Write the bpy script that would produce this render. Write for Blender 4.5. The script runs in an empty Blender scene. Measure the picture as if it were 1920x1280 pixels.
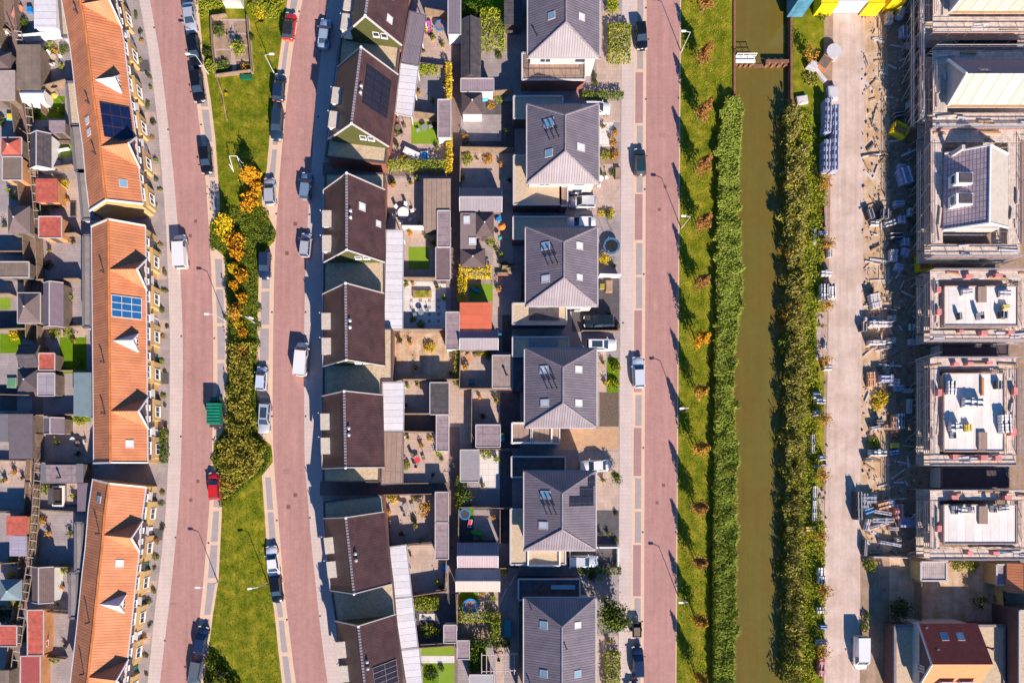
import bpy, math, random
from mathutils import Vector, noise
R = math.radians
# ---------------------------------------------------------------- camera, sky, sun, exposure
scene = bpy.context.scene
S, H, NX, NY = 0.08, 105.0, 905.0, 890.0      # metres per photo pixel on the ground, drone height, point below the drone
cam = bpy.data.objects.new("camera", bpy.data.cameras.new("camera"))
scene.collection.objects.link(cam); scene.camera = cam
cam.location = (0, 0, H)
cam.data.sensor_width = 36.0
cam.data.lens = 36.0 * H / (1920 * S)
cam.data.shift_x = (960 - NX) / 1920.0
cam.data.shift_y = (NY - 640) / 1920.0
cam.data.clip_end = 5000
SUN_EL, SUN_AZ = R(30), math.atan2(0.363, -0.932)      # azimuth from +Y towards +X
w = bpy.data.worlds.new("World"); scene.world = w; w.use_nodes = True
nt = w.node_tree; bg = nt.nodes["Background"]
sky = nt.nodes.new("ShaderNodeTexSky"); sky.sky_type = 'NISHITA'; sky.sun_disc = False
sky.ozone_density = 10.0; sky.air_density = 1.3; sky.dust_density = 0.2; sky.sun_elevation = SUN_EL; sky.sun_rotation = SUN_AZ
tint = nt.nodes.new("ShaderNodeMixRGB"); tint.blend_type = 'MULTIPLY'; tint.inputs[0].default_value = 1.0; tint.inputs[2].default_value = (0.62, 1.0, 1.18, 1)
nt.links.new(sky.outputs[0], tint.inputs[1]); nt.links.new(tint.outputs[0], bg.inputs[0]); bg.inputs[1].default_value = 0.062
sl = bpy.data.lights.new("sun", 'SUN'); sl.energy = 5.0; sl.angle = R(0.5); sl.color = (1.0, 0.86, 0.73)
sun = bpy.data.objects.new("sun", sl); scene.collection.objects.link(sun)
sd = Vector((math.cos(SUN_EL) * 0.363, -math.cos(SUN_EL) * 0.932, math.sin(SUN_EL)))
sun.rotation_euler = sd.to_track_quat('Z', 'Y').to_euler()
vs = scene.view_settings
vs.view_transform = 'Standard'; vs.look = 'None'; vs.gamma = 1.0; vs.exposure = 0.82

# ---------------------------------------------------------------- helpers
col = scene.collection
rnd = random.Random(7)
def W(px, py, z=0.0):
    k = S * (1 - z / H)
    return Vector(((px - NX) * k, (NY - py) * k, z))
MATS = {}
def M(name, c, rough=0.85, var=0.18, sc=1.2, brick=None, dark=0.6, bump=0.0, metal=0.0, c2=None, thr=(0.42, 0.58), emit=None, spec=None, fine=0.12, c2p=0.86, streak=0.0):
    """c base colour; c2 second colour mixed in patches; brick=(w,h,offset,mortar) pattern in metres"""
    if name in MATS: return MATS[name]
    m = bpy.data.materials.new(name); m.use_nodes = True; t = m.node_tree; N = t.nodes; L = t.links
    b = N["Principled BSDF"]; b.inputs["Roughness"].default_value = rough; b.inputs["Metallic"].default_value = metal
    if spec is not None: b.inputs["Specular IOR Level"].default_value = spec
    tc = N.new("ShaderNodeTexCoord"); uv = tc.outputs["UV"]; ob = tc.outputs["Object"]
    n1 = N.new("ShaderNodeTexNoise"); n1.inputs["Scale"].default_value = sc; n1.inputs["Detail"].default_value = 5; L.new(ob, n1.inputs["Vector"])
    n2 = N.new("ShaderNodeTexNoise"); n2.inputs["Scale"].default_value = 9; n2.inputs["Detail"].default_value = 3; L.new(ob, n2.inputs["Vector"])
    base = None
    if c2 is not None:
        mr = N.new("ShaderNodeMapRange"); mr.inputs[1].default_value, mr.inputs[2].default_value = thr; L.new(n1.outputs[0], mr.inputs[0])
        mx = N.new("ShaderNodeMixRGB"); L.new(mr.outputs[0], mx.inputs[0])
        mx.inputs[1].default_value = (*c, 1); mx.inputs[2].default_value = (*c2, 1); base = mx.outputs[0]
    if brick:
        bt = N.new("ShaderNodeTexBrick"); L.new(uv, bt.inputs["Vector"])
        bw, bh, off, mo = brick
        bt.offset = off; bt.squash = 1.0; bt.inputs["Scale"].default_value = 1.0
        bt.inputs["Brick Width"].default_value = bw; bt.inputs["Row Height"].default_value = bh
        bt.inputs["Mortar Size"].default_value = mo; bt.inputs["Mortar Smooth"].default_value = 0.2
        bt.inputs["Color1"].default_value = (1, 1, 1, 1); bt.inputs["Color2"].default_value = (c2p, c2p, c2p, 1)
        bt.inputs["Mortar"].default_value = (dark, dark, dark, 1)
        mm = N.new("ShaderNodeMixRGB"); mm.blend_type = 'MULTIPLY'; mm.inputs[0].default_value = 1.0
        if base is None: mm.inputs[1].default_value = (*c, 1)
        else: L.new(base, mm.inputs[1])
        L.new(bt.outputs["Color"], mm.inputs[2]); base = mm.outputs[0]
        bp = N.new("ShaderNodeBump"); bp.inputs["Strength"].default_value = 0.5; bp.inputs["Distance"].default_value = 0.03; bp.invert = True
        L.new(bt.outputs["Fac"], bp.inputs["Height"]); L.new(bp.outputs[0], b.inputs["Normal"])
    # brightness variation, coarse and fine
    a = N.new("ShaderNodeMapRange"); a.inputs[1].default_value, a.inputs[2].default_value = 0.3, 0.7
    a.inputs[3].default_value, a.inputs[4].default_value = 1 - var, 1 + var; L.new(n1.outputs[0], a.inputs[0])
    f = N.new("ShaderNodeMapRange"); f.inputs[1].default_value, f.inputs[2].default_value = 0.3, 0.7
    f.inputs[3].default_value, f.inputs[4].default_value = 1 - fine, 1 + fine; L.new(n2.outputs[0], f.inputs[0])
    mu = N.new("ShaderNodeMath"); mu.operation = 'MULTIPLY'; L.new(a.outputs[0], mu.inputs[0]); L.new(f.outputs[0], mu.inputs[1])
    if streak:      # worn tracks running with the street
        mp = N.new("ShaderNodeMapping"); mp.inputs["Scale"].default_value = (1.3, 0.05, 1); L.new(ob, mp.inputs[0])
        n3 = N.new("ShaderNodeTexNoise"); n3.inputs["Scale"].default_value = 1.0; n3.inputs["Detail"].default_value = 6; n3.inputs["Roughness"].default_value = .65; L.new(mp.outputs[0], n3.inputs["Vector"])
        n4 = N.new("ShaderNodeTexNoise"); n4.inputs["Scale"].default_value = .9; n4.inputs["Detail"].default_value = 8; n4.inputs["Roughness"].default_value = .8; L.new(ob, n4.inputs["Vector"])
        m3 = N.new("ShaderNodeMath"); m3.operation = 'ADD'; L.new(n3.outputs[0], m3.inputs[0]); L.new(n4.outputs[0], m3.inputs[1])
        s3 = N.new("ShaderNodeMapRange"); s3.inputs[1].default_value, s3.inputs[2].default_value = 0.7, 1.3; s3.inputs[3].default_value, s3.inputs[4].default_value = 1 - streak, 1 + streak; L.new(m3.outputs[0], s3.inputs[0])
        m2 = N.new("ShaderNodeMath"); m2.operation = 'MULTIPLY'; L.new(mu.outputs[0], m2.inputs[0]); L.new(s3.outputs[0], m2.inputs[1]); mu = m2
    v = N.new("ShaderNodeVectorMath"); v.operation = 'SCALE'
    if base is None: v.inputs[0].default_value = c
    else: L.new(base, v.inputs[0])
    L.new(mu.outputs[0], v.inputs["Scale"]); L.new(v.outputs[0], b.inputs["Base Color"])
    if bump and not brick:
        bp = N.new("ShaderNodeBump"); bp.inputs["Strength"].default_value = bump; bp.inputs["Distance"].default_value = 0.05
        L.new(n2.outputs[0], bp.inputs["Height"]); L.new(bp.outputs[0], b.inputs["Normal"])
    MATS[name] = m
    return m
def leafmat(name, a, b_, c_, sc=0.9):
    if name in MATS: return MATS[name]
    m = bpy.data.materials.new(name); m.use_nodes = True; t = m.node_tree; N = t.nodes; L = t.links
    b = N["Principled BSDF"]; b.inputs["Roughness"].default_value = 0.7; b.inputs["Specular IOR Level"].default_value = 0.2
    tc = N.new("ShaderNodeTexCoord")
    n1 = N.new("ShaderNodeTexNoise"); n1.inputs["Scale"].default_value = sc; n1.inputs["Detail"].default_value = 6; n1.inputs["Roughness"].default_value = 0.75
    L.new(tc.outputs["Object"], n1.inputs["Vector"])
    r = N.new("ShaderNodeValToRGB"); L.new(n1.outputs[0], r.inputs[0])
    r.color_ramp.elements[0].position = 0.36; r.color_ramp.elements[0].color = (*a, 1)
    r.color_ramp.elements[1].position = 0.64; r.color_ramp.elements[1].color = (*c_, 1)
    e = r.color_ramp.elements.new(0.5); e.color = (*b_, 1)
    L.new(r.outputs[0], b.inputs["Base Color"])
    b.inputs["Transmission Weight"].default_value = 0
    MATS[name] = m
    return m
def paint(name, rough=0.25):          # colour comes from the object
    m = bpy.data.materials.new(name); m.use_nodes = True; N = m.node_tree.nodes
    o = N.new("ShaderNodeObjectInfo"); b = N["Principled BSDF"]
    m.node_tree.links.new(o.outputs["Color"], b.inputs["Base Color"])
    b.inputs["Roughness"].default_value = rough; b.inputs["Metallic"].default_value = 0.15
    b.inputs["Coat Weight"].default_value = 0.6 if rough < 0.5 else 0.0
    MATS[name] = m
    return m

WL = {}
class MB:
    def __init__(s): s.v = []; s.f = []; s.m = []
    def add(s, vs_, fs, mi=0):
        o = len(s.v); s.v += [tuple(p) for p in vs_]
        for f in fs: s.f.append(tuple(i + o for i in f)); s.m.append(mi)
        return s
    def box(s, x0, y0, x1, y1, z0, z1, mi=0, top=None):
        if x0 > x1: x0, x1 = x1, x0
        if y0 > y1: y0, y1 = y1, y0
        s.prism([(x0, y0), (x1, y0), (x1, y1), (x0, y1)], z0, z1, mi, top); return s
    def prism(s, pts, z0, z1, mi=0, top=None):
        pts = [(p[0], p[1]) for p in pts]
        if area(pts) < 0: pts = pts[::-1]
        n = len(pts); vv = [(x, y, z0) for x, y in pts] + [(x, y, z1) for x, y in pts]
        s.add(vv, [(i, (i + 1) % n, n + (i + 1) % n, n + i) for i in range(n)], mi)
        s.add(vv, [tuple(range(n - 1, -1, -1))], mi); s.add(vv, [tuple(range(n, 2 * n))], mi if top is None else top); return s
    def obox(s, c, hx, hy, z0, z1, a=0.0, mi=0, top=None):
        ca, sa = math.cos(a), math.sin(a)
        s.prism([(c[0] + ca * x - sa * y, c[1] + sa * x + ca * y) for x, y in ((-hx, -hy), (hx, -hy), (hx, hy), (-hx, hy))], z0, z1, mi, top); return s
    def slab(s, pts, t, mi=0):       # closed plate, top polygon given, thickness downwards
        n = len(pts); pts = [Vector(p) for p in pts]
        nn = Vector((0, 0, 0))
        for i in range(n): nn += pts[i].cross(pts[(i + 1) % n])
        if nn.z < 0: pts = pts[::-1]
        vv = pts + [p - Vector((0, 0, t)) for p in pts]
        s.add(vv, [tuple(range(n))] + [tuple(range(2 * n - 1, n - 1, -1))] + [(i, n + i, n + (i + 1) % n, (i + 1) % n) for i in range(n)], mi); return s
    def tube(s, a, b, r, n=6, mi=0, r2=None):
        a, b = Vector(a), Vector(b); d = (b - a)
        if d.length < 1e-5: return s
        d.normalize(); u = d.orthogonal().normalized(); v = d.cross(u); r2 = r if r2 is None else r2
        vv = [a + (u * math.cos(q) + v * math.sin(q)) * r for q in [2 * math.pi * i / n for i in range(n)]] + \
             [b + (u * math.cos(q) + v * math.sin(q)) * r2 for q in [2 * math.pi * i / n for i in range(n)]]
        s.add(vv, [(i, (i + 1) % n, n + (i + 1) % n, n + i) for i in range(n)] + [tuple(range(n - 1, -1, -1)), tuple(range(n, 2 * n))], mi); return s
    def bar(s, a, b, wd, ht, mi=0):  # rectangular bar between two points
        a, b = Vector(a), Vector(b); d = (b - a).normalized(); u = d.cross(Vector((0, 0, 1)))
        if u.length < 0.01: u = Vector((1, 0, 0))
        u.normalize(); v = u.cross(d)
        vv = [p + u * x * wd / 2 + v * y * ht / 2 for p in (a, b) for x, y in ((-1, -1), (1, -1), (1, 1), (-1, 1))]
        s.add(vv, [(3, 2, 1, 0), (4, 5, 6, 7), (0, 1, 5, 4), (1, 2, 6, 5), (2, 3, 7, 6), (3, 0, 4, 7)], mi); return s
    def lathe(s, c, prof, n=12, mi=0):
        vv = []; fs = []
        for r, z in prof: vv += [(c[0] + r * math.cos(2 * math.pi * i / n), c[1] + r * math.sin(2 * math.pi * i / n), c[2] + z) for i in range(n)]
        for k in range(len(prof) - 1): fs += [(k * n + i, k * n + (i + 1) % n, (k + 1) * n + (i + 1) % n, (k + 1) * n + i) for i in range(n)]
        fs.append(tuple(range(n - 1, -1, -1))); fs.append(tuple(range((len(prof) - 1) * n, len(prof) * n)))
        s.add(vv, fs, mi); return s
    def build(s, name, mats, parent=None, origin=None, smooth=False, uvrot=0.0):
        if not isinstance(mats, (list, tuple)): mats = [mats]
        if parent is not None: o0 = WL.get(parent.name, Vector((0, 0, 0)))
        elif origin is not None: o0 = Vector(origin)
        else: o0 = Vector((0, 0, 0))
        me = bpy.data.meshes.new(name); me.from_pydata([(x - o0[0], y - o0[1], z - o0[2]) for x, y, z in s.v], [], s.f)
        for m in mats: me.materials.append(m)
        if len(mats) > 1: me.polygons.foreach_set("material_index", s.m)
        uvl = me.uv_layers.new(name="uv"); uvs = []
        cr, sr = math.cos(uvrot), math.sin(uvrot)
        for p in me.polygons:
            n = p.normal
            if abs(n.z) > 0.999: u = Vector((cr, sr, 0)); v = Vector((-sr, cr, 0))
            else: u = Vector((-n.y, n.x, 0)).normalized(); v = n.cross(u)
            for vi in p.vertices:
                c = me.vertices[vi].co + o0; uvs += [c.dot(u), c.dot(v)]
        uvl.data.foreach_set("uv", uvs)
        if smooth: me.polygons.foreach_set("use_smooth", [True] * len(me.polygons))
        o = bpy.data.objects.new(name, me); col.objects.link(o)
        if parent is not None: o.parent = parent; WL[o.name] = WL.get(parent.name, Vector((0, 0, 0)))
        else: o.location = o0; WL[o.name] = o0
        return o
def area(p): return sum(p[i][0] * p[(i + 1) % len(p)][1] - p[(i + 1) % len(p)][0] * p[i][1] for i in range(len(p))) / 2
def tag(o, label=None, cat=None, group=None, kind=None):
    if label: o["label"] = label
    if cat: o["category"] = cat
    if group: o["group"] = group
    if kind: o["kind"] = kind
    return o
def thing(name, label, cat, loc, group=None):
    o = bpy.data.objects.new(name, None); o.empty_display_size = 0.3; col.objects.link(o)
    o.location = Vector(loc); WL[o.name] = Vector(loc); tag(o, label, cat, group); return o
CH = {}
def copy_thing(root, loc, rz=0.0, label=None, color=None, group=None, scale=None):
    kids = CH.get(root.name)
    if kids is None: kids = CH[root.name] = [(c, [g for g in bpy.data.objects if g.parent == c]) for c in bpy.data.objects if c.parent == root]
    r = root.copy(); col.objects.link(r); r.location = loc; r.rotation_euler = (0, 0, rz)
    if scale: r.scale = scale if isinstance(scale, tuple) else (scale,) * 3
    if label: r["label"] = label
    if group: r["group"] = group
    if color: r.color = (*color, 1)
    for c, gs in kids:
        d = c.copy(); col.objects.link(d); d.parent = r
        if color and c.get("painted"): d.color = (*color, 1)
        for g in gs:
            e = g.copy(); col.objects.link(e); e.parent = d
    return r
def place_first(root, loc, rz=0.0, label=None, color=None, group=None, scale=None):
    root.location = loc; root.rotation_euler = (0, 0, rz)
    if scale: root.scale = scale if isinstance(scale, tuple) else (scale,) * 3
    if label: root["label"] = label
    if group: root["group"] = group
    for c in bpy.data.objects:
        if c.parent == root and color and c.get("painted"): c.color = (*color, 1)
    return root
USED = {}
def put(key, maker, loc, rz=0.0, label=None, color=None, group=None, scale=None):
    if key not in USED:
        USED[key] = maker(); return place_first(USED[key], loc, rz, label, color, group, scale)
    return copy_thing(USED[key], loc, rz, label, color, group, scale)
ORD = "first second third fourth fifth sixth seventh eighth ninth tenth eleventh twelfth thirteenth fourteenth fifteenth sixteenth".split()

# ---------------------------------------------------------------- materials
pinkroad = M("pink_brick_road", (0.42, 0.225, 0.20), var=0.05, sc=0.15, brick=(0.4, 0.2, 0.5, 0.008), dark=0.9, fine=0.06, c2p=0.93, streak=.2)
pinkbay = M("pink_brick_bay", (0.38, 0.22, 0.215), var=0.05, sc=0.3, brick=(0.4, 0.2, 0.5, 0.012), dark=0.9, c2p=0.93)
pave = M("pale_concrete_slabs", (0.55, 0.45, 0.42), streak=.08, var=0.05, sc=0.3, brick=(0.6, 0.6, 0.5, 0.015), dark=0.88, fine=0.05, c2p=0.95)
kerb = M("beige_kerb_stone", (0.66, 0.47, 0.34), var=0.04, brick=(1.0, 0.3, 0.0, 0.01), dark=0.9, fine=0.04, c2p=0.96)
bay = M("grey_paver_bay", (0.36, 0.31, 0.31), var=0.06, brick=(0.3, 0.3, 0.5, 0.01), dark=0.9, fine=0.05, c2p=0.95)
grass = M("mown_grass", (0.135, 0.165, 0.006), spec=0.1, streak=.28, var=0.28, sc=0.6, c2=(0.24, 0.19, 0.018), fine=0.35, thr=(0.4, 0.75))
soil = M("bare_ground", (0.36, 0.25, 0.18), var=0.25, sc=0.6, c2=(0.24, 0.16, 0.10), fine=0.3, streak=.3, bump=.4)
sand = M("sand_ground", (0.58, 0.42, 0.29), var=0.2, sc=0.6, c2=(0.40, 0.26, 0.15), fine=0.25, streak=.3, bump=.5)
gravelroad = M("worn_concrete_road", (0.58, 0.455, 0.395), var=0.10, sc=0.25, c2=(0.46, 0.345, 0.285), fine=0.12, streak=.22, bump=.2)
patio_g = M("grey_patio_slabs", (0.33, 0.28, 0.28), var=0.16, sc=.5, brick=(0.4, 0.4, 0.5, 0.02), dark=0.82)
patio_d = M("dark_patio_slabs", (0.10, 0.09, 0.10), var=0.15, brick=(0.3, 0.3, 0.5, 0.02), dark=0.7)
patio_b = M("beige_patio_slabs", (0.48, 0.36, 0.30), var=0.14, sc=.6, brick=(0.3, 0.6, 0.0, 0.02), dark=0.85)
patio_o = M("orange_brick_drive", (0.55, 0.34, 0.20), var=0.1, brick=(0.3, 0.15, 0.5, 0.015), dark=0.8)
patio_w = M("white_terrace_slabs", (0.66, 0.62, 0.6), var=0.06, brick=(0.9, 0.9, 0.0, 0.03), dark=0.8)
alleym = M("alley_brick", (0.24, 0.16, 0.14), var=0.12, brick=(0.4, 0.2, 0.5, 0.02), dark=0.8)
lawn = M("garden_lawn", (0.11, 0.20, 0.005), spec=0.1, var=0.15, sc=0.8, fine=0.25)
turf = M("artificial_turf", (0.17, 0.27, 0.01), var=0.06, sc=0.8, fine=0.1)
orange = M("orange_clay_tiles", (0.62, 0.225, 0.10), var=0.16, sc=0.5, brick=(0.40, 60, 0.0, 0.06), dark=0.62, fine=0.12, rough=0.7)
ridge_o = M("orange_ridge_tiles", (0.62, 0.2, 0.05), brick=(0.4, 5, 0, 0.03))
brown = M("dark_brown_tiles", (0.09, 0.043, 0.043), var=0.3, sc=0.6, brick=(0.38, 0.36, 0.0, 0.05), dark=0.65, rough=0.42, spec=0.6)
greyt = M("grey_purple_tiles", (0.21, 0.175, 0.205), var=0.14, sc=0.6, brick=(0.36, 60, 0.0, 0.05), dark=0.5, rough=0.45)
redroof = M("dark_red_tiles", (0.78, 0.10, 0.05), var=0.12, brick=(0.3, 0.34, 0, 0.03), dark=0.7, rough=0.6)
gravel = M("beige_roof_gravel", (0.50, 0.39, 0.27), var=0.12, sc=2.0, fine=0.35, bump=0.4)
felt = M("dark_roof_felt", (0.075, 0.065, 0.075), var=0.3, sc=1.5, brick=(30, 1.0, 0, 0.03), dark=0.5)
feltb = M("brown_roof_felt", (0.20, 0.15, 0.12), var=0.18, sc=0.8, brick=(1.0, 30, 0, 0.02), dark=0.7)
feltg = M("mauve_roof_felt", (0.29, 0.22, 0.24), var=0.2, sc=1.6, brick=(30, 1.0, 0, 0.035), dark=0.6)
corr = M("mauve_corrugated_sheet", (0.36, 0.27, 0.31), var=0.06, brick=(0.25, 60, 0.0, 0.05), dark=0.7, rough=0.5)
corrg = M("grey_corrugated_sheet", (0.25, 0.21, 0.25), var=0.06, brick=(0.22, 60, 0.0, 0.05), dark=0.6, rough=0.5)
whitep = M("white_carport_panels", (0.68, 0.66, 0.70), var=0.05, brick=(60, 0.98, 0.0, 0.03), dark=0.45, rough=0.4)
plankb = M("brown_roof_planks", (0.33, 0.23, 0.18), var=0.1, brick=(0.75, 60, 0.0, 0.04), dark=0.6)
redshed = M("red_shed_roof", (0.45, 0.10, 0.07), var=0.25, sc=1.6, brick=(30, 1.0, 0.0, 0.02), dark=0.8)
redbrt = M("bright_red_roof", (0.62, 0.14, 0.07), var=0.05, brick=(30, 1.3, 0.0, 0.02), dark=0.8)
teal = M("teal_roof_sheet", (0.16, 0.22, 0.25), var=0.1)
greywood = M("weathered_wood", (0.20, 0.15, 0.12), var=0.2, brick=(0.15, 40, 0, 0.015), dark=0.5)
fencew = M("fence_wood", (0.30, 0.21, 0.14), var=0.2, brick=(0.14, 40, 0, 0.02), dark=0.5)
fenced = M("dark_fence_wood", (0.10, 0.07, 0.065), var=0.2, brick=(0.14, 40, 0, 0.02), dark=0.5)
white = M("white_paint", (0.78, 0.76, 0.74), var=0.04, rough=0.5)
whiteg = M("pale_grey_metal", (0.55, 0.53, 0.55), var=0.04, rough=0.4)
capg = M("pale_roof_edge", (0.50, 0.46, 0.46), var=0.05, rough=0.5)
yellowb = M("yellow_brick", (0.60, 0.40, 0.17), var=0.08, brick=(0.22, 0.08, 0.5, 0.01), dark=0.85)
darkclad = M("dark_cladding", (0.095, 0.075, 0.095), var=0.1, brick=(40, 0.2, 0, 0.02), dark=0.6)
redbrick = M("red_brick_wall", (0.33, 0.12, 0.08), var=0.12, brick=(0.22, 0.08, 0.5, 0.01), dark=0.8)
darkbrick = M("dark_brick_wall", (0.13, 0.07, 0.07), var=0.12, brick=(0.22, 0.08, 0.5, 0.01), dark=0.8)
peach = M("peach_render", (0.60, 0.22, 0.09), var=0.05)
greenclad = M("green_gable_boards", (0.085, 0.088, 0.02), var=0.08, brick=(40, 0.2, 0, 0.015), dark=0.8)
glass = M("window_glass", (0.03, 0.05, 0.08), rough=0.08, var=0.1, spec=0.8)
skyglass = M("skylight_glass", (0.20, 0.38, 0.50), rough=0.12, var=0.05, spec=0.8)
palegl = M("pale_skylight_glass", (0.62, 0.66, 0.70), rough=0.15, var=0.05, spec=0.8)
solar = M("solar_cells", (0.014, 0.013, 0.028), rough=0.45, var=0.1, brick=(1.0, 1.65, 0, 0.02), dark=2.2, spec=0.7)
solarb = M("blue_solar_cells", (0.02, 0.11, 0.28), rough=0.2, var=0.1, spec=0.7)
rubber = M("black_rubber", (0.015, 0.015, 0.017), rough=0.7)
black = M("black_plastic", (0.02, 0.02, 0.022), rough=0.5)
metal = M("galvanised_steel", (0.55, 0.55, 0.56), rough=0.35, metal=0.6, var=0.05)
dmetal = M("dark_drain_iron", (0.06, 0.04, 0.04), rough=0.6)
rust = M("rusty_manhole", (0.22, 0.11, 0.08), rough=0.8, brick=(0.25, 0.25, 0, 0.03))
blue = M("bright_blue_plastic", (0.02, 0.22, 0.55), rough=0.4)
yel = M("yellow_paint", (0.80, 0.58, 0.01), rough=0.4, var=0.05)
redp = M("red_paint", (0.62, 0.05, 0.06), rough=0.5)
pinkp = M("faded_red_guard", (0.60, 0.22, 0.20), rough=0.6)
greenp = M("green_tarp", (0.01, 0.24, 0.15), rough=0.5, brick=(60, 0.55, 0.0, 0.05), dark=1.8)
greenb = M("dark_green_paint", (0.01, 0.12, 0.06), rough=0.5)
bark = M("tree_bark", (0.14, 0.10, 0.07), rough=0.9)
plank = M("scaffold_planks", (0.66, 0.54, 0.46), var=0.22, sc=1.5, brick=(2.4, 0.26, 0.5, 0.03), dark=0.5)
slabm = M("precast_slab", (0.74, 0.68, 0.64), var=0.06, sc=0.8, brick=(1.2, 60, 0.0, 0.03), dark=0.7)
creamp = M("cream_roof_panels", (0.56, 0.48, 0.39), var=0.05, sc=0.8, brick=(1.8, 60, 0.0, 0.08), dark=0.5)
sheetp = M("mauve_tile_courses", (0.50, 0.38, 0.42), var=0.18, brick=(0.75, 0.42, 0.0, 0.06), dark=0.45)
lime = M("sand_lime_wall", (0.50, 0.44, 0.42), var=0.1)
timber = M("timber", (0.48, 0.30, 0.17), var=0.15, brick=(3, 0.15, 0.5, 0.02))
orangew = M("orange_timber", (0.52, 0.24, 0.10), var=0.15)
waterm = M("canal_water", (0.15, 0.108, 0.018), rough=0.07, var=0.12, sc=0.12, c2=(0.13, 0.105, 0.018), fine=0.05, bump=0.12, streak=.12)
rustsheet = M("rusted_sheet_piles", (0.22, 0.10, 0.06), var=0.2)
paintm = paint("car_paint"); matte = paint("coloured_plastic", 0.6)
L_green = leafmat("green_leaves", (0.035, 0.07, 0.008), (0.09, 0.14, 0.012), (0.2, 0.22, 0.02))
L_lime = leafmat("lime_leaves", (0.12, 0.17, 0.012), (0.26, 0.30, 0.02), (0.42, 0.38, 0.03))
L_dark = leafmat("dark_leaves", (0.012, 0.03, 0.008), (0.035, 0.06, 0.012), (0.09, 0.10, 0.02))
L_olive = leafmat("olive_leaves", (0.09, 0.10, 0.01), (0.24, 0.23, 0.025), (0.48, 0.41, 0.09), 1.6)
L_yel = leafmat("yellow_leaves", (0.40, 0.30, 0.01), (0.62, 0.46, 0.01), (0.74, 0.48, 0.02))
L_gold = leafmat("golden_leaves", (0.35, 0.16, 0.01), (0.62, 0.30, 0.01), (0.78, 0.46, 0.03))
L_rust = leafmat("rust_leaves", (0.16, 0.065, 0.02), (0.34, 0.15, 0.04), (0.46, 0.27, 0.08))
L_amber = leafmat("amber_leaves", (0.24, 0.13, 0.02), (0.48, 0.26, 0.03), (0.62, 0.30, 0.05))
L_reed = leafmat("reed_leaves", (0.20, 0.28, 0.03), (0.36, 0.44, 0.06), (0.60, 0.62, 0.18), 3.0)
L_straw = leafmat("straw_leaves", (0.20, 0.20, 0.04), (0.38, 0.34, 0.09), (0.60, 0.50, 0.20), 2.0)

# ---------------------------------------------------------------- ground, water, roads
def struct(o): o["kind"] = "structure"; return o
def gx(px): return (px - NX) * S
g = MB()
def strip(xs, y0, y1):
    for (xa, za, mi), (xb, zb, _) in zip(xs, xs[1:]):
        g.add([(xa, y0, za), (xb, y0, zb), (xb, y1, zb), (xa, y1, za)], [(0, 1, 2, 3)], mi)
strip([(-1500, 0, 0), (gx(1338), 0, 1), (gx(1352), 0, 1), (gx(1392), -1.5, 1), (gx(1464), -1.5, 1), (gx(1498), 0, 1), (gx(1545), 0, 2), (1500, 0, 2)], -1500, 55.6)
strip([(-1500, 0, 0), (gx(1338), 0, 1), (gx(1376), 0, 1), (gx(1376.2), -1.6, 1), (gx(1483.8), -1.6, 1), (gx(1484), 0, 1), (gx(1545), 0, 2), (1500, 0, 2)], 55.6, 1500)
struct(g.build("ground", [patio_g, grass, soil]))
wm = MB(); wm.add([(gx(1340), -1500, -0.8), (gx(1505), -1500, -0.8), (gx(1505), 1500, -0.8), (gx(1340), 1500, -0.8)], [(0, 1, 2, 3)])
struct(wm.build("water", waterm))
LV = []
def sheet(name, pts, m, rot=0.0, kind="structure"):
    if len(pts) == 4 and not isinstance(pts[0], (tuple, list)):
        x0, y0, x1, y1 = pts; pts = [(x0, y0), (x1, y0), (x1, y1), (x0, y1)]
    bb = (min(p[0] for p in pts), min(p[1] for p in pts), max(p[0] for p in pts), max(p[1] for p in pts))
    lv = 1
    for (b, l) in LV:
        if b[0] < bb[2] and b[2] > bb[0] and b[1] < bb[3] and b[3] > bb[1]: lv = max(lv, l + 1)
    LV.append((bb, lv)); z = 0.004 * lv
    b = MB(); P = [W(x, y, 0) for x, y in pts]; P = [Vector((p.x, p.y, z)) for p in P]
    if area(P) < 0: P = P[::-1]
    b.add(P, [tuple(range(len(P)))]); o = b.build(name, m, uvrot=rot); o["kind"] = kind; return o
def ribbon(name, A, B, m, wob=0):
    """sheet between two polylines given as (y, x) lists"""
    sheet(name, [(x, y) for y, x in A] + [(x, y) for y, x in reversed(B)], m)
def ip(A, y):
    if y <= A[0][0]: (y0, x0), (y1, x1) = A[0], A[1]
    elif y >= A[-1][0]: (y0, x0), (y1, x1) = A[-2], A[-1]
    else:
        for a, b in zip(A, A[1:]):
            if a[0] <= y <= b[0]: (y0, x0), (y1, x1) = a, b; break
    return x0 + (x1 - x0) * (y - y0) / (y1 - y0)
def off(A, d): return [(y, x + d) for y, x in A]
def smooth(A, n=40):
    ys = [A[0][0] + (A[-1][0] - A[0][0]) * i / n for i in range(n + 1)]
    out = []
    for y in ys: out.append((y, (ip(A, max(A[0][0], y - 25)) + ip(A, y) * 2 + ip(A, min(A[-1][0], y + 25))) / 4))
    return out
AL = smooth([(-100, 266), (0, 281), (110, 301), (240, 316), (320, 325), (430, 334), (570, 341), (640, 343), (720, 343), (800, 341), (880, 339), (960, 335), (1060, 325), (1120, 319), (1200, 309), (1280, 300), (1400, 286)])
AR = smooth([(-100, 327), (0, 342), (60, 348), (140, 360), (200, 370), (320, 384), (400, 390), (500, 396), (560, 398), (640, 400), (720, 400), (800, 399), (880, 396), (960, 392), (1060, 384), (1120, 379), (1200, 369), (1280, 358), (1400, 342)])
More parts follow.
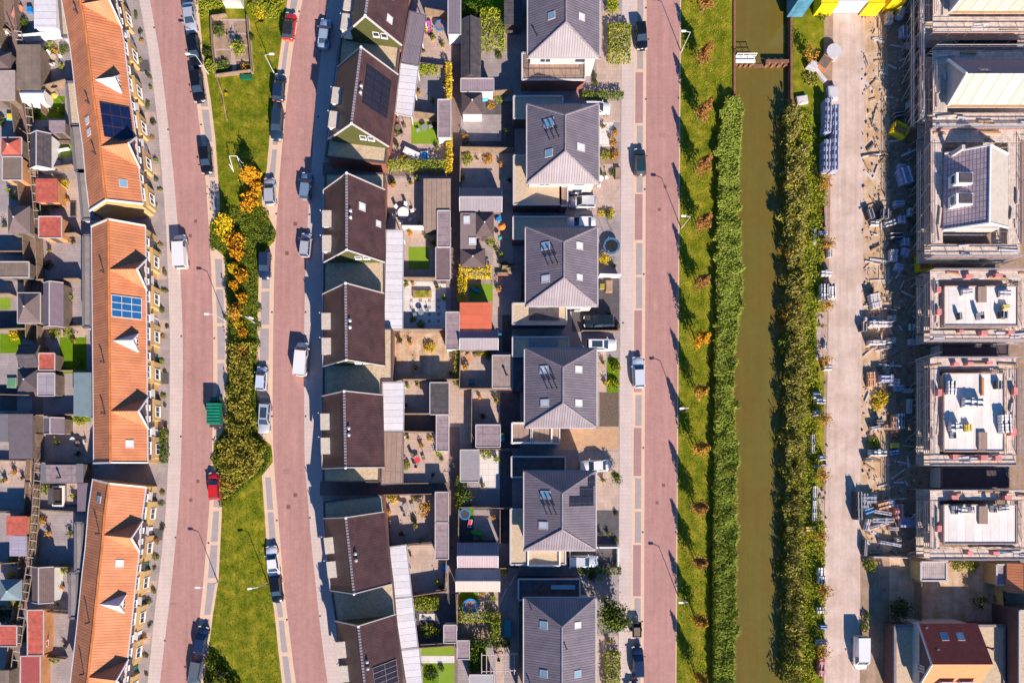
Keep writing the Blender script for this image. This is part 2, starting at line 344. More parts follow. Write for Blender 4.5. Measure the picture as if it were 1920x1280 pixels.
BL = smooth([(-100, 585), (0, 568), (82, 550), (150, 542), (212, 535), (320, 525), (395, 520), (480, 515), (520, 514), (640, 512), (760, 511), (840, 512), (900, 516), (960, 521), (1022, 526), (1110, 533), (1160, 540), (1247, 550), (1280, 555), (1400, 574)])
BR = smooth([(-100, 636), (0, 616), (100, 602), (200, 591), (287, 586), (380, 579), (470, 574), (570, 571), (640, 570), (740, 570), (865, 571), (915, 575), (960, 579), (1022, 584), (1085, 591), (1172, 600), (1280, 614), (1400, 632)])
SWL = smooth([(-100, 243), (0, 261), (110, 281), (240, 297), (320, 303), (430, 312), (570, 317), (640, 319), (800, 318), (880, 315), (960, 311), (1060, 301), (1120, 293), (1200, 285), (1280, 277), (1400, 262)])
AI = [(-100, 362), (20, 373), (100, 381), (137, 387), (187, 395), (262, 404), (320, 408), (370, 412), (397, 412), (422, 393), (457, 394), (482, 421), (545, 424), (640, 427), (740, 425), (800, 424), (830, 402), (865, 398), (912, 417), (960, 416), (1085, 410), (1147, 400), (1210, 392), (1280, 382), (1400, 364)]
BI = [(-100, 552), (0, 539), (105, 524), (137, 520), (200, 512), (250, 506), (320, 500), (345, 492), (382, 491), (427, 514), (452, 515), (482, 486), (535, 485), (640, 481), (740, 482), (815, 485), (835, 509), (865, 512), (892, 491), (960, 496), (1022, 500), (1110, 509), (1150, 515), (1210, 521), (1280, 529), (1400, 547)]
HW = [(y, 608) for y in (-100, 1400)]
FL = [(y, x - 26) for y, x in SWL]
sheet("front_yard", [(x, y) for y, x in FL] + [(x, y) for y, x in reversed(SWL)], patio_g)
ribbon("road", AL, AR, pinkroad); ribbon("road", BL, BR, pinkroad)
ribbon("pavement", SWL, AL, pave)
ribbon("pavement", BR, [(-100, 660), (0, 650), (100, 632), (200, 618), (300, 607), (900, 604), (1000, 608), (1100, 618), (1200, 634), (1280, 650), (1400, 670)], pave)
ribbon("parking_strip", AR, AI, kerb); ribbon("parking_strip", BI, BL, kerb)
ribbon("lawn", off(AI, 0.0), off(BI, 0.0), grass)
def bays(Aa, Bb, ya, yb, inset, m=bay):
    sheet("parking_bay", [(ip(Aa, y) + inset[0], y) for y in (ya, (ya + yb) / 2, yb)] + [(ip(Bb, y) - inset[1], y) for y in (yb, (ya + yb) / 2, ya)], m)
for ya, yb in ((-30, 60), (66, 128), (133, 200), (206, 266), (275, 333), (339, 396)): bays(AR, AI, ya, yb, (8, 6))
for ya, yb in ((486, 538), (543, 606), (612, 674), (681, 744), (750, 800), (920, 950), (958, 1015), (1022, 1083), (1092, 1152), (1160, 1215), (1222, 1290)): bays(AR, AI, ya, yb, (8, 5))
for ya, yb in ((-40, 18), (24, 72), (78, 138), (145, 208), (215, 272), (281, 336), (342, 384)): bays(BI, BL, ya, yb, (7, 9))
for ya, yb in ((490, 541), (547, 609), (616, 676), (683, 740), (746, 812), (895, 955), (960, 1020), (1028, 1095), (1103, 1156), (1163, 1222), (1230, 1300)): bays(BI, BL, ya, yb, (6, 8))
# the straight street on the far side of the hipped houses
def lx(x0, x1): return [(-150, x0), (1450, x1)]
ribbon("pavement", lx(1167, 1159), lx(1190, 1182), pave)
ribbon("parking_strip", lx(1190, 1182), lx(1213, 1206), kerb)
ribbon("road", lx(1213, 1206), lx(1276, 1265), pinkroad)
ribbon("kerb_line", lx(1276, 1265), lx(1278, 1267), kerb)
k = 0
for ya, yb, p in ((-60, 130, 0), (136, 231, 1), (236, 361, 0), (364, 450, 1), (456, 515, 0), (520, 578, 0), (582, 735, 1), (740, 798, 0), (802, 892, 1), (896, 953, 0), (959, 1017, 0), (1021, 1117, 1), (1121, 1290, 0)):
    A_ = lx(1190, 1182); B_ = lx(1213, 1206); bays(A_, B_, ya, yb, (3 if p else 6, 6), pinkbay if p else bay)
ribbon("grass_verge", lx(1278, 1267), [(-150, 1374), (196, 1374), (205, 1352), (640, 1347), (1450, 1340)], grass)
# muddy construction road beyond the canal
ribbon("construction_road", [(-150, 1564), (60, 1562), (320, 1557), (640, 1553), (960, 1547), (1280, 1545), (1450, 1543)], [(-150, 1624), (320, 1620), (640, 1616), (960, 1612), (1100, 1614), (1280, 1612), (1450, 1610)], gravelroad)
ribbon("sand_strip", [(-150, 1624), (320, 1620), (640, 1616), (960, 1612), (1035, 1613)], [(-150, 1652), (200, 1668), (500, 1668), (700, 1664), (900, 1668), (1035, 1672)], sand)
ribbon("site_ground", [(-150, 1652), (200, 1668), (500, 1668), (700, 1664), (900, 1668), (1035, 1672)], [(-150, 2100), (1035, 2100)], soil)
sheet("sand_yard", (1668, 1040, 1870, 1170), sand); sheet("sand_yard", (1613, 1040, 1668, 1400), soil)
for r in ((1530, 612, 1551, 676), (1530, 585, 1551, 607), (1533, 914, 1545, 975)): sheet("concrete_pad", r, patio_b)
sheet("plot_path", [(398, 36), (468, 36), (476, 139), (404, 146)], patio_b)
for i, (x, y, w_, h_) in enumerate(((352, 700, 14, 9), (368, 520, 8, 20), (318, 1130, 12, 7), (545, 640, 10, 16), (530, 880, 12, 8), (552, 1010, 8, 18), (1235, 250, 12, 8), (1225, 560, 8, 22), (1250, 1030, 12, 9), (560, 240, 9, 12), (330, 150, 10, 8), (1240, 770, 9, 9))):
    sheet("road_patch", (x, y, x + w_, y + h_), M("patched_brick_%s" % "ab"[i % 2], ((0.38, 0.205, 0.19), (0.46, 0.26, 0.235))[i % 2], var=.08, brick=(.4, .2, .5, .01), dark=.85))
# alleys between the gardens
ribbon("path", [(-100, -30), (0, 6), (100, 18), (200, 34), (320, 47), (420, 56), (520, 60), (640, 62), (860, 58), (960, 52), (1050, 42), (1150, 30), (1280, 14), (1400, 0)], [(-100, -3), (0, 33), (100, 46), (200, 62), (320, 72), (420, 80), (520, 84), (640, 82), (860, 80), (960, 74), (1050, 66), (1150, 48), (1280, 34), (1400, 20)], alleym)
ribbon("path", [(-100, 848), (500, 846), (700, 842), (900, 842), (1290, 840)], [(-100, 866), (500, 862), (850, 862), (1290, 858)], alleym)
sheet("path", (605, 305, 845, 330), alleym); sheet("path", (600, 902, 845, 928), alleym)
sheet("path", (842, 715, 884, 800), patio_b)
# gardens: lawns, terraces, drives
for nm, r, m in (
    ("patio", (112, 76, 150, 165), patio_g), ("patio", (104, 335, 152, 425), patio_b), ("patio", (84, 446, 155, 530), patio_g), ("patio", (84, 960, 150, 1060), patio_g),
    ("garden_lawn", (50, 190, 88, 225), lawn), ("garden_lawn", (92, 180, 122, 222), lawn), ("garden_lawn", (102, 260, 136, 294), turf), ("garden_lawn", (0, 558, 20, 580), turf),
    ("garden_lawn", (0, 626, 42, 662), lawn), ("garden_lawn", (112, 630, 162, 700), lawn), ("patio", (78, 618, 160, 632), patio_b), ("patio", (0, 582, 34, 620), patio_d),
    ("patio", (84, 782, 168, 868), patio_b), ("patio", (0, 864, 58, 912), patio_b), ("garden_lawn", (132, 782, 170, 790), lawn), ("patio", (100, 906, 150, 950), patio_d), ("patio", (125, 905, 152, 945), patio_b),
    ("patio", (82, 1145, 140, 1225), patio_g), ("patio", (0, 720, 32, 770), patio_d), ("patio", (120, 600, 165, 628), patio_b),
    ("patio", (38, 0, 62, 60), patio_g), ("patio", (0, 50, 22, 92), patio_d), ("patio", (0, 340, 42, 385), patio_g), ("patio", (0, 400, 36, 440), patio_b), ("patio", (0, 524, 34, 556), patio_g),
    ("patio", (788, 30, 845, 112), patio_b), ("patio", (785, 128, 838, 205), patio_g), ("patio", (735, 222, 842, 320), patio_b), ("garden_lawn", (771, 229, 822, 270), turf),
    ("patio", (724, 334, 795, 430), patio_b), ("patio", (758, 432, 822, 524), patio_b), ("garden_lawn", (766, 463, 805, 505), turf), ("terrace", (757, 528, 836, 618), patio_w),
    ("sand_yard", (738, 624, 862, 712), sand), ("patio", (757, 716, 803, 776), patio_b), ("patio", (757, 778, 820, 809), patio_d), ("patio", (758, 812, 840, 904), patio_b),
    ("patio", (722, 928, 818, 1020), patio_b), ("patio", (762, 1022, 838, 1110), patio_b), ("patio", (778, 1112, 856, 1205), patio_d), ("patio", (786, 1150, 815, 1162), patio_w), ("garden_lawn", (790, 1212, 852, 1228), turf), ("patio", (790, 1229, 852, 1242), patio_w), ("garden_lawn", (792, 1243, 823, 1290), lawn), ("garden_lawn", (824, 1243, 852, 1290), turf),
    ("garden_lawn", (866, -10, 945, 30), lawn), ("patio", (904, 98, 945, 150), patio_g), ("patio", (866, 190, 965, 285), patio_d), ("patio", (866, 215, 940, 265), patio_g),
    ("patio", (866, 288, 960, 355), patio_b), ("patio", (925, 400, 962, 500), patio_b), ("garden_lawn", (880, 532, 924, 565), turf), ("patio", (924, 520, 942, 590), patio_b),
    ("patio", (942, 590, 960, 660), patio_d), ("patio", (865, 656, 925, 728), patio_b), ("patio", (887, 735, 938, 795), patio_b), ("patio", (938, 735, 975, 840), patio_d), ("patio", (900, 845, 937, 916), patio_w), ("patio", (937, 845, 960, 950), patio_d),
    ("patio", (862, 952, 960, 1018), patio_d), ("patio", (888, 955, 935, 1012), patio_g), ("garden_lawn", (862, 952, 888, 975), lawn), ("patio", (939, 1063, 975, 1200), patio_g), ("patio", (900, 1108, 938, 1145), patio_b), ("garden_lawn", (862, 1108, 896, 1145), lawn),
    ("garden_soil", (862, 1160, 922, 1200), soil), ("garden_lawn", (882, 1205, 912, 1262), lawn), ("patio", (930, 1205, 945, 1290), patio_b),
    ("drive", (1118, 20, 1165, 180), patio_b), ("drive", (1122, 190, 1163, 230), patio_b), ("patio", (1124, 230, 1150, 280), patio_w), ("drive", (1064, 308, 1163, 402), patio_b), ("drive", (1120, 404, 1162, 520), patio_g),
    ("drive", (1072, 522, 1161, 622), patio_d), ("drive", (1070, 624, 1161, 672), patio_g), ("patio", (1120, 656, 1136, 735), patio_b), ("garden_lawn", (1138, 670, 1160, 735), lawn), ("planting_bed", (1124, 735, 1160, 799), M("dark_bark_mulch", (0.12, 0.085, 0.06), var=0.3, sc=4, fine=0.4)),
    ("drive", (1048, 800, 1160, 843), patio_o), ("drive", (1085, 845, 1160, 958), patio_b), ("drive", (1118, 956, 1160, 1020), patio_d), ("drive", (1060, 1024, 1158, 1062), patio_d), ("patio", (1090, 1066, 1158, 1130), patio_g),
    ("garden_soil", (1122, 275, 1160, 308), soil), ("drive", (1118, 1190, 1158, 1290), patio_b)):
    sheet(nm, r, m)
for i in range(16):       # checkerboard paving stones of one garden
    sheet("paving_stone", (768 + (i % 4) * 17, 560 + (i // 4) * 13, 774 + (i % 4) * 17, 566 + (i // 4) * 13), patio_g)
for x, y, s in ((367, 415, 6), (357, 442, 6), (371, 902, 6), (358, 937, 6), (554, 420, 7), (538, 475, 7), (554, 928, 7), (541, 950, 7), (1247, 350, 6), (1236, 393, 6), (1244, 909, 6), (1232, 942, 6)):
    sheet("manhole_cover", (x - s / 2, y - s / 2, x + s / 2, y + s / 2), rust)
for x, y in ((289, 52), (315, 243), (340, 630), (339, 818), (329, 1007), (309, 1200), (377, 234), (402, 634), (391, 1017), (561, 22), (535, 213), (597, 219), (580, 402), (518, 401), (510, 585), (573, 585), (510, 780), (573, 780), (519, 975), (581, 970), (538, 1161), (600, 1154), (1211, 15), (1211, 186), (1209, 355), (1272, 184), (1207, 514), (1207, 674), (1206, 839), (1205, 997), (1204, 1164), (1267, 997), (861, 235), (854, 440), (724, 917), (849, 1027), (1168, 605)):
    sheet("drain_cover", (x - 1.6, y - 1.6, x + 1.6, y + 1.6), dmetal)
# steel sheet piling along the head of the canal, and the footbridge weir
def solo(name, mb, m, label, cat, group=None, smooth=False, kind=None):
    vs_ = mb.v; c = Vector((sum(v[0] for v in vs_) / len(vs_), sum(v[1] for v in vs_) / len(vs_), min(v[2] for v in vs_)))
    o = mb.build(name, m, origin=c, smooth=smooth); tag(o, label, cat, group, kind); return o
for x, lab in ((1376.5, "rusty sheet pile retaining wall on the street side of the canal"), (1483, "rusty sheet pile retaining wall on the building site side of the canal")):
    b = MB(); y = 200 if x < 1400 else 206
    p0, p1 = W(x - 2, -60), W(x + 2, y); b.box(p0.x, p0.y, p1.x, p1.y, -1.6, 0.25); solo("retaining_wall", b, rustsheet, lab, "wall")
wt = thing("canal_weir", "low weir with rusty sheets and white railing crossing the canal", "weir", W(1430, 120, -1))
for x0, x1 in ((1378, 1416), (1436, 1483)):
    b = MB(); n = 8
    for i in range(n):
        xa, xb = gx(x0 + (x1 - x0) * i / n), gx(x0 + (x1 - x0) * (i + 1) / n); yo = W(0, 118).y + (0.15 if i % 2 else -0.15)
        b.box(xa, yo - 0.12, xb, yo + 0.12, -1.6, -0.1)
    b.build("sheet_pile", rustsheet, wt)
    b = MB(); p0, p1 = W(x0, 114), W(x1, 121); b.box(p0.x, p0.y + 0.16, p1.x, p1.y + 0.28, -0.1, 0.05); b.build("capping", rustsheet if x0 > 1400 else white, wt)
b = MB(); p0, p1 = W(1416, 115), W(1436, 121); b.box(p0.x, p0.y, p1.x, p1.y, -1.6, -0.7); b.build("overflow_sill", rustsheet, wt)
b = MB()
for i in range(4):
    p = W(1379 + i * 12, 107); b.tube((p.x, p.y, -0.8), (p.x, p.y, 0.9), 0.05)
for z in (0.4, 0.9):
    p, q = W(1378, 107), W(1416, 107); b.tube((p.x, p.y, z), (q.x, q.y, z), 0.05)
p, q = W(1378, 104), W(1416, 111); b.box(p.x, p.y, q.x, q.y, -0.25, -0.15)
b.build("railing", white, wt)

# ---------------------------------------------------------------- orange terraces
ZR, ZE, HWD = 7.1, 4.4, 3.82
def vent(parent, p, h=0.7, r=0.13, m=None, name="vent_pipe", cap=True):
    b = MB(); b.tube((p[0], p[1], p[2] - 0.6), (p[0], p[1], p[2] + h), r, 8)
    if cap: b.lathe((p[0], p[1], p[2] + h), [(r * 1.7, 0), (r * 1.7, 0.1), (r * 0.8, 0.2)], 8)
    b.build(name, m or metal, parent)
def skylight(parent, c, u, v, wu, wv, gm=skyglass):
    """roof window centred at c, u and v unit vectors in the roof plane"""
    n = u.cross(v).normalized()
    if n.z < 0: n = -n
    def ring(hu, hv, d): return [c + u * a * hu + v * b_ * hv + n * d for a, b_ in ((-1, -1), (1, -1), (1, 1), (-1, 1))]
    b = MB(); o = ring(wu / 2 + 0.1, wv / 2 + 0.1, 0.1); i = ring(wu / 2, wv / 2, 0.1); lo = ring(wu / 2 + 0.1, wv / 2 + 0.1, -0.05)
    b.add(o + i + lo, [(k, (k + 1) % 4, 4 + (k + 1) % 4, 4 + k) for k in range(4)] + [(8 + k, 8 + (k + 1) % 4, (k + 1) % 4, k) for k in range(4)])
    fr = b.build("skylight", capg, parent)
    b = MB(); b.add(ring(wu / 2, wv / 2, 0.08), [(0, 1, 2, 3)]); b.build("pane", gm, fr)
def solar_array(parent, pts, m, nu, nv, line=white):
    """panels on a roof plane, pts = four corners in order, raised along the normal"""
    P = [Vector(p) for p in pts]; n = (P[1] - P[0]).cross(P[3] - P[0]).normalized()
    if n.z < 0: n = -n
    for i in range(nu):
        for j in range(nv):
            def q(a, b_): return P[0] * (1 - a) * (1 - b_) + P[1] * a * (1 - b_) + P[2] * a * b_ + P[3] * (1 - a) * b_
            e = 0.02
            c4 = [q((i + e) / nu, (j + e) / nv), q((i + 1 - e) / nu, (j + e) / nv), q((i + 1 - e) / nu, (j + 1 - e) / nv), q((i + e) / nu, (j + 1 - e) / nv)]
            b = MB(); b.add([p + n * 0.1 for p in c4] + [p + n * 0.04 for p in c4], [(0, 1, 2, 3), (7, 6, 5, 4)] + [(k, 4 + k, 4 + (k + 1) % 4, (k + 1) % 4) for k in range(4)])
            b.build("solar_panel", m, parent)
    if line:
        b = MB()
        for i in range(nu + 1):
            a = P[0].lerp(P[1], i / nu) + n * 0.11; c = P[3].lerp(P[2], i / nu) + n * 0.11; b.bar(a, c, 0.07, 0.04)
        for j in range(nv + 1):
            a = P[0].lerp(P[3], j / nv) + n * 0.11; c = P[1].lerp(P[2], j / nv) + n * 0.11; b.bar(a, c, 0.05, 0.04)
        b.build("mounting_rail", line, parent)
def window_on(parent, c, u, wd, ht, mull=1, name="window", fm=white, up=None, t=0.08):
    """window centred at c on a vertical wall, u = horizontal unit vector along the wall; the glass looks along u x up"""
    u = Vector(u).normalized(); z = Vector((0, 0, 1)); n = u.cross(z)
    def bx(b, cu, cz, hu, hz, d0, d1):
        pts = [c + u * (cu + a * hu) + z * (cz + e * hz) + n * d for d in (d0, d1) for a, e in ((-1, -1), (1, -1), (1, 1), (-1, 1))]
        b.add(pts, [(3, 2, 1, 0), (4, 5, 6, 7), (0, 1, 5, 4), (1, 2, 6, 5), (2, 3, 7, 6), (3, 0, 4, 7)])
    b = MB(); f = 0.07
    bx(b, 0, ht / 2, wd / 2, f / 2, 0, t); bx(b, 0, -ht / 2, wd / 2, f / 2, 0, t); bx(b, -wd / 2, 0, f / 2, ht / 2, 0, t); bx(b, wd / 2, 0, f / 2, ht / 2, 0, t)
    for i in range(mull): bx(b, -wd / 2 + wd * (i + 1) / (mull + 1), 0, f / 2, ht / 2, 0, t)
    bx(b, 0, -ht / 2 - 0.06, wd / 2 + 0.08, 0.03, 0, t + 0.1)
    fr = b.build(name, fm, parent); b = MB(); bx(b, 0, 0, wd / 2, ht / 2, 0.0, 0.03); b.build("pane", glass, fr)
def terrace(label, ridge_px, gables, dormers, skyl, solars, vents, ends):
    P = [W(x, y, ZR) for x, y in ridge_px]
    t = thing("terraced_houses", label, "row of houses", (P[len(P) // 2].x, P[len(P) // 2].y, 0), "orange roofed terraces of houses")
    n = len(P); D = []
    for i in range(n):
        d = (P[min(i + 1, n - 1)] - P[max(i - 1, 0)]); d.z = 0; D.append(d.normalized())
    def pt(i, o, z): d = D[i]; return Vector((P[i].x - d.y * o, P[i].y + d.x * o, z))     # o > 0 : street side (east)
    def fr(y):                                                  # ridge point and direction at world y
        for i in range(n - 1):
            if P[i].y >= y >= P[i + 1].y or i == n - 2 or (i == 0 and y > P[0].y):
                a = (P[i].y - y) / (P[i].y - P[i + 1].y); return P[i].lerp(P[i + 1], a), D[i].lerp(D[i + 1], min(max(a, 0), 1)).normalized()
    def at(y, o, z, s=0.0):
        c, d = fr(y); return Vector((c.x - d.y * o + d.x * s, c.y + d.x * o + d.y * s, z))
    sl = lambda o: ZR - (ZR - ZE) * abs(o) / HWD
    b = MB()
    for i in range(n - 1):
        for sg in (1, -1): b.slab([pt(i, 0, ZR), pt(i + 1, 0, ZR), pt(i + 1, sg * HWD, ZE), pt(i, sg * HWD, ZE)], 0.16)
    roof = b.build("roof", orange, t)
    b = MB()
    for i in range(n - 1): b.bar(pt(i, 0, ZR + 0.03), pt(i + 1, 0, ZR + 0.03), 0.26, 0.16)
    b.build("ridge_tiles", ridge_o, roof)
    b = MB(); wo = HWD - 0.35
    foot = [pt(i, wo, 0) for i in range(n)] + [pt(i, -wo, 0) for i in reversed(range(n))]
    b.prism(foot, 0, ZE + 0.05)
    for e in (0, n - 1):
        s = 0.1 if e == 0 else -0.1
        A, B_, C_ = pt(e, -wo, ZE), pt(e, wo, ZE), pt(e, 0, ZR - 0.25); dd = D[e] * s
        b.add([A + dd, B_ + dd, C_ + dd, A + dd * 3, B_ + dd * 3, C_ + dd * 3], [(0, 1, 2), (3, 5, 4), (0, 3, 4, 1), (1, 4, 5, 2), (2, 5, 3, 0)])
    b.build("wall", yellowb, t)
    # verge boards and gutters
    for e in ends:
        b = MB()
        for sg in (1, -1): b.bar(pt(e, 0, ZR + 0.02), pt(e, sg * (HWD + 0.05), ZE + 0.0), 0.2, 0.24)
        b.build("verge_board", white, t)
    for sg in (1, -1):
        b = MB()
        for i in range(n - 1): b.bar(pt(i, sg * (HWD + 0.06), ZE - 0.08), pt(i + 1, sg * (HWD + 0.06), ZE - 0.08), 0.16, 0.14)
        b.build("gutter", whiteg, t)
    yN, yS = P[0].y - 0.4, P[-1].y + 0.4; L = yN - yS; nh = max(1, round(L / 5.2)); hw_ = L / nh
    # street front: upper storey cladding or brick, ground-floor bay, windows and doors house by house
    for i in range(nh):
        yc = yN - hw_ * (i + 0.5); _, d = fr(yc); u = -d
        big = next((gy for gy in gables if abs(gy - yc) < hw_ * 0.62), None)
        kind = (i * 2 + len(label)) % 3
        if kind != 1 or big is not None:
            b = MB(); y_a, y_b = yc + hw_ / 2 - 0.05, yc - hw_ / 2 + 0.05
            a0, a1 = at(y_a, wo, 2.6), at(y_b, wo, 2.6); a0b, a1b = at(y_a, wo + 0.06, 2.6), at(y_b, wo + 0.06, 2.6)
            b.prism([a0, a1, a1b, a0b], 2.6, ZE - 0.1); b.build("upper_cladding", darkclad, t)
        for s, wd, mu in ((-1.25, 1.0, 0), (1.0, 1.7, 1)):
            window_on(t, at(yc, wo + 0.07, 3.5, s), -d, wd, 1.2, mu)
        b = MB(); q0 = at(yc, wo, 0, -0.75); q1 = at(yc, wo, 0, 2.5); q2 = at(yc, wo + 0.45, 0, 2.4); q3 = at(yc, wo + 0.45, 0, -0.65)
        b.prism([q0, q1, q2, q3], 0, 2.35); bw = b.build("bay_front", yellowb, t)
        b = MB(); q2, q3 = at(yc, wo + 0.5, 0, 2.5), at(yc, wo + 0.5, 0, -0.75); b.prism([at(yc, wo, 0, -0.75), at(yc, wo, 0, 2.5), q2, q3], 2.35, 2.45); b.build("bay_roof", (yellowb, yellowb, timber)[kind], t)
        window_on(t, at(yc, wo + 0.46, 1.35, 1.1), -d, 1.5, 1.2, 1)
        b = MB(); q = [at(yc, wo, 0, -0.9), at(yc, wo + 0.08, 0, -0.9), at(yc, wo + 0.08, 0, -1.9), at(yc, wo, 0, -1.9)]
        b.prism(q, 0.02, 2.15); dr = b.build("front_door", (darkclad, greenb, white)[kind], t)
        b = MB(); b.lathe(at(yc, wo + 0.12, 1.05, -1.75), [(0.04, 0), (0.05, 0.05), (0.02, 0.09)], 6); b.build("handle", metal, dr)
        b = MB(); q = [at(yc, wo, 0, -0.8), at(yc, wo + 0.55, 0, -0.8), at(yc, wo + 0.55, 0, -2.1), at(yc, wo, 0, -2.1)]
        b.prism(q, 2.22, 2.32); b.build("porch_canopy", (capg, darkclad, whiteg)[kind], t)
        # back windows
        window_on(t, at(yc, -wo - 0.02, 3.5, 0.9), d, 1.5, 1.3, 1)
    GH = 2.15
    for y0 in gables:
        c, d = fr(y0); o_ = HWD + 0.1
        def q(o, s, z): return Vector((c.x - d.y * o + d.x * s, c.y + d.x * o + d.y * s, z))
        for sg in (1, -1):
            b = MB(); b.slab([q(0.0, 0, ZR + 0.05), q(o_, 0, ZR + 0.05), q(o_, sg * GH, ZE + 0.05)], 0.12); b.build("cross_gable_roof", orange, t)
            b = MB(); b.bar(q(o_ + 0.05, 0, ZR + 0.02), q(o_ + 0.05, sg * (GH + 0.1), ZE - 0.1), 0.14, 0.26); b.build("barge_board", white, t)
        b = MB(); f = [q(wo, -GH + .15, ZE - .1), q(wo, GH - .15, ZE - .1), q(wo, 0, ZR - .2)]; f2 = [q(HWD - 0.05, -GH + .15, ZE - .1), q(HWD - 0.05, GH - .15, ZE - .1), q(HWD - 0.05, 0, ZR - .2)]
        b.add(f + f2, [(0, 2, 1), (3, 4, 5), (0, 1, 4, 3), (1, 2, 5, 4), (2, 0, 3, 5)]); b.prism([q(wo, -GH + .15, 0), q(wo, GH - .15, 0), q(HWD - 0.05, GH - .15, 0), q(HWD - 0.05, -GH + .15, 0)], 2.6, ZE - 0.1)
        b.build("gable_front", darkclad, t)
        for s in (-0.8, 0.8): window_on(t, q(HWD - 0.04, s, 4.1), -d, 0.7, 0.95, 0)
    for y0 in dormers:
        c, d = fr(y0); zd, hf, zf, of = ZR - 0.25, 1.3, ZR - 2.0, 3.05
        def q(o, s, z): return Vector((c.x - d.y * o + d.x * s, c.y + d.x * o + d.y * s, z))
        oa = (ZR - zd) / (ZR - ZE) * HWD; og = (ZR - zf) / (ZR - ZE) * HWD
        dm = None
        for sg in (1, -1):
            b = MB(); b.slab([q(oa, 0, zd + .04), q(of, 0, zd + .04), q(of, sg * hf, zf), q(min(og, of - .05), sg * hf, zf)], 0.1)
            o = b.build("dormer" if dm is None else "dormer_slope", M("white_zinc_roof", (0.70, 0.68, 0.72), var=0.04, rough=0.45), dm or t); dm = dm or o
        zb = sl(of) - .1
        b = MB(); b.add([q(of - .12, -hf + .1, zb), q(of - .12, hf - .1, zb), q(of - .12, hf - .1, zf), q(of - .12, 0, zd - .1), q(of - .12, -hf + .1, zf),
                         q(1.2, -hf + .1, zb), q(1.2, hf - .1, zb), q(1.2, hf - .1, zf - .1), q(1.2, 0, zd - .1), q(1.2, -hf + .1, zf - .1)], [(0, 1, 2, 3, 4), (0, 5, 6, 1), (1, 6, 7, 2), (5, 0, 4, 9), (4, 3, 8, 9), (3, 2, 7, 8), (9, 8, 7, 6, 5)])
        b.build("dormer_wall", white, dm); window_on(dm, q(of - .11, 0, zf + 0.05), -d, 1.0, 0.8, 1)
        b = MB()
        for sg in (1, -1): b.bar(q(of + .03, 0, zd + .02), q(of + .03, sg * hf, zf), 0.1, 0.16)
        b.build("barge_board", white, dm)
    for px, py, wu, gm in skyl:
        o_est = 2.0 if px > ip([(p[1], p[0]) for p in ridge_px], py) else -2.0
        for _ in range(6):
            z = sl(o_est); p = W(px, py, z); c, d = fr(p.y); o_est = (p - c).dot(Vector((-d.y, d.x, 0)))
        sg = 1 if o_est > 0 else -1; dn = Vector((-d.y * sg * HWD, d.x * sg * HWD, -(ZR - ZE))).normalized()
        skylight(t, Vector((p.x, p.y, sl(o_est))), Vector((d.x, d.y, 0)), dn, wu, wu * 0.95, gm)
    for y_a, y_b, o1, o2, m, nu, nv, ln in solars:
        solar_array(t, [at(y_a, o1, sl(o1)), at(y_b, o1, sl(o1)), at(y_b, o2, sl(o2)), at(y_a, o2, sl(o2))], m, nu, nv, ln)
    for px, py in vents:
        p = W(px, py, 6.6); c, d = fr(p.y); o = (p - c).dot(Vector((-d.y, d.x, 0))); vent(t, (p.x, p.y, sl(o)), 0.75, 0.12, dmetal, "vent_pipe")
    return t
def yw(py, z): return (NY - py) * S * (1 - z / H)
terrace("long orange tiled terrace with large dark solar array at top of photo", [(140, -60), (151, 0), (162, 62), (175, 175), (186, 250), (192, 320), (199, 375)], [yw(8, ZR), yw(275, ZR)], [yw(155, 6.2)],
        [(231, 344, 0.95, skyglass), (164, 226, 0.8, palegl), (167, 248, 0.8, palegl)], [(yw(198, 6), yw(262, 6), 0.5, 3.6, M("navy_solar_cells", (0.008, 0.014, 0.06), rough=.3), 3, 3, dmetal)], [(144, 24), (165, 193), (177, 288)], (6,))
terrace("long orange tiled terrace with blue solar panels in the middle of its row", [(203, 411), (204, 500), (205, 600), (206, 700), (207, 800), (207.5, 867)], [yw(505, ZR), yw(771, ZR)], [yw(640, 6.2)],
        [(243, 832, 0.95, palegl)], [(yw(556, 6), yw(596, 6), 0.25, 3.35, solarb, 3, 3, white)], [(193, 510), (193, 679), (195, 775)], (0, 5))
terrace("long orange tiled terrace curving away at bottom of photo", [(205, 906), (197, 960), (191, 1035), (185, 1085), (175, 1185), (164, 1280), (158, 1330)], [yw(1003, ZR), yw(1269, ZR)], [yw(1130, 6.2)],
        [(224, 1056, 0.95, palegl), (186, 936, 0.85, skyglass)], [], [(185, 1000), (165, 1167), (155, 1263)], (0,))

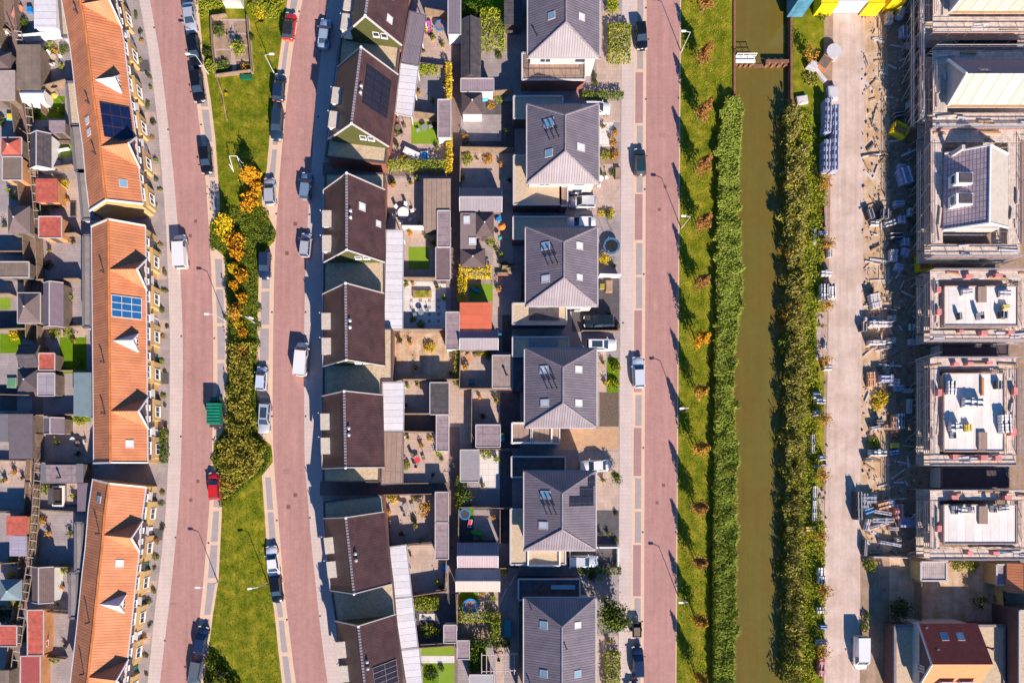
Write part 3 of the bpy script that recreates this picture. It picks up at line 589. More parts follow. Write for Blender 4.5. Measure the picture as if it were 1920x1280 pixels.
# ---------------------------------------------------------------- dark brown steep roofed houses on flat gravel roofed blocks
def flat_building(name, label, cat, pts_px, z, topm, wallm, edge=capg, group=None, ew=0.22, eh=0.12):
    P = [W(x, y, z) for x, y in pts_px]
    if area(P) < 0: P = P[::-1]
    c = sum(P, Vector()) / len(P); t = thing(name, label, cat, (c.x, c.y, 0), group)
    b = MB(); b.prism(P, 0, z - 0.12); b.build("wall", wallm, t)
    b = MB(); b.prism(P, z - 0.12, z); b.build("flat_roof", topm, t)
    if edge:
        b = MB(); n = len(P)
        for i in range(n): b.bar(P[i] + Vector((0, 0, eh / 2 - .02)), P[(i + 1) % n] + Vector((0, 0, eh / 2 - .02)), ew, eh + 0.08)
        b.build("roof_edge", edge, t)
    return t
BE, BRZ, BW, BLN = 4.6, 10.1, 4.35, 10.35
def brown_house(label, nx, ny, dx, dy, dorm, vents, skyl=(), sol=None, green=True, block=3.3):
    N_ = W(nx, ny, BRZ); d = Vector((dx, dy, 0)).normalized(); e = Vector((-d.y, d.x, 0))        # d runs north to south, e points east
    t = thing("brown_roofed_house", label, "house", (N_ + d * BLN / 2)[:2] + (0,), "steep brown roofed houses")
    q = lambda s, o, z: Vector((N_.x + d.x * s + e.x * o, N_.y + d.y * s + e.y * o, z))
    sl = lambda o: BRZ - (BRZ - BE) * abs(o) / BW
    b = MB()
    for sg in (1, -1): b.slab([q(0, 0, BRZ), q(BLN, 0, BRZ), q(BLN, sg * BW, BE), q(0, sg * BW, BE)], 0.2)
    roof = b.build("roof", brown, t)
    b = MB()
    for i in range(26): b.obox((q(0.2 + i * 0.4, 0, 0).x, q(0.2 + i * 0.4, 0, 0).y), 0.13, 0.16, BRZ - 0.05, BRZ + 0.09 - 0.03 * (i % 2), math.atan2(d.y, d.x))
    b.build("ridge_tiles", M("grey_ridge_tiles", (0.26, 0.22, 0.27)), roof)
    i_ = 0.3; wo = BW - 0.3
    b = MB(); b.prism([q(i_, -wo, 0), q(i_, wo, 0), q(BLN - i_, wo, 0), q(BLN - i_, -wo, 0)], 0, BE - 0.05); b.build("wall", redbrick, t)
    for s, m in ((i_, greenclad), (BLN - i_, greenclad)):
        dd = 0.25 if s < 1 else -0.25
        b = MB(); b.add([q(s, -wo, BE - .06), q(s, wo, BE - .06), q(s, 0, BRZ - .45), q(s + dd, -wo, BE - .06), q(s + dd, wo, BE - .06), q(s + dd, 0, BRZ - .45)], [(0, 1, 2), (3, 5, 4), (0, 3, 4, 1), (1, 4, 5, 2), (2, 5, 3, 0)]); o3 = .03 if s > 1 else -.03; b.prism([q(s + o3, -wo, 0), q(s + o3, wo, 0), q(s + dd, wo, 0), q(s + dd, -wo, 0)], 3.0, BE - .07); b.build("gable", m, t)
    for s in (-0.02, BLN + 0.02):
        b = MB()
        for sg in (1, -1): b.bar(q(s, 0, BRZ + .0), q(s, sg * BW, BE - 0.05), 0.12, 0.3)
        b.build("verge_board", capg, t)
        b = MB(); b.lathe(q(s, 0, BRZ - .05), [(0.16, 0), (0.2, 0.2), (0.05, 0.4)], 8); b.build("ridge_finial", white, t)
    for o in (0.8, 1.95): window_on(t, q(BLN - i_ + 0.02, o, BE + 1.25 if o < 1 else BE + 1.2), e, 0.85, 0.95, 0)
    for sg in (1, -1):
        b = MB(); b.bar(q(0, sg * (BW + .08), BE - .08), q(BLN, sg * (BW + .08), BE - .08), 0.16, 0.14); b.build("gutter", capg if sg < 0 else dmetal, t)
    for s in dorm:            # flat roofed dormers standing on the street side eave
        zt = 6.5; b = MB(); b.prism([q(s - 1.0, -BW + .3, 0), q(s + 1.0, -BW + .3, 0), q(s + 1.0, -BW + 1.5, 0), q(s - 1.0, -BW + 1.5, 0)], 4.2, zt - .15); dm = b.build("dormer", white, t)
        b = MB(); b.prism([q(s - 1.15, -BW + .2, 0), q(s + 1.15, -BW + .2, 0), q(s + 1.15, -BW + 1.6, 0), q(s - 1.15, -BW + 1.6, 0)], zt - .15, zt); b.build("dormer_roof", M("pale_dormer_felt", (0.50, 0.44, 0.38), var=0.12, sc=3), dm)
        window_on(dm, q(s, -BW + .29, 5.6), d, 1.4, .9, 1)
        b = MB(); b.tube(q(s - 1.3, -BW - .15, 0.3), q(s - 1.3, -BW - .15, zt - .3), 0.06); b.build("drain_pipe", white, dm)
    window_on(t, q(3, -BW + .28, 1.6), d, 1.6, 1.4, 1); window_on(t, q(7.5, -BW + .28, 1.6), d, 1.6, 1.4, 1)
    for s, o in vents: vent(t, q(s, o, sl(o)), 0.55, 0.15)
    for s, o, w_, gm in skyl:
        dn = (q(0, BW, BE) - q(0, 0, BRZ)).normalized(); skylight(t, q(s, o, sl(o)), d, dn, w_, w_ * 1.1, gm)
    if sol:
        s0, s1, o0, o1, nu, nv, ln = sol; solar_array(t, [q(s0, o0, sl(o0)), q(s1, o0, sl(o0)), q(s1, o1, sl(o1)), q(s0, o1, sl(o1))], solar, nu, nv, ln)
    return t
ws = [(W(687, 28, BRZ))]
gb = "flat gravel roofed blocks under the brown roofs"
flat_building("flat_roofed_block", "long flat gravel roofed block carrying the two tilted brown roofs at the top", "building", [(658, -70), (765, -70), (748, 92), (739, 170), (722, 306), (612, 294), (620, 240), (634, 130)], 3.3, gravel, redbrick, M("dark_roof_trim", (0.09, 0.07, 0.07)), gb)
flat_building("flat_roofed_block", "long flat gravel roofed block carrying three brown roofs in line", "building", [(611, 326), (721, 326), (720, 617), (735, 617), (735, 712), (715, 712), (711, 903), (607, 903), (607, 600)], 3.3, gravel, redbrick, MATS["dark_roof_trim"], gb)
flat_building("flat_roofed_block", "flat gravel roofed block carrying the lowest two brown roofs", "building", [(608, 941), (655, 934), (717, 928), (721, 965), (737, 1091), (744, 1170), (762, 1290), (768, 1340), (662, 1350), (632, 1166), (622, 1100), (609, 990)], 3.3, gravel, redbrick, MATS["dark_roof_trim"], gb)
brown_house("brown steep roof with green gable at the very top of the row", 704, -112, -0.135, -0.99, (3.0, 6.5, 9.3), ((5, .5),), ((5.0, 2.4, 0.8, palegl), (8.3, 2.6, 0.8, palegl)))
brown_house("brown steep roof almost covered on one side by dark solar panels", 677, 89.5, -0.125, -0.99, (5.0, 8.4), ((5.0, .6), (5.9, .6)), (), (1.5, 6.9, 0.8, 3.7, 4, 3, None))
brown_house("brown steep roof with an open skylight, beside the garden with white tables", 650, 325, 0, -1, (4.8, 8.3), ((5.0, .5), (5.9, .5)), ((3.7, 1.7, 0.9, palegl), (5.2, 3.6, 0.7, palegl)))
brown_house("brown steep roof with two dormers, in the middle of its three-house block", 648, 531, 0.01, -1, (4.3, 7.8), ((5.0, .5), (5.9, .5)))
brown_house("brown steep roof next to the brown planked carport", 645.3, 733, 0.02, -1, (3.8, 7.2), ((5.0, .5), (5.9, .5)))
brown_house("brown steep roof slightly turned, north of the last one in the row", 648.5, 970, 0.107, -0.994, (3.8, 7.2), ((5.0, .7), (5.9, .7)))
brown_house("lowest brown steep roof with blue-grey solar panels over its lower half", 672, 1173, 0.108, -0.994, (3.8, 7.2), ((5.0, .6), (5.9, .6)), (), (6.2, 10.1, 1.0, 3.8, 5, 2, feltg))

# ---------------------------------------------------------------- hipped grey houses
HE, HR, HHW, HHL, HRL = 5.4, 8.4, 5.1, 5.62, 2.5
def hip_house(label, cx, cy, skyl, vents, sol=None, hl=HHL, rl=HRL, group="hipped grey tiled houses"):
    c = W(cx, cy, HE); t = thing("hipped_house", label, "house", (c.x, c.y, 0), group)
    q = lambda x, y, z: Vector((c.x + x, c.y + y, z))
    Rn, Rs = q(0, rl, HR), q(0, -rl, HR); NE, NW, SE, SW = q(HHW, hl, HE), q(-HHW, hl, HE), q(HHW, -hl, HE), q(-HHW, -hl, HE)
    b = MB(); b.slab([Rn, Rs, SE, NE], .15); b.slab([Rs, Rn, NW, SW], .15); b.slab([Rs, SW, SE], .15); b.slab([Rn, NE, NW], .15); b.build("roof", greyt, t)
    b = MB()
    for a, e in ((Rn, NE), (Rn, NW), (Rs, SE), (Rs, SW), (Rn, Rs)): b.bar(a + Vector((0, 0, .04)), e + Vector((0, 0, .04)), .17, .13)
    b.build("hip_tiles", M("pale_hip_tiles", (0.30, 0.25, 0.27)), t)
    b = MB(); b.box(c.x - HHW + .45, c.y - hl + .45, c.x + HHW - .45, c.y + hl - .45, 0, HE - .02); b.build("wall", M("pale_render", (.58, .5, .46)), t)
    b = MB()
    for a, e in ((NE, SE), (SE, SW), (SW, NW), (NW, NE)):
        u = (e - a).normalized(); b.bar(a - u * .12 - Vector((0, 0, .08)), e + u * .12 - Vector((0, 0, .08)), .28, .18)
    b.build("gutter", capg, t)
    sx = HR - HE
    for x, y, w_, h_, gm in skyl:
        z = HR - sx * abs(x) / HHW; sg = 1 if x > 0 else -1; skylight(t, q(x, y, z), Vector((0, 1, 0)), Vector((sg * HHW, 0, -sx)).normalized(), w_, h_, gm)
    for x, y in vents: vent(t, q(x, y, HR - sx * abs(x) / HHW), .6, .08, dmetal)
    if sol:
        for x0, x1, y0, y1, nu, nv in sol:
            f = lambda x: HR - sx * abs(x) / HHW; solar_array(t, [q(x0, y0, f(x0)), q(x1, y0, f(x1)), q(x1, y1, f(x1)), q(x0, y1, f(x0))], solar, nu, nv, None)
    for i, (x, y, u, mu) in enumerate(((HHW - .44, 2.5, (0, -1, 0), 1), (HHW - .44, -2.0, (0, -1, 0), 1), (-2.5, -hl + .44, (1, 0, 0), 1), (2.5, -hl + .44, (1, 0, 0), 0), (-HHW + .44, 1.5, (0, 1, 0), 1))):
        for z in (1.6, 4.2):
            uu = Vector(u) if abs(u[0]) > 0 else Vector((0, 1 if x > 0 else -1, 0)); window_on(t, q(x, y, z), uu, 1.5, 1.3, mu)
    return t
V6 = [(-2.3 + .62 * (i % 3) + (.25 if i > 2 else 0), 0.9 - (1.25 if i > 2 else 0)) for i in range(6)]
SK = lambda a, b_: [(-2.15, a, .85, 1.1, skyglass), (-2.15, b_, .8, 1.0, palegl)]
hip_house("hipped grey roof with roof terrace below it at the top edge of photo", 1057, 25, [(-1.9, -1.6, .8, .9, skyglass), (2.3, -1.6, .8, .9, palegl)], ((-3.8, -3.8), (-0.7, 4)), [(1.6, 4.4, 3.4, 5.0, 3, 1)], hl=6.3, rl=3.2)
hip_house("hipped grey roof with one large and one small blue skylight around six vents", 1055.5, 269, [(-2.15, 2.0, 1.1, 1.35, skyglass), (-2.15, -2.2, .85, 1.0, skyglass), (2.3, -1.3, .85, 1.2, palegl)], V6)
hip_house("hipped grey roof beside the round trampoline on the drive", 1053, 499.5, [(-2.4, 2.4, .85, 1.1, skyglass), (-2.4, -2.2, .85, 1.1, palegl), (2.3, 2.4, .85, 1.0, palegl), (2.3, -2.0, .7, .9, palegl)], V6)
hip_house("hipped grey roof with four pale skylights, beside the orange brick drive", 1051.3, 727.3, [(-2.5, 2.4, .85, 1.1, palegl), (-2.4, -2.3, .9, 1.1, palegl), (2.3, 2.4, .85, 1.1, palegl), (2.3, -2.3, .85, 1.1, palegl)], V6)
hip_house("hipped grey roof with dark stepped solar panels on the street slope", 1050, 957, [(-2.2, 2.3, .9, 1.3, skyglass), (-2.5, -2.0, .9, 1.2, palegl)], V6, [(1.0, 4.7, 0.7, 2.1, 4, 1), (2.6, 4.7, 2.15, 3.4, 3, 1), (3.8, 4.9, 3.45, 5.0, 1, 1)])
hip_house("long hipped grey roof at the bottom edge beside the big round tree", 1049.5, 1221, [(-2.4, 4.1, .9, 1.0, skyglass), (-2.4, -2.7, .9, 1.0, skyglass), (2.3, 4.1, .8, 1.0, palegl), (2.3, -2.7, .8, 1.0, skyglass)], ((0.6, 1.2), (-4.1, 6.2), (-4, -5.0)), hl=7.65, rl=4.1)
gg = "flat roofed garages between the hipped houses"
def garage(label, pts, top=gravel, wall=darkbrick, edge=capg, z=3.0, extra=None):
    t = flat_building("flat_roofed_garage", label, "garage", pts, z, top, wall, edge, gg)
    for k in (extra or []):
        x0, y0, x1, y1, m = k; b = MB(); a, c = W(x0, y0, z), W(x1, y1, z)
        if m is white:
            for p, q_ in (((a.x, a.y), (c.x, a.y)), ((c.x, a.y), (c.x, c.y)), ((c.x, c.y), (a.x, c.y)), ((a.x, c.y), (a.x, a.y))): b.bar((p[0], p[1], z + .2), (q_[0], q_[1], z + .2), .2, .35)
            b.build("parapet", white, t)
        elif m is metal:
            for p, q_ in (((a.x, a.y), (c.x, a.y)), ((c.x, a.y), (c.x, c.y)), ((c.x, c.y), (a.x, c.y)), ((a.x, c.y), (a.x, a.y))):
                b.tube((p[0], p[1], z + 1), (q_[0], q_[1], z + 1), .04)
                for i in range(7): s = i / 6; X, Y = p[0] + (q_[0] - p[0]) * s, p[1] + (q_[1] - p[1]) * s; b.tube((X, Y, z), (X, Y, z + 1), .03, 4)
            b.build("railing", black, t)
        else: b.box(a.x, a.y, c.x, c.y, z + .02, z + .12); b.build("roof_panel", m, t)
    return t
garage("garage roof terrace with black railings under the topmost hipped roof", [(979, 100), (1096, 100), (1096, 150), (979, 150)], plankb, redbrick, whiteg, extra=[(990, 113, 1094, 149, metal)])
garage("shaded garage on the upper side of the hipped house with six vents below the hedge", [(963, 181), (1055, 181), (1055, 222), (963, 222)])
garage("gravel roofed garage below the second hipped house, beside the silver car", [(963, 292), (1051, 292), (1051, 384), (963, 384)])
garage("narrow brown annex beside the silver parked car", [(1051, 350), (1064, 350), (1064, 386), (1051, 386)], plankb)
garage("shaded garage next to the white car under the eaves", [(962, 407), (1064, 407), (1064, 448), (962, 448)])
garage("gravel roofed garage beside the dark car on the dark drive", [(961, 569), (1062, 569), (1062, 608), (961, 608)], extra=[(992, 575, 1048, 600, felt)])
garage("shaded garage with teal panel beside the garden of the small gravelled shed", [(961, 632), (1066, 632), (1066, 668), (961, 668)], extra=[(992, 636, 1046, 655, teal)])
garage("dark narrow side annex left of the hipped roof with four pale skylights", [(962, 670), (988, 670), (988, 731), (962, 731)], felt, edge=None, z=2.8)
garage("garage with white framed roof terraces above the orange brick drive", [(959, 792), (1049, 792), (1049, 831), (959, 831)], plankb, extra=[(960, 793, 996, 830, white), (997, 800, 1034, 830, white)])
garage("long dark garage above the hipped roof with stepped solar panels", [(959, 856), (1060, 856), (1060, 894), (959, 894)], felt)
garage("gravelled garage beside the silver car at the white walled drive", [(957, 954), (1060, 954), (1060, 1058), (957, 1058)], extra=[(990, 1030, 1049, 1060, white)])
garage("very dark garage with glass roof light above the lowest hipped roof", [(972, 1085), (1087, 1085), (1087, 1124), (972, 1124)], felt, extra=[(1033, 1096, 1078, 1104, skyglass)])

# ---------------------------------------------------------------- carports, sheds and garden houses
def shed(kind, label, r, m, z=2.5, wall=greywood, edge=None, name=None, cat="shed", group="garden sheds", m2=None, door=True):
    """r = pixel rectangle or 4-corner polygon of the roof; kind flat / gx (ridge along x) / gy (ridge along y) / hip / monox"""
    if not isinstance(r[0], (tuple, list)): x0, y0, x1, y1 = r; r = [(x0, y0), (x1, y0), (x1, y1), (x0, y1)]
    P = [W(x, y, z) for x, y in r]; c = sum(P, Vector()) / 4     # NW NE SE SW
    t = thing(name or "garden_shed", label, cat, (c.x, c.y, 0), group)
    Q = [p + (c - p) * (0.2 / max(0.5, (c - p).length)) for p in P]
    b = MB(); b.prism(Q, 0, z - 0.1); b.build("wall", wall, t)
    up = Vector((0, 0, 1)); rise = 0.0
    if kind == "flat":
        b = MB(); b.slab([p + up * .02 for p in P], .14); b.build("flat_roof", m, t)
        if edge:
            b = MB()
            for i in range(4): b.bar(P[i] + up * .04, P[(i + 1) % 4] + up * .04, .12, .14)
            b.build("roof_edge", edge, t)
    else:
        if kind == "gy": a, e = (P[0] + P[1]) / 2, (P[3] + P[2]) / 2; hw = (P[1] - P[0]).length / 2
        else: a, e = (P[0] + P[3]) / 2, (P[1] + P[2]) / 2; hw = (P[3] - P[0]).length / 2
        rise = min(1.2, hw * 0.62)
        if kind == "hip":
            pk = c + up * rise; b = MB()
            for i in range(4): b.slab([P[i], P[(i + 1) % 4], pk], .1)
            b.build("roof", m, t); b = MB(); b.lathe(pk, [(.12, -.05), (.14, .05), (.04, .2)], 8); b.build("roof_cap", capg, t)
            if edge:
                b = MB()
                for i in range(4): b.bar(P[i], P[(i + 1) % 4], .1, .14)
                b.build("roof_edge", edge, t)
        else:
            a = a + up * rise; e = e + up * rise
            s1 = [a, e, P[2], P[1]] if kind == "gy" else [a, e, P[2], P[3]]; s2 = [a, e, P[3], P[0]] if kind == "gy" else [a, e, P[1], P[0]]
            b = MB(); b.slab(s1, .1); b.build("roof_slope", m, t); b = MB(); b.slab(s2, .1); b.build("roof_slope", m2 or m, t)
            b = MB(); b.bar(a + up * .03, e + up * .03, .14, .08); b.build("ridge_cap", capg if edge else m, t)
            b = MB()
            for tri in ((P[0], P[1], a) if kind == "gy" else (P[0], P[3], a), (P[3], P[2], e) if kind == "gy" else (P[1], P[2], e)):
                k = [v + (c + up * (v.z - c.z) - v) * .05 - up * .09 for v in tri]; dlt = (c - k[2]); dlt.z = 0; dlt = dlt.normalized() * .08
                kk = [v + dlt for v in k]; b.add(k + kk, [(0, 1, 2), (5, 4, 3), (0, 3, 4, 1), (1, 4, 5, 2), (2, 5, 3, 0)])
            b.build("gable", wall, t)
            if edge:
                b = MB()
                for g_, i, j in ((a, 0, 1), (e, 3, 2)) if kind == "gy" else ((a, 0, 3), (e, 1, 2)): b.bar(P[i], g_, .1, .14); b.bar(g_, P[j], .1, .14)
                b.build("verge_board", edge, t)
    if door:
        sS = (Q[3] + Q[2]) / 2; u = (Q[2] - Q[3]).normalized(); n = Vector((u.y, -u.x, 0)); b = MB()
        b.prism([sS - u * .45, sS + u * .45, sS + u * .45 + n * .06, sS - u * .45 + n * .06], .05, 1.95); b.build("door", white if wall is white else fenced, t)
    return t
def carport(label, pts, m, z=2.6, g="white panelled carports"):
    P = [W(x, y, z) for x, y in pts]; c = sum(P, Vector()) / 4; t = thing("carport", label, "carport", (c.x, c.y, 0), g)
    b = MB(); b.slab(P, .12); b.build("roof_panel", m, t, uvrot=math.atan2((P[0] - P[3]).y, (P[0] - P[3]).x) - math.pi / 2)
    b = MB()
    for i in range(4): b.bar(P[i] - Vector((0, 0, .1)), P[(i + 1) % 4] - Vector((0, 0, .1)), .12, .2)
    b.build("frame", whiteg if m is whitep else feltg, t)
    for i in range(4):
        for f in (0.06,) if i % 2 == 0 else (0.06, 0.5):
            p = P[i].lerp(P[(i + 1) % 4], f); p = p.lerp(c, .04); b = MB(); b.box(p.x - .06, p.y - .06, p.x + .06, p.y + .06, 0, z - .12); b.build("post", white, t)
    return t
carport("grey corrugated carport beside the topmost brown roof", [(768, 21), (799.5, 29), (785, 123), (751, 117)], corrg)
carport("white panelled carport beside the roof with dark solar panels", [(751, 118), (785, 124.5), (773.5, 219), (741, 212)], whitep)
carport("very long white panelled carport beside the checkerboard paved garden", [(724, 431), (756.5, 431), (755, 617), (720, 617)], whitep)
carport("white panelled carport joined to the brown planked one", [(717, 716), (758, 716), (756.5, 808), (719, 808)], whitep)
carport("brown planked carport beside the long brown passage", [(718.5, 809.5), (756.5, 809.5), (755.5, 906), (714.5, 908)], plankb)
carport("white panelled carport beside the pinkish walled terrace", [(730.5, 1025), (762, 1021), (772.5, 1117.5), (737, 1121)], whitep)
carport("middle one of the three joined white carports at the bottom", [(738, 1122), (773, 1119), (784, 1212), (751, 1216.5)], whitep)
carport("brightest white carport running off the bottom edge", [(752, 1218), (786, 1214), (794, 1300), (760, 1304)], whitep)
F, GX_, GY_, HP = "flat", "gx", "gy", "hip"
for a in (
    (F, "mauve roofed narrow shed above the blue paddling pool at the top", (840, -20, 864, 65), corrg, 2.5, white, capg),
    (F, "narrow mauve shed next to the small turf lawn with tables", (821, 187, 845, 258), feltg, 2.5, white, capg),
    (F, "big brown roofed shed beside the white garden furniture", (794, 335, 845, 430), plankb, 2.6, greywood, None),
    (F, "narrow mauve shed joined to the big brown shed", (820, 395, 844, 463), feltg, 2.75, greywood, capg),
    (F, "dark brown shed beside the square artificial lawn", (817, 464, 844, 525), M("dark_mauve_felt", (0.16, 0.11, 0.12), var=0.12), 2.5, greywood, capg),
    (F, "narrow mauve shed between white terrace and bright red roof", (836, 585, 861, 655), feltg, 2.5, white, capg),
    (F, "dark square shed below the sandy garden", (806, 717, 842, 777), felt, 2.6, fenced, capg),
    (F, "narrow mauve shed under the dark square shed", (818, 777.5, 841, 845), feltg, 2.4, white, capg),
    (F, "brownish shed at the corner of the long passage", (816, 922, 841, 979), M("worn_mauve_felt", (0.24, 0.18, 0.18), var=0.2, sc=1.5), 2.5, greywood, capg),
    (F, "narrow mauve shed below the brownish corner shed", (816, 980, 841, 1048), feltg, 2.5, greywood, capg),
    (F, "small mauve shed beside the last shrubby garden", (832, 1171, 856, 1205), feltg, 2.5, white, capg),
    (F, "small mauve shed beside the dark hedged garden", (857, 1200, 880, 1235), feltg, 2.5, greywood, capg),
    (GY_, "dark gabled garden house beside the big square hedge", (864, 36, 902, 147), felt, 2.4, fenced, None),
    (F, "mauve corrugated shed under the dark gabled garden house", (864, 147.5, 926, 172), corr, 2.4, white, capg),
    (HP, "dark pyramid roofed garden house with white front", (866, 174, 905, 214), M("brown_shingles", (0.13, 0.09, 0.09), var=0.1, brick=(0.3, 0.25, .5, .02)), 2.4, white, None),
    (F, "dark flat shed by the wall of the topmost hipped house", (945, -30, 979, 46), felt, 2.6, fenced, None),
    (GX_, "long gabled shed with one dark slope and one pale slope, below the shaded terrace", (862, 352, 941, 398), corrg, 2.3, greywood, capg),
    (F, "brown flat roofed garden room with two skylights", (863, 399, 892, 466), M("taupe_felt", (0.21, 0.165, 0.16), var=0.08), 2.6, greywood, None),
    (HP, "brown pyramid roofed gazebo joined to the garden room", (891, 399, 926, 443), MATS["brown_shingles"], 2.5, greywood, None),
    (HP, "low brown pyramid roof at the foot of the garden room", (863, 466, 910, 500), MATS["brown_shingles"], 2.3, greywood, None),
    (F, "bright red flat roofed shed beside the little slide lawn", (862, 567, 922, 616), redbrt, 2.6, white, None),
    (GX_, "gabled shed with dark and pale slopes directly under the bright red shed", (862, 618, 934, 656), corrg, 2.3, greywood, capg),
    (F, "square taupe shed with a small roof vent", (923, 666, 962, 727), M("stained_taupe_felt", (0.27, 0.21, 0.19), var=0.15, sc=1.5), 2.5, greywood, capg),
    (F, "mauve flat roofed shed beside the pale dog-leg terrace", (892, 796, 938, 838), feltg, 2.4, greywood, capg),
    (F, "tall grey shed beside the white slab terrace", (863, 843, 898, 903), M("grey_shed_felt", (0.27, 0.25, 0.26), var=0.08), 2.4, greywood, capg),
    (GX_, "long gabled shed, upper one of the pair with pale corrugated slopes", (858, 1017, 934, 1064), corr, 2.3, greywood, capg),
    (GX_, "long gabled shed, lower one of the pair with pale corrugated slopes", (855, 1066, 937, 1109), M("pale_corrugated", (0.50, 0.42, 0.38), var=0.05, brick=(0.25, 60, 0.0, 0.05), dark=0.75), 2.3, greywood, capg),
    (F, "small shed with half dark half pale roof at the bottom edge beside the pergola", (880, 1264, 927, 1290), M("pale_grey_felt", (0.36, 0.34, 0.36), var=0.05), 2.4, greywood, capg),
    (F, "big white corrugated shed top left of photo", (64, -20, 106, 53), whitep, 2.7, white, None),
    (F, "long brown flat shed beside the white gabled shed", (31, 84, 76, 168), feltb, 2.6, greywood, None),
    (GX_, "bright white low shed at the end of the long brown shed", (42, 168, 85, 192), white, 2.2, white, None),
    (GY_, "dark gabled shed beside the bright green mini lawn", (56, 251, 96, 316), felt, 2.5, white, whiteg),
    (F, "small square grey shed above the bright green mini lawn", (92, 226, 122, 249), feltg, 2.3, greywood, None),
    (F, "upper one of two red flat sheds beside the beige terrace", (67, 335, 107, 379), redshed, 2.5, orangew, None),
    (F, "lower one of two red flat sheds beside the beige terrace", (73, 406, 116, 446), redshed, 2.5, orangew, capg),
    (GY_, "purple gabled long shed west of the middle terrace", (81, 530, 119, 613), M("purple_felt", (0.17, 0.13, 0.16), var=0.1), 2.4, greywood, capg),
    (F, "small red square shed beside the two lawns", (73, 662, 103, 694), redshed, 2.5, greywood, capg),
    (F, "grey panelled square shed below the small red one", (71, 699, 103, 742), M("grey_roof_panels", (0.32, 0.28, 0.32), var=0.05, brick=(1.1, 1.1, 0, .03)), 2.6, greywood, capg),
    (F, "large teal flat roof against the middle terrace", (138, 698, 171, 780), teal, 2.9, lime, None),
    (GY_, "dark purple gabled shed beside the dark terrace", (82, 783, 121, 813), MATS["purple_felt"], 2.4, greywood, capg),
    (F, "wide grey shed with pale raised middle and a stove pipe", (76, 869, 156, 906), M("blue_grey_felt", (0.15, 0.14, 0.16), var=0.08), 2.6, greywood, None),
    (GY_, "brown and purple gabled shed beside the small wooden deck", (60, 1062, 101, 1129), M("brown_shingle_roof", (0.17, 0.115, 0.11), var=0.1, brick=(0.3, 0.25, .5, .02)), 2.4, white, whiteg),
    (F, "long red flat shed with orange side boards at the bottom", (52, 1143, 82, 1228), redshed, 2.5, orangew, capg),
    (F, "red flat shed touching the bottom edge", (39, 1229, 76, 1300), M("deep_red_felt", (0.33, 0.07, 0.065), var=0.08), 2.5, orangew, capg),
    (HP, "brown hipped shed at the far left below the blue table", (-18, 98, 21, 131), MATS["brown_shingles"], 2.4, greywood, None),
    (F, "flat beige grey roof at the far left edge", (-20, 132, 28, 188), M("pale_taupe_felt", (0.36, 0.29, 0.26), var=0.12), 2.7, greywood, None),
    (HP, "red cut-corner shed near the far left edge", (2, 258, 41, 292), redshed, 2.4, greywood, capg),
    (F, "brown plank roofed shed under the red cut-corner shed", (5, 294, 42, 338), feltb, 2.5, orangew, capg),
    (HP, "large brown pyramid roof left of the two red sheds", (15, 386, 56, 438), M("taupe_shingles", (0.19, 0.14, 0.135), var=0.08, brick=(0.3, 0.25, .5, .02)), 2.5, greywood, None),
    (F, "long flat brown roof at the left edge above the turf strip", (-10, 491, 55, 520), feltb, 2.5, greywood, capg),
    (HP, "brown pyramid roof beside the bright turf strip", (33, 549, 76, 606), MATS["taupe_shingles"], 2.5, greywood, capg),
    (GX_, "dark shed with mauve lower slope left of the small red shed", (38, 645, 74, 689), felt, 2.4, greywood, None),
    (HP, "very dark pyramid roof with a shiny cap", (33, 691, 72, 733), M("black_shingles", (0.075, 0.06, 0.065), var=0.1), 2.5, greywood, None),
    (F, "big dark mauve flat roof left of the purple gabled shed", (17, 776, 61, 860), M("mauve_black_felt", (0.13, 0.105, 0.125), var=0.08), 2.7, greywood, None),
    (F, "grey flat roof at the left edge beside the big dark mauve one", (-20, 776, 16, 828), MATS["blue_grey_felt"], 2.5, greywood, None),
    (F, "red flat shed with orange boards and a dark notch", (12, 967, 50, 1003), redshed, 2.5, orangew, None),
    (F, "pale mauve panelled roof under the red notched shed", (18, 1004, 50, 1042), M("pale_mauve_panels", (0.36, 0.32, 0.40), var=0.05, brick=(1, .5, 0, .02)), 2.4, greywood, None),
    (HP, "teal pyramid tent roof in the dark garden", (0, 1086, 41, 1125), teal, 2.4, greywood, None),
    (F, "pair of red flat roofs at the left edge near the bottom", (-8, 1172, 32, 1211), redshed, 2.4, greywood, capg),
    (F, "grey flat roof in the bottom left corner", (-10, 1256, 17, 1300), feltb, 2.4, greywood, None),
    (F, "dark shed in the shade below the pale mauve panels", (90, 915, 100, 945), felt, 2.3, fenced, None),
    (F, "dark roofed annex beside the small black pond terrace", (145, 905, 172, 958), MATS["purple_felt"], 2.6, lime, None),
): shed(*a)
for a in (("flat gravel annex behind the top terrace, beside the big white shed", (109, -30, 128, 70)), ("flat gravel annex behind the top terrace above the dark gabled shed", (125, 155, 149, 236)), ("flat grey annex behind the top terrace beside the mini lawn", (134, 238, 160, 322)),
          ("flat annex behind the top terrace beside the red sheds", (147, 322, 170, 412)), ("thin flat annex behind the middle terrace", (157, 442, 171, 614)), ("thin pale annex behind the lowest terrace, upper one", (142, 980, 155, 1070)), ("thin pale annex behind the lowest terrace, lower one", (131, 1074, 145, 1158))):
    x0, y0, x1, y1 = a[1]; flat_building("rear_annex", a[0], "annex", [(x0, y0), (x1, y0), (x1 + (8 if x0 < 155 and y0 < 400 else 0), y1), (x0 + (8 if x0 < 155 and y0 < 400 else 0), y1)], 2.8, gravel if x0 < 130 else M("weathered_felt", (0.24, 0.21, 0.20), var=0.15), lime, MATS["blue_grey_felt"], "flat annexes behind the orange terraces", 0.35)
def add_to(t, name, m, fn):
    b = MB(); fn(b); return b.build(name, m, t)
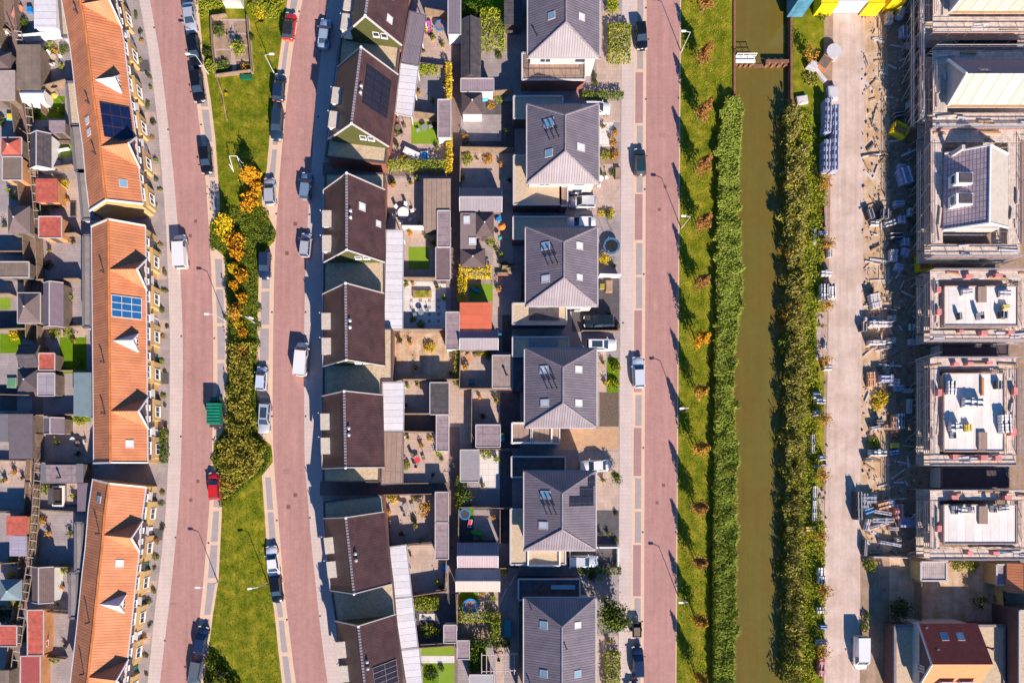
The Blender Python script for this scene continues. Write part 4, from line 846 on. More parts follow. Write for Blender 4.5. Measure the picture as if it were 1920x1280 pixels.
for lab, x, y, w_, h_ in (("brown flat roofed garden room with two skylights", 875, 412, 10, 12), ("brown flat roofed garden room with two skylights", 886, 452, 12, 11)):
    t = next(o for o in bpy.data.objects if o.get("label") == lab)
    p = W(x, y, 2.65); skylight(t, p, Vector((1, 0, 0)), Vector((0, 1, 0)), w_ * .078, h_ * .078, palegl)
t = next(o for o in bpy.data.objects if o.get("label", "").startswith("wide grey shed with pale"))
p0, p1 = W(87, 871, 2.7), W(143, 903, 2.7); add_to(t, "raised_roof", feltg, lambda b: b.box(p0.x, p0.y, p1.x, p1.y, 2.64, 2.85)); p = W(114, 895, 2.8); vent(t, p, .8, .12, dmetal, "stove_pipe")
t = next(o for o in bpy.data.objects if o.get("label", "").startswith("square taupe shed")); p = W(950, 704, 2.5); vent(t, p, .8, .12, dmetal, "vent_pipe")

# ---------------------------------------------------------------- fences, hedges
FK = 0
def fence(label, pts, h=1.8, m=fencew, post=2.0, name="garden_fence", g="timber garden fences"):
    P = [W(x, y, 0) for x, y in pts]; t = thing(name, label, "fence", P[0], g)
    for a, c in zip(P, P[1:]):
        b = MB(); b.bar(a + Vector((0, 0, h / 2 + .03)), c + Vector((0, 0, h / 2 + .03)), .06, h - .06); b.build("fence_panel", m, t)
        b = MB(); b.bar(a + Vector((0, 0, h)), c + Vector((0, 0, h)), .12, .06); b.build("top_rail", m, t)
        n = max(1, int((c - a).length / post))
        for i in range(n):
            p = a.lerp(c, i / n); b = MB(); b.box(p.x - .06, p.y - .06, p.x + .06, p.y + .06, 0, h + .06); b.build("fence_post", m, t)
    return t
for l, p in (
    ("long timber fence along the left alley, alley side of the top gardens", [(36, -20), (48, 85)]), ("timber fence on the alley from brown shed to dark gabled shed", [(48, 168), (62, 240)]),
    ("timber fence on the left alley below the dark gabled shed", [(66, 318), (72, 405)]), ("timber fence on the alley beside the grey patio", [(80, 447), (84, 530)]),
    ("timber fence on the alley above the small red shed", [(84, 615), (84, 660)]), ("timber fence on the alley beside the dark terrace", [(82, 815), (80, 868)]),
    ("timber fence on the alley beside the small black pond", [(76, 908), (74, 1060)]), ("timber fence along the outer side of the alley, upper stretch", [(4, -20), (16, 100), (34, 200), (46, 290)]),
    ("timber fence along the outer side of the alley, middle stretch", [(46, 340), (56, 430), (60, 520), (63, 640)]), ("timber fence along the outer side of the alley, lower stretch", [(58, 862), (52, 960), (42, 1050), (30, 1150), (14, 1280)]),
    ("fence between the white shed garden and its neighbour", [(50, 80), (128, 72)]), ("fence above the twin lawns at the top terrace", [(84, 176), (140, 160)]), ("fence between the two mini lawns", [(88, 190), (92, 222)]),
    ("fence above the dark gabled shed garden", [(96, 250), (135, 246)]), ("fence above the two red sheds garden", [(66, 330), (148, 318)]), ("fence above the pale grey patio", [(116, 446), (156, 444)]),
    ("fence above the purple gabled shed garden", [(82, 530), (160, 528)]), ("fence below the purple gabled shed", [(78, 618), (168, 612)]), ("fence below the middle terrace lawns", [(104, 696), (170, 696)]),
    ("fence between teal roof garden and dark terrace", [(82, 780), (172, 778)]), ("fence below the dark terrace", [(78, 866), (170, 868)]), ("fence below the black pond", [(75, 955), (160, 960)]),
    ("fence above the brown and purple shed garden", [(72, 1060), (138, 1060)]), ("fence above the parasol frame garden", [(84, 1142), (140, 1146)]), ("fence below the parasol frame garden", [(78, 1228), (128, 1232)]),
    ("fence at the left edge below the blue pool", [(-10, 60), (22, 62)]), ("fence at the left edge above the turf strip", [(-10, 556), (34, 556)]), ("fence at the left edge above the lawn", [(-10, 622), (62, 620)]), ("fence at the left edge above the pyramid roofs", [(-10, 478), (58, 478)]),
    ("fence at the left edge below dark pyramid roof", [(-10, 740), (62, 742)]), ("fence at the left edge below grey roofs", [(-10, 862), (58, 864)]), ("fence at the left edge near the red notched shed", [(-10, 958), (50, 960)]), ("fence at the left edge in the dark garden", [(-10, 1055), (44, 1052)]), ("fence at the left edge below teal tent", [(-10, 1140), (30, 1138)]),
    ("fence above the paddling pool garden", [(799, 30), (842, 38)]), ("fence below the paddling pool garden", [(785, 124), (840, 131)]), ("fence above the lawn with garden tables", [(742, 216), (820, 226)]),
    ("fence between square lawn garden and white furniture garden", [(757, 431), (820, 432)]), ("fence between square lawn and checkered garden", [(757, 526), (844, 527)]), ("fence between checkered terrace and sandy garden", [(740, 621), (838, 622)]),
    ("fence along the side of the sandy garden", [(739, 624), (739, 712)]), ("fence under the sandy garden", [(739, 714), (862, 714)]), ("fence dividing the grey patio and dark patio", [(757, 777), (818, 777)]), ("fence above the garden with red deck chair", [(757, 810), (820, 811)]),
    ("fence along the passage below the red deck chair", [(757, 906), (838, 905)]), ("fence along the passage above the shrub garden", [(722, 927), (818, 925)]), ("fence between shrub garden and pink terrace", [(730, 1023), (816, 1016)]),
    ("fence between pink terrace and bushy garden", [(774, 1114), (838, 1104)]), ("fence above the last striped lawn", [(786, 1209), (852, 1205)]), ("fence on the alley beside the pink terrace", [(838, 1048), (836, 1106)]), ("fence on the alley beside the bushy garden", [(856, 1110), (858, 1170)]),
    ("fence above the dark paved garden", [(866, 188), (962, 180)]), ("fence above the shaded brown terrace", [(864, 286), (962, 288)]), ("fence beside the alley at the shaded brown terrace", [(864, 290), (863, 350)]), ("fence beside the hedge cornered garden", [(942, 505), (975, 506), (975, 566)]),
    ("fence beside the gravel shed garden", [(864, 656), (862, 730)]), ("fence above the pale dog-leg terrace", [(864, 731), (962, 731)]), ("fence along the pale dog-leg terrace", [(885, 735), (884, 838)]), ("fence below the mauve shed", [(864, 841), (962, 843)]), 
    ("fence above the trampoline garden", [(862, 950), (958, 952)]), ("fence beside the trampoline garden", [(861, 954), (860, 1016)]), ("fence dividing the trampoline garden and passage", [(937, 955), (937, 1016)]), ("fence at the foot of the dark gardens", [(938, 1062), (972, 1062)]),
    ("fence beside the round blue pool garden", [(859, 1110), (858, 1198)]), ("fence between pergola garden and hipped house", [(972, 1085), (970, 1290)]), ("white fence between two drives near the trampoline", [(1122, 520), (1161, 521)]), ("low fence between dark drive and grey drive", [(1090, 622), (1160, 622)]), ("white wall beside the round tree drive", [(1066, 1062), (1066, 1030)]),
    ("fence round the small playground plots, one long side", [(399, 37), (401, 90), (408, 146)]), ("fence round the plots, short side near bench", [(408, 146), (474, 137)])):
    fence(l, p, 0.9 if "low" in l or "plots" in l else 1.8, white if "white" in l else fencew)
b = MB()
P = [W(x, y) for x, y in ((1102, 1025), (1157, 1025), (1157, 1060))]
for a, c in zip(P, P[1:]): b.bar(a + Vector((0, 0, .5)), c + Vector((0, 0, .5)), .2, 1.0)
solo("garden_wall", b, white, "white low wall around the drive with the silver car", "wall")

# ---------------------------------------------------------------- plants
def leaves(b, pts, size, r, flat=0.0):
    for p in pts:
        s = size * (0.6 + 0.8 * r.random()); a = Vector((r.gauss(0, 1), r.gauss(0, 1), r.gauss(0, 1) * (1 - flat))).normalized()
        n = Vector((r.gauss(0, 1), r.gauss(0, 1), r.gauss(0, 1) + flat * 3)); u = a.cross(n)
        if u.length < .01: continue
        u.normalize(); b.add([p - a * s, p + u * s * .55, p + a * s, p - u * s * .55], [(0, 1, 2, 3)])
def crown_pts(rx, ry, rz, n, cz, r, clumps=14, cone=False):
    C = []
    for _ in range(clumps):
        while True:
            v = Vector((r.uniform(-1, 1), r.uniform(-1, 1), r.uniform(-1, 1)))
            if v.length < 1: break
        v = v.normalized() * (0.35 + 0.5 * r.random()); C.append((Vector((v.x * rx, v.y * ry, v.z * rz)), 0.28 + 0.3 * r.random()))
    out = []
    for i in range(n):
        c, s = C[r.randrange(clumps)]; v = Vector((r.gauss(0, .55), r.gauss(0, .55), r.gauss(0, .55)))
        if cone:
            h_ = r.uniform(-1, 1) if i % 2 else c.z / rz; f_ = 1.15 - .5 * (h_ + 1); a_ = r.uniform(0, 6.283); q_ = math.sqrt(r.random()) * f_ * (.8 + .3 * math.sin(a_ * 3 + h_ * 5)); out.append(Vector((math.cos(a_) * q_ * rx, math.sin(a_) * q_ * ry, cz + h_ * rz + r.gauss(0, .1)))); continue
        out.append(Vector((c.x + v.x * s * rx, c.y + v.y * s * ry, cz + c.z + v.z * s * rz)))
    return out
def make_tree(key, h, rad, lm, n, size, trunk=0.09, base=1.4, clumps=14, stake=False):
    def mk():
        r = random.Random(sum(map(ord, key))); t = thing("tree", "tree", "tree", (0, 0, 0))
        b = MB(); b.tube((0, 0, 0), (0.03, 0.02, base), trunk, 7, 0, trunk * .8); b.tube((0.03, 0.02, base), (0, 0, h * .85), trunk * .8, 6, 0, .02)
        for i in range(9):
            a = i * 2.4; z = base + (h - base) * (.05 + .08 * i); L = rad * (.95 - .07 * i); b.tube((0, 0, z), (math.cos(a) * L, math.sin(a) * L, z + L * .8), trunk * .4, 5, 0, .015)
        b.build("trunk", bark, t)
        rz = (h - base) / 2; b = MB(); leaves(b, crown_pts(rad, rad, rz, n, base + rz, r, clumps, stake), size, r); b.build("crown", lm, t)
        if stake:
            for sx in (-.45, .45):
                b = MB(); b.tube((sx, .2, 0), (sx, .2, 1.3), .04, 6); b.bar((sx, .2, 1.1), (0, 0, 1.15), .05, .03); b.build("stake", timber, t)
        return t
    return mk
AT = [(make_tree("autumn_a", 6.0, 1.3, L_rust, 2100, .135, base=1.5, stake=True), "ta"), (make_tree("autumn_b", 6.1, 1.25, L_amber, 2100, .135, base=1.5, stake=True), "tb"), (make_tree("autumn_c", 5.9, 1.3, L_gold, 2100, .135, base=1.5, stake=True), "tc"), (make_tree("autumn_d", 6.1, 1.25, L_rust, 2100, .135, base=1.5, stake=True), "td")]
row = [(1316, 22, 0), (1312, 121, 0), (1311, 224, 3), (1309, 325, 0), (1309, 429, 0), (1307, 537, 3), (1305, 641, 2), (1304, 737, 1), (1303, 842, 1), (1303, 950, 3), (1302, 1050, 0), (1302, 1156, 1), (1303, 1262, 1)]
for i, (x, y, k) in enumerate(row):
    put(AT[k][1], AT[k][0], W(x, y), rnd.uniform(0, 6), "young autumn tree, %s from the top of the row on the canal verge" % ORD[i], None, "young autumn trees along the canal verge", rnd.uniform(.92, 1.08))
smt = make_tree("small_amber", 2.6, 1.05, L_amber, 420, .12, .05, .6)
for i, (x, y) in enumerate(((1513, 112), (1541, 351), (1543, 463), (1543, 574), (1540, 680), (1536, 787), (1535, 888), (1530, 1001), (1535, 1106), (1536, 1216))):
    put("smt", smt, W(x, y), rnd.uniform(0, 6), "small amber tree, %s from the top beside the construction road" % ORD[i], None, "small amber trees beside the construction road", rnd.uniform(.9, 1.15))
for lab, key, mk, x, y, s in (
    ("big round green and yellow tree beside the lowest hipped roof", "big", make_tree("big", 5.0, 2.6, L_green, 2600, .2, .16, 1.2, 26), 1143, 1148, 1),
    ("small round green tree at the corner of a pale drive", "sg", make_tree("sg", 2.6, 1.0, L_green, 500, .13, .05, .9), 1152, 894, 1),
    ("orange autumn tree at the lawn tip beside the parked silver hatchback", "oat", make_tree("oat", 3.9, 1.2, L_gold, 1100, .15, .07, .5), 476, 338, 1),
    ("yellow autumn tree at the top of the planted bulb", "yat", make_tree("yat", 3.9, 1.2, L_yel, 1000, .15, .07, .5), 432, 428, 1),
    ("amber autumn tree in the narrow bed beside the first street lamp", "aat", make_tree("aat", 3.9, 1.0, L_amber, 900, .15, .07, .5), 446, 596, 1),
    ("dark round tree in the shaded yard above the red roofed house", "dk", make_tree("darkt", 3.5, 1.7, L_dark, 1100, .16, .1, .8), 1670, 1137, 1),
    ("leafy green vegetable tree in the playground plots", "veg", make_tree("vegt", 2.0, 1.2, L_lime, 500, .16, .05, .4), 452, 98, 1),
    ("small yellow tree beside the dark drive and trampoline", "yt", make_tree("yt", 1.9, .9, L_yel, 420, .12, .05, .3), 1132, 490, 1),
    ("green bush tree between the white slab terrace and alley", "gb", make_tree("gbt", 2.8, 1.2, L_green, 700, .14, .06, .5), 871, 925, 1),
    ("orange-green tree in the shrub garden under the long passage", "og", make_tree("ogt", 2.6, 1.15, L_amber, 520, .13, .06, .6), 795, 953, 1),
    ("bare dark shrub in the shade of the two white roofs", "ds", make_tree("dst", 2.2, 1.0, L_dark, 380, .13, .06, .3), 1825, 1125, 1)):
    put(key, mk, W(x, y), 0, lab, None, None, s)
def bushmk(key, rx, ry, h, lm, n, size=.13):
    def mk():
        r = random.Random(sum(map(ord, key))); t = thing("shrub", "shrub", "shrub", (0, 0, 0)); b = MB()
        P_ = [];
        for i in range(n):
            a = r.uniform(0, 6.283); e = math.sqrt(r.random()); bump = .75 + .35 * math.sin(a * 3 + rx) * r.random()
            z = h * math.sqrt(max(0, 1 - (e * .95) ** 2)) * (.45 + .6 * r.random()) * bump; P_.append(Vector((math.cos(a) * e * rx * (1 + .15 * math.sin(5 * a)), math.sin(a) * e * ry, max(.05, z))))
        leaves(b, P_, size, r); b.build("crown", lm, t)
        b = MB()
        for i in range(5): a = i * 1.26; b.tube((0, 0, 0), (math.cos(a) * rx * .5, math.sin(a) * ry * .5, h * .7), .04, 5, 0, .015)
        b.build("stem", bark, t); return t
    return mk
BM = {"l": bushmk("lime", 1, 1, 1, L_lime, 330), "g": bushmk("green", 1, 1, 1, L_green, 330), "d": bushmk("dark", 1, 1, 1, L_dark, 330), "y": bushmk("yellow", 1, 1, 1, L_yel, 330), "o": bushmk("gold", 1, 1, 1, L_gold, 330), "v": bushmk("olive", 1, 1, 1, L_olive, 420), "a": bushmk("amber", 1, 1, 1, L_amber, 330)}
CN = {"l": "lime green", "g": "green", "d": "dark green", "y": "yellow", "o": "orange gold", "v": "olive", "a": "amber"}
def shrub(k, x, y, r_px, h, lab, grp=None): put("b" + k, BM[k], W(x, y), rnd.uniform(0, 6), CN[k] + " " + lab, None, grp, (r_px * S, r_px * S, h))
def hedge(label, r, h, lm=L_lime, dens=75, size=.14, name="hedge", cat="hedge"):
    x0, y0, x1, y1 = r; a, c = W(x0, y1), W(x1, y0); rr = random.Random(int(x0 * 7 + y0)); P_ = []; A = (c.x - a.x) * (c.y - a.y)
    for i in range(int(A * dens) + 60):
        p = Vector((rr.uniform(a.x, c.x), rr.uniform(a.y, c.y), h * (.75 + .3 * rr.random())))
        p.z += .12 * noise.noise(p * 2.2) * h; P_.append(p)
    for i in range(int((c.x - a.x + c.y - a.y) * h * dens * .9)):
        t_ = rr.random() * 2 * (c.x - a.x + c.y - a.y); w_, d_ = c.x - a.x, c.y - a.y
        if t_ < w_: x, y = a.x + t_, a.y
        elif t_ < w_ + d_: x, y = c.x, a.y + t_ - w_
        elif t_ < 2 * w_ + d_: x, y = c.x - (t_ - w_ - d_), c.y
        else: x, y = a.x, c.y - (t_ - 2 * w_ - d_)
        P_.append(Vector((x + rr.gauss(0, .08), y + rr.gauss(0, .08), rr.uniform(0, h))))
    b = MB(); leaves(b, P_, size, rr)
    ct = Vector(((a.x + c.x) / 2, (a.y + c.y) / 2, 0)); o = b.build(name, lm, origin=ct); tag(o, label, cat); return o
for a in (("big square lime hedge beside the dark gabled garden house", (901, 30, 945, 98), 1.8, L_lime), ("square lime hedge between drive and street at the top", (1140, 54, 1179, 120), 1.3, L_lime), ("thin hedge across the drives below the topmost hipped house", (1090, 178, 1166, 187), 1.1, L_green),
    ("long yellow-green hedge below the garden with the white boat shape", (727, 308, 838, 322), 1.5, L_lime), ("narrow yellow hedge beside the narrow mauve shed lane", (837, 128, 846, 187), 1.5, L_yel), ("narrow yellow hedge on the alley beside the lawn garden", (838, 262, 847, 326), 1.6, L_yel),
    ("yellow hedge above the little slide lawn", (862, 502, 920, 523), 1.6, L_yel), ("yellow hedge down the alley side of the slide lawn", (860, 524, 874, 566), 1.6, L_yel), ("green hedge on the alley beside the white slab terrace", (857, 892, 869, 950), 1.7, L_green),
    ("lime hedge above the very dark lawn", (861, 1146, 936, 1161), 1.6, L_lime), ("lime hedge down the side of the very dark lawn", (921, 1162, 936, 1196), 1.6, L_lime), ("green hedge above the pergola", (880, 1196, 954, 1208), 1.5, L_green), ("green hedge beside the pergola", (880, 1209, 896, 1252), 1.5, L_green),
    ("dark green hedge around the front garden of the middle terrace", (304, 806, 316, 866), 1.0, L_green), ("green hedge under the white low wall drive", (1084, 1062, 1162, 1074), .9, L_green), ("lime hedge at the bottom drive of the big round tree", (1133, 1220, 1160, 1290), 1.2, L_lime),
    ("thin hedge above the sandy garden shrubs alley", (852, 640, 860, 722), 1.2, L_olive), ("hedge strip along the bushy garden", (780, 1118, 822, 1140), 1.2, L_lime), ("lime shrub strip beside the white gabled shed wall", (745, 130, 757, 131), .6, L_lime), ("lime border hedge above the pale dog-leg garden beds", (786, 128, 820, 142), 1.0, L_lime),
    ("yellow green hedge block beside the first front garden at the street", (1138, 0, 1156, 26), 1.1, L_lime), ("clipped hedge of the lawn behind the square hedge", (866, 18, 900, 34), 1.3, L_green)):
    hedge(*a)
n_ = 0
for k, x, y, r_, h, lab in (
    ("g", 48, 47, 9, 1.2, "bush beside the white corrugated shed"), ("l", 96, 92, 12, 0.8, "bed behind the top terrace"), ("g", 122, 95, 9, 0.9, "planting behind the top terrace"), ("d", 68, 213, 11, 1.0, "shrub in the twin lawn garden"), ("g", 2, 228, 10, 1.4, "bush at the far left edge"), ("g", 82, 398, 11, 1.2, "bush between the two red sheds"),
    ("y", 124, 345, 7, 1.2, "climber beside the upper red shed"), ("y", 129, 432, 6, 0.8, "round potted bush by the lower red shed"), ("d", 92, 498, 9, 1.0, "plant on the pale grey patio"), ("y", 122, 580, 5, 0.8, "bush by the purple gabled shed"), ("l", 48, 620, 16, 1.4, "shrub on the left lawn"), ("y", 30, 628, 11, 1.2, "shrub beside the left lawn"), ("l", 105, 626, 10, 0.9, "row shrub under the purple gabled shed"), ("l", 130, 625, 10, 0.9, "second row shrub under the purple gabled shed"),
    ("l", 152, 787, 11, 0.6, "border by the teal roof garden"), ("l", 88, 915, 12, 1.4, "bush beside the black pond"), ("l", 28, 1050, 10, 1.1, "bush above the teal tent roof"), ("y", 22, 1078, 7, 0.9, "shrub beside the teal tent roof"), ("l", 30, 1131, 12, 1.0, "shrub under the teal tent roof"), ("d", 8, 1150, 16, 1.4, "mass in the dark garden at the left"), ("l", 122, 1066, 10, 1.0, "shrub beside brown and purple shed"), ("g", 84, 1222, 8, 0.8, "plant under the red long shed"), ("l", 104, 1235, 9, 0.8, "plant near the bottom left corner"), ("a", 82, 975, 8, 0.8, "narrow bed on the alley patio"),
    ("g", 411, 60, 12, 1.2, "bush in the upper left playground plot"), ("d", 389, 100, 9, 0.9, "tuft at the parking side of the plots"), ("l", 398, 127, 13, 1.2, "bush at the lower corner of the plots"), ("d", 470, 72, 7, 0.9, "tuft at the outer side of the plots"), ("g", 420, 125, 12, 0.9, "planting in the lowest left plot"), ("a", 460, 132, 12, 0.8, "flowers in the lowest right plot"), ("y", 425, 178, 3, 0.6, "little flower tuft along the rope path"),
    ("o", 478, 335, 14, 2.2, "autumn shrub at the lawn tip, upper one"), ("o", 484, 355, 12, 2.2, "autumn shrub at the lawn tip, second one"), ("o", 473, 375, 16, 2.2, "autumn shrub at the lawn tip, third one"), ("o", 466, 388, 13, 2.0, "autumn shrub at the lawn tip, lowest one"),
    ("y", 422, 418, 13, 2.2, "shrub at the top of the planted bulb"), ("y", 428, 440, 16, 2.5, "shrub in the heart of the planted bulb"), ("o", 445, 457, 18, 2.7, "shrub in the planted bulb, beside its centre"), ("o", 448, 478, 13, 2.4, "shrub where the planted bulb narrows"), ("g", 503, 440, 15, 0.9, "shrub on the street side of the planted bulb"),
    ("y", 441, 505, 11, 2.2, "shrub one in the narrow bed between dark car and lamp"), ("o", 455, 519, 13, 2.2, "shrub two in the narrow bed between dark car and lamp"), ("o", 442, 537, 10, 2.0, "shrub under the kink of the narrow bed"), ("o", 457, 560, 10, 2.0, "shrub above the lamp of the narrow bed"), ("a", 446, 578, 11, 2.0, "shrub beside the lamp of the narrow bed"), ("y", 450, 609, 10, 1.9, "shrub below the lamp of the narrow bed"), ("o", 458, 625, 9, 1.9, "shrub near the grass end of the narrow bed"),
    ("a", 452, 660, 15, 1.6, "shrub mass in the long bed, topmost"), ("v", 448, 688, 17, 1.7, "shrub mass in the long bed, upper"), ("v", 460, 712, 16, 1.8, "shrub mass beside the pale blue car"), ("g", 438, 735, 14, 2.0, "shrub beside the green trailer shadow"), ("v", 456, 772, 17, 1.8, "shrub mass beside the green trailer"), ("l", 463, 805, 14, 1.6, "shrub at the neck of the lower bulb"), ("v", 430, 835, 18, 2.0, "shrub in the lower bulb, road side"), ("v", 455, 838, 18, 2.1, "shrub in the heart of the lower bulb"), ("l", 485, 840, 15, 1.9, "shrub in the lower bulb facing the parked silver car"), ("v", 470, 868, 18, 1.8, "shrub in the lower part of the lower bulb"), ("l", 445, 885, 15, 1.6, "shrub above the second lawn"), ("a", 430, 905, 13, 1.3, "shrub beside the red car"), ("l", 420, 922, 12, 1.0, "shrub at the lawn corner by the red car"),
    ("g", 400, 1240, 15, 1.8, "bush at the foot of the lower lawn"), ("d", 420, 1262, 16, 2.0, "bush at the foot of the lower lawn"), ("g", 440, 1285, 15, 1.8, "bush touching the bottom edge"), ("d", 395, 1275, 12, 1.6, "bush at the road corner of the lower lawn"),
    ("l", 480, 10, 14, 0.9, "tall weeds at the top of the median, upper"), ("l", 505, 20, 14, 0.8, "tall weeds at the top of the median, street side"), ("y", 490, 26, 12, 0.6, "tall weeds above the playground lawn"), ("l", 385, 10, 13, 0.8, "weeds beside the silver parked sedan"),
    ("d", 740, 245, 12, 1.0, "planting round the garden tables"), ("d", 816, 238, 8, 1.2, "bush beside the narrow mauve shed and turf"), ("g", 763, 285, 8, 0.8, "potted bush above the long hedge"), ("d", 735, 342, 7, 0.8, "pots in the white furniture garden"), ("l", 790, 609, 8, 0.9, "round bush under the checkerboard terrace"), ("l", 775, 599, 6, 0.7, "small bush under the checkerboard terrace"), ("y", 806, 652, 11, 1.0, "grass tuft in the sandy garden"), ("g", 761, 761, 4, 1.2, "thin shrub on the beige terrace below the sandy garden"), ("l", 761, 872, 9, 0.9, "bush beside the red deck chair"), ("y", 806, 823, 5, 0.7, "small bush right of the brown planked carport"), ("g", 828, 860, 4, 0.6, "potted plant near the long passage"),
    ("y", 738, 935, 9, 0.9, "bush at the passage corner"), ("l", 778, 935, 6, 0.7, "small bush above the patio chairs"), ("g", 776, 972, 5, 0.7, "small round plant in the shrub garden"), ("l", 722, 930, 5, 0.8, "hedge end at the passage corner"), ("l", 800, 1128, 14, 1.0, "bushy bed under the pink terrace"), ("l", 805, 1180, 15, 1.3, "shrub in the dark bushy garden"), ("g", 822, 1185, 8, 1.2, "narrow shrub in the dark bushy garden"), ("g", 828, 1252, 5, 0.8, "edge plant of the striped lawn"), ("d", 808, 1262, 13, 0.7, "round bed in the striped lawn"), ("g", 828, 1100, 5, 1.3, "yucca on the pink terrace"),
    ("g", 872, 22, 7, 1.3, "round bush at the top lawn"), ("g", 900, 30, 8, 1.2, "bush at the corner of the square hedge"), ("g", 936, 108, 6, 1.0, "conical shrub by the garage"), ("l", 935, 186, 9, 0.9, "bush under the mauve corrugated shed"), ("a", 920, 200, 8, 0.9, "flowers beside the pyramid roofed house"), ("a", 871, 260, 8, 1.1, "bush at the corner of the dark paved garden"), ("l", 875, 300, 12, 1.2, "bush in the shaded brown terrace"), ("a", 915, 300, 10, 0.7, "flower bed in the shaded brown terrace"), ("l", 867, 335, 5, 1.0, "small bush below the shaded terrace bed"), ("l", 920, 455, 9, 1.2, "bush beside the orange parasol"), ("g", 945, 500, 9, 1.2, "shrub over the brick planter"), ("g", 958, 502, 7, 1.1, "shrub near the brick planter end"), ("y", 909, 663, 8, 1.0, "climber on the gabled shed under the red roof"), ("g", 915, 668, 6, 0.9, "shrub in the gravel shed garden"), ("l", 912, 850, 11, 0.9, "bush above the white slab terrace"), ("l", 885, 1210, 9, 1.1, "corner shrub beside pergola"), ("l", 906, 1235, 10, 1.0, "bush under the pergola beams"), ("y", 944, 1070, 8, 0.8, "bush in the dark passage"), ("y", 905, 1111, 6, 0.8, "bush under the pale gabled shed"), ("y", 866, 1130, 6, 0.9, "plant beside the blue pool ring"), ("g", 880, 948, 5, 1.0, "small shrub above the trampoline"),
    ("a", 1104, 128, 7, 1.0, "round bush at the roof terrace corner"), ("g", 1114, 145, 5, 0.9, "small box plant on the top drive"), ("g", 1116, 158, 5, 0.9, "second small box plant on the top drive"), ("g", 1150, 12, 9, 1.0, "bush in the first front garden"), ("a", 1152, 250, 7, 0.8, "flower bed beside the tiled path"), ("l", 1135, 292, 9, 0.8, "bush in the planted front garden"), ("a", 1152, 290, 8, 0.8, "flowers in the planted front garden"), ("a", 1150, 270, 7, 0.7, "flower tuft in the planted front garden"), ("g", 1148, 325, 6, 0.6, "bush in the square planter"), ("y", 1128, 400, 8, 0.5, "low bed at the end of the beige drive"), ("y", 1145, 399, 8, 0.5, "second low bed at the end of the beige drive"), ("l", 1155, 690, 9, 1.0, "shrub beside the timber path"), ("l", 1150, 720, 11, 1.1, "second shrub beside the timber path"), ("g", 1148, 680, 6, 0.9, "shrub above the timber path bed"), ("g", 1155, 963, 4, 0.7, "corner plant on the dark triangular bed"), ("g", 1153, 1012, 5, 0.7, "lower corner plant on the dark triangular bed"), ("g", 1158, 612, 5, 0.9, "bush at the corner of the dark drive"), ("d", 1110, 1080, 8, 0.8, "shrub in the grey front garden"),
    ("l", 1630, 1058, 13, 1.2, "weeds above the shaded yard"), ("l", 1620, 1175, 9, 0.8, "weeds beside the construction road and van"), ("g", 1622, 1155, 8, 0.9, "tuft by the shaded yard kerb"), ("l", 1795, 1056, 14, 1.1, "weeds below the lowest scaffold"), ("l", 1820, 1058, 12, 1.0, "second weeds below the lowest scaffold"), ("y", 1650, 745, 16, 1.0, "weeds between pallets"), ("y", 1643, 760, 11, 0.8, "weeds beside the pallets of blocks"), ("l", 1635, 830, 13, 0.7, "weeds above the block stack"), ("g", 1870, 1120, 10, 1.3, "bush by the timber fence of the right yard"), ("l", 1905, 92, 16, 0.9, "weeds between the white roofs"), ("g", 1540, 25, 14, 1.2, "bush beside the yellow containers"), ("v", 1520, 148, 15, 0.8, "weeds by the round table")):
    shrub(k, x, y, r_, h, lab)
# bean mass of reeds, verge of the canal, planting of the median
def mass(name, label, cat, poly, h, lm, dens, size, seed, mode="leaf", hv=.5, z0=0.0):
    P = [W(x, y) for x, y in poly]; x0, x1 = min(p.x for p in P), max(p.x for p in P); y0, y1 = min(p.y for p in P), max(p.y for p in P)
    def inside(x, y):
        c = False; j = len(P) - 1
        for i in range(len(P)):
            if (P[i].y > y) != (P[j].y > y) and x < (P[j].x - P[i].x) * (y - P[i].y) / (P[j].y - P[i].y) + P[i].x: c = not c
            j = i
        return c
    r = random.Random(seed); b = MB(); n = int(area([(p.x, p.y) for p in P]).__abs__() * dens); k = 0
    while k < n:
        x, y = r.uniform(x0, x1), r.uniform(y0, y1); ed = noise.noise(Vector((x * .7, y * .7, 3))) * 1.1
        if not inside(x + ed, y + ed): 
            if not inside(x, y): continue
            if r.random() < .6: continue
        k += 1; hh = h * (1 + hv * noise.noise(Vector((x * .55, y * .55, seed))) * 1.8) 
        if mode == "reed":
            t_ = r.uniform(0, 6.28); L_ = r.uniform(.25, .55); z = z0 + hh * r.uniform(.6, 1.1); dx, dy = math.cos(t_) * L_ * .6 + .1, math.sin(t_) * L_ * .5 + .1; w_ = r.uniform(.014, .032)
            zb = z * .55; b.add([(x - w_, y + w_, zb), (x + w_, y - w_, zb), (x + dx * .7 + w_, y + dy * .7 - w_, z), (x + dx * 1.7, y + dy * 1.7, z * .85), (x + dx * .7 - w_, y + dy * .7 + w_, z)], [(0, 1, 2, 3, 4)])
        else:
            leaves(b, [Vector((x, y, z0 + max(.03, hh * r.uniform(.5, 1.05))))], size, r, .2)
    o = b.build(name, lm, origin=(0, 0, 0)); tag(o, label, cat, None, "stuff"); return o
mass("reeds", "dense band of green reeds along the street side of the canal", "reeds", [(1353, 205), (1359, 190), (1379, 196), (1389, 205), (1381, 240), (1381, 300), (1376, 340), (1377, 400), (1381, 440), (1383, 530), (1387, 545), (1380, 600), (1373, 650), (1368, 700), (1371, 760), (1374, 800), (1374, 850), (1375, 950), (1373, 1060), (1373, 1150), (1369, 1300), (1333, 1300), (1333, 1100), (1336, 900), (1337, 740), (1340, 640), (1341, 500), (1344, 360), (1345, 270)], 1.5, L_reed, 270, .1, 3, "reed", .18, -.2)
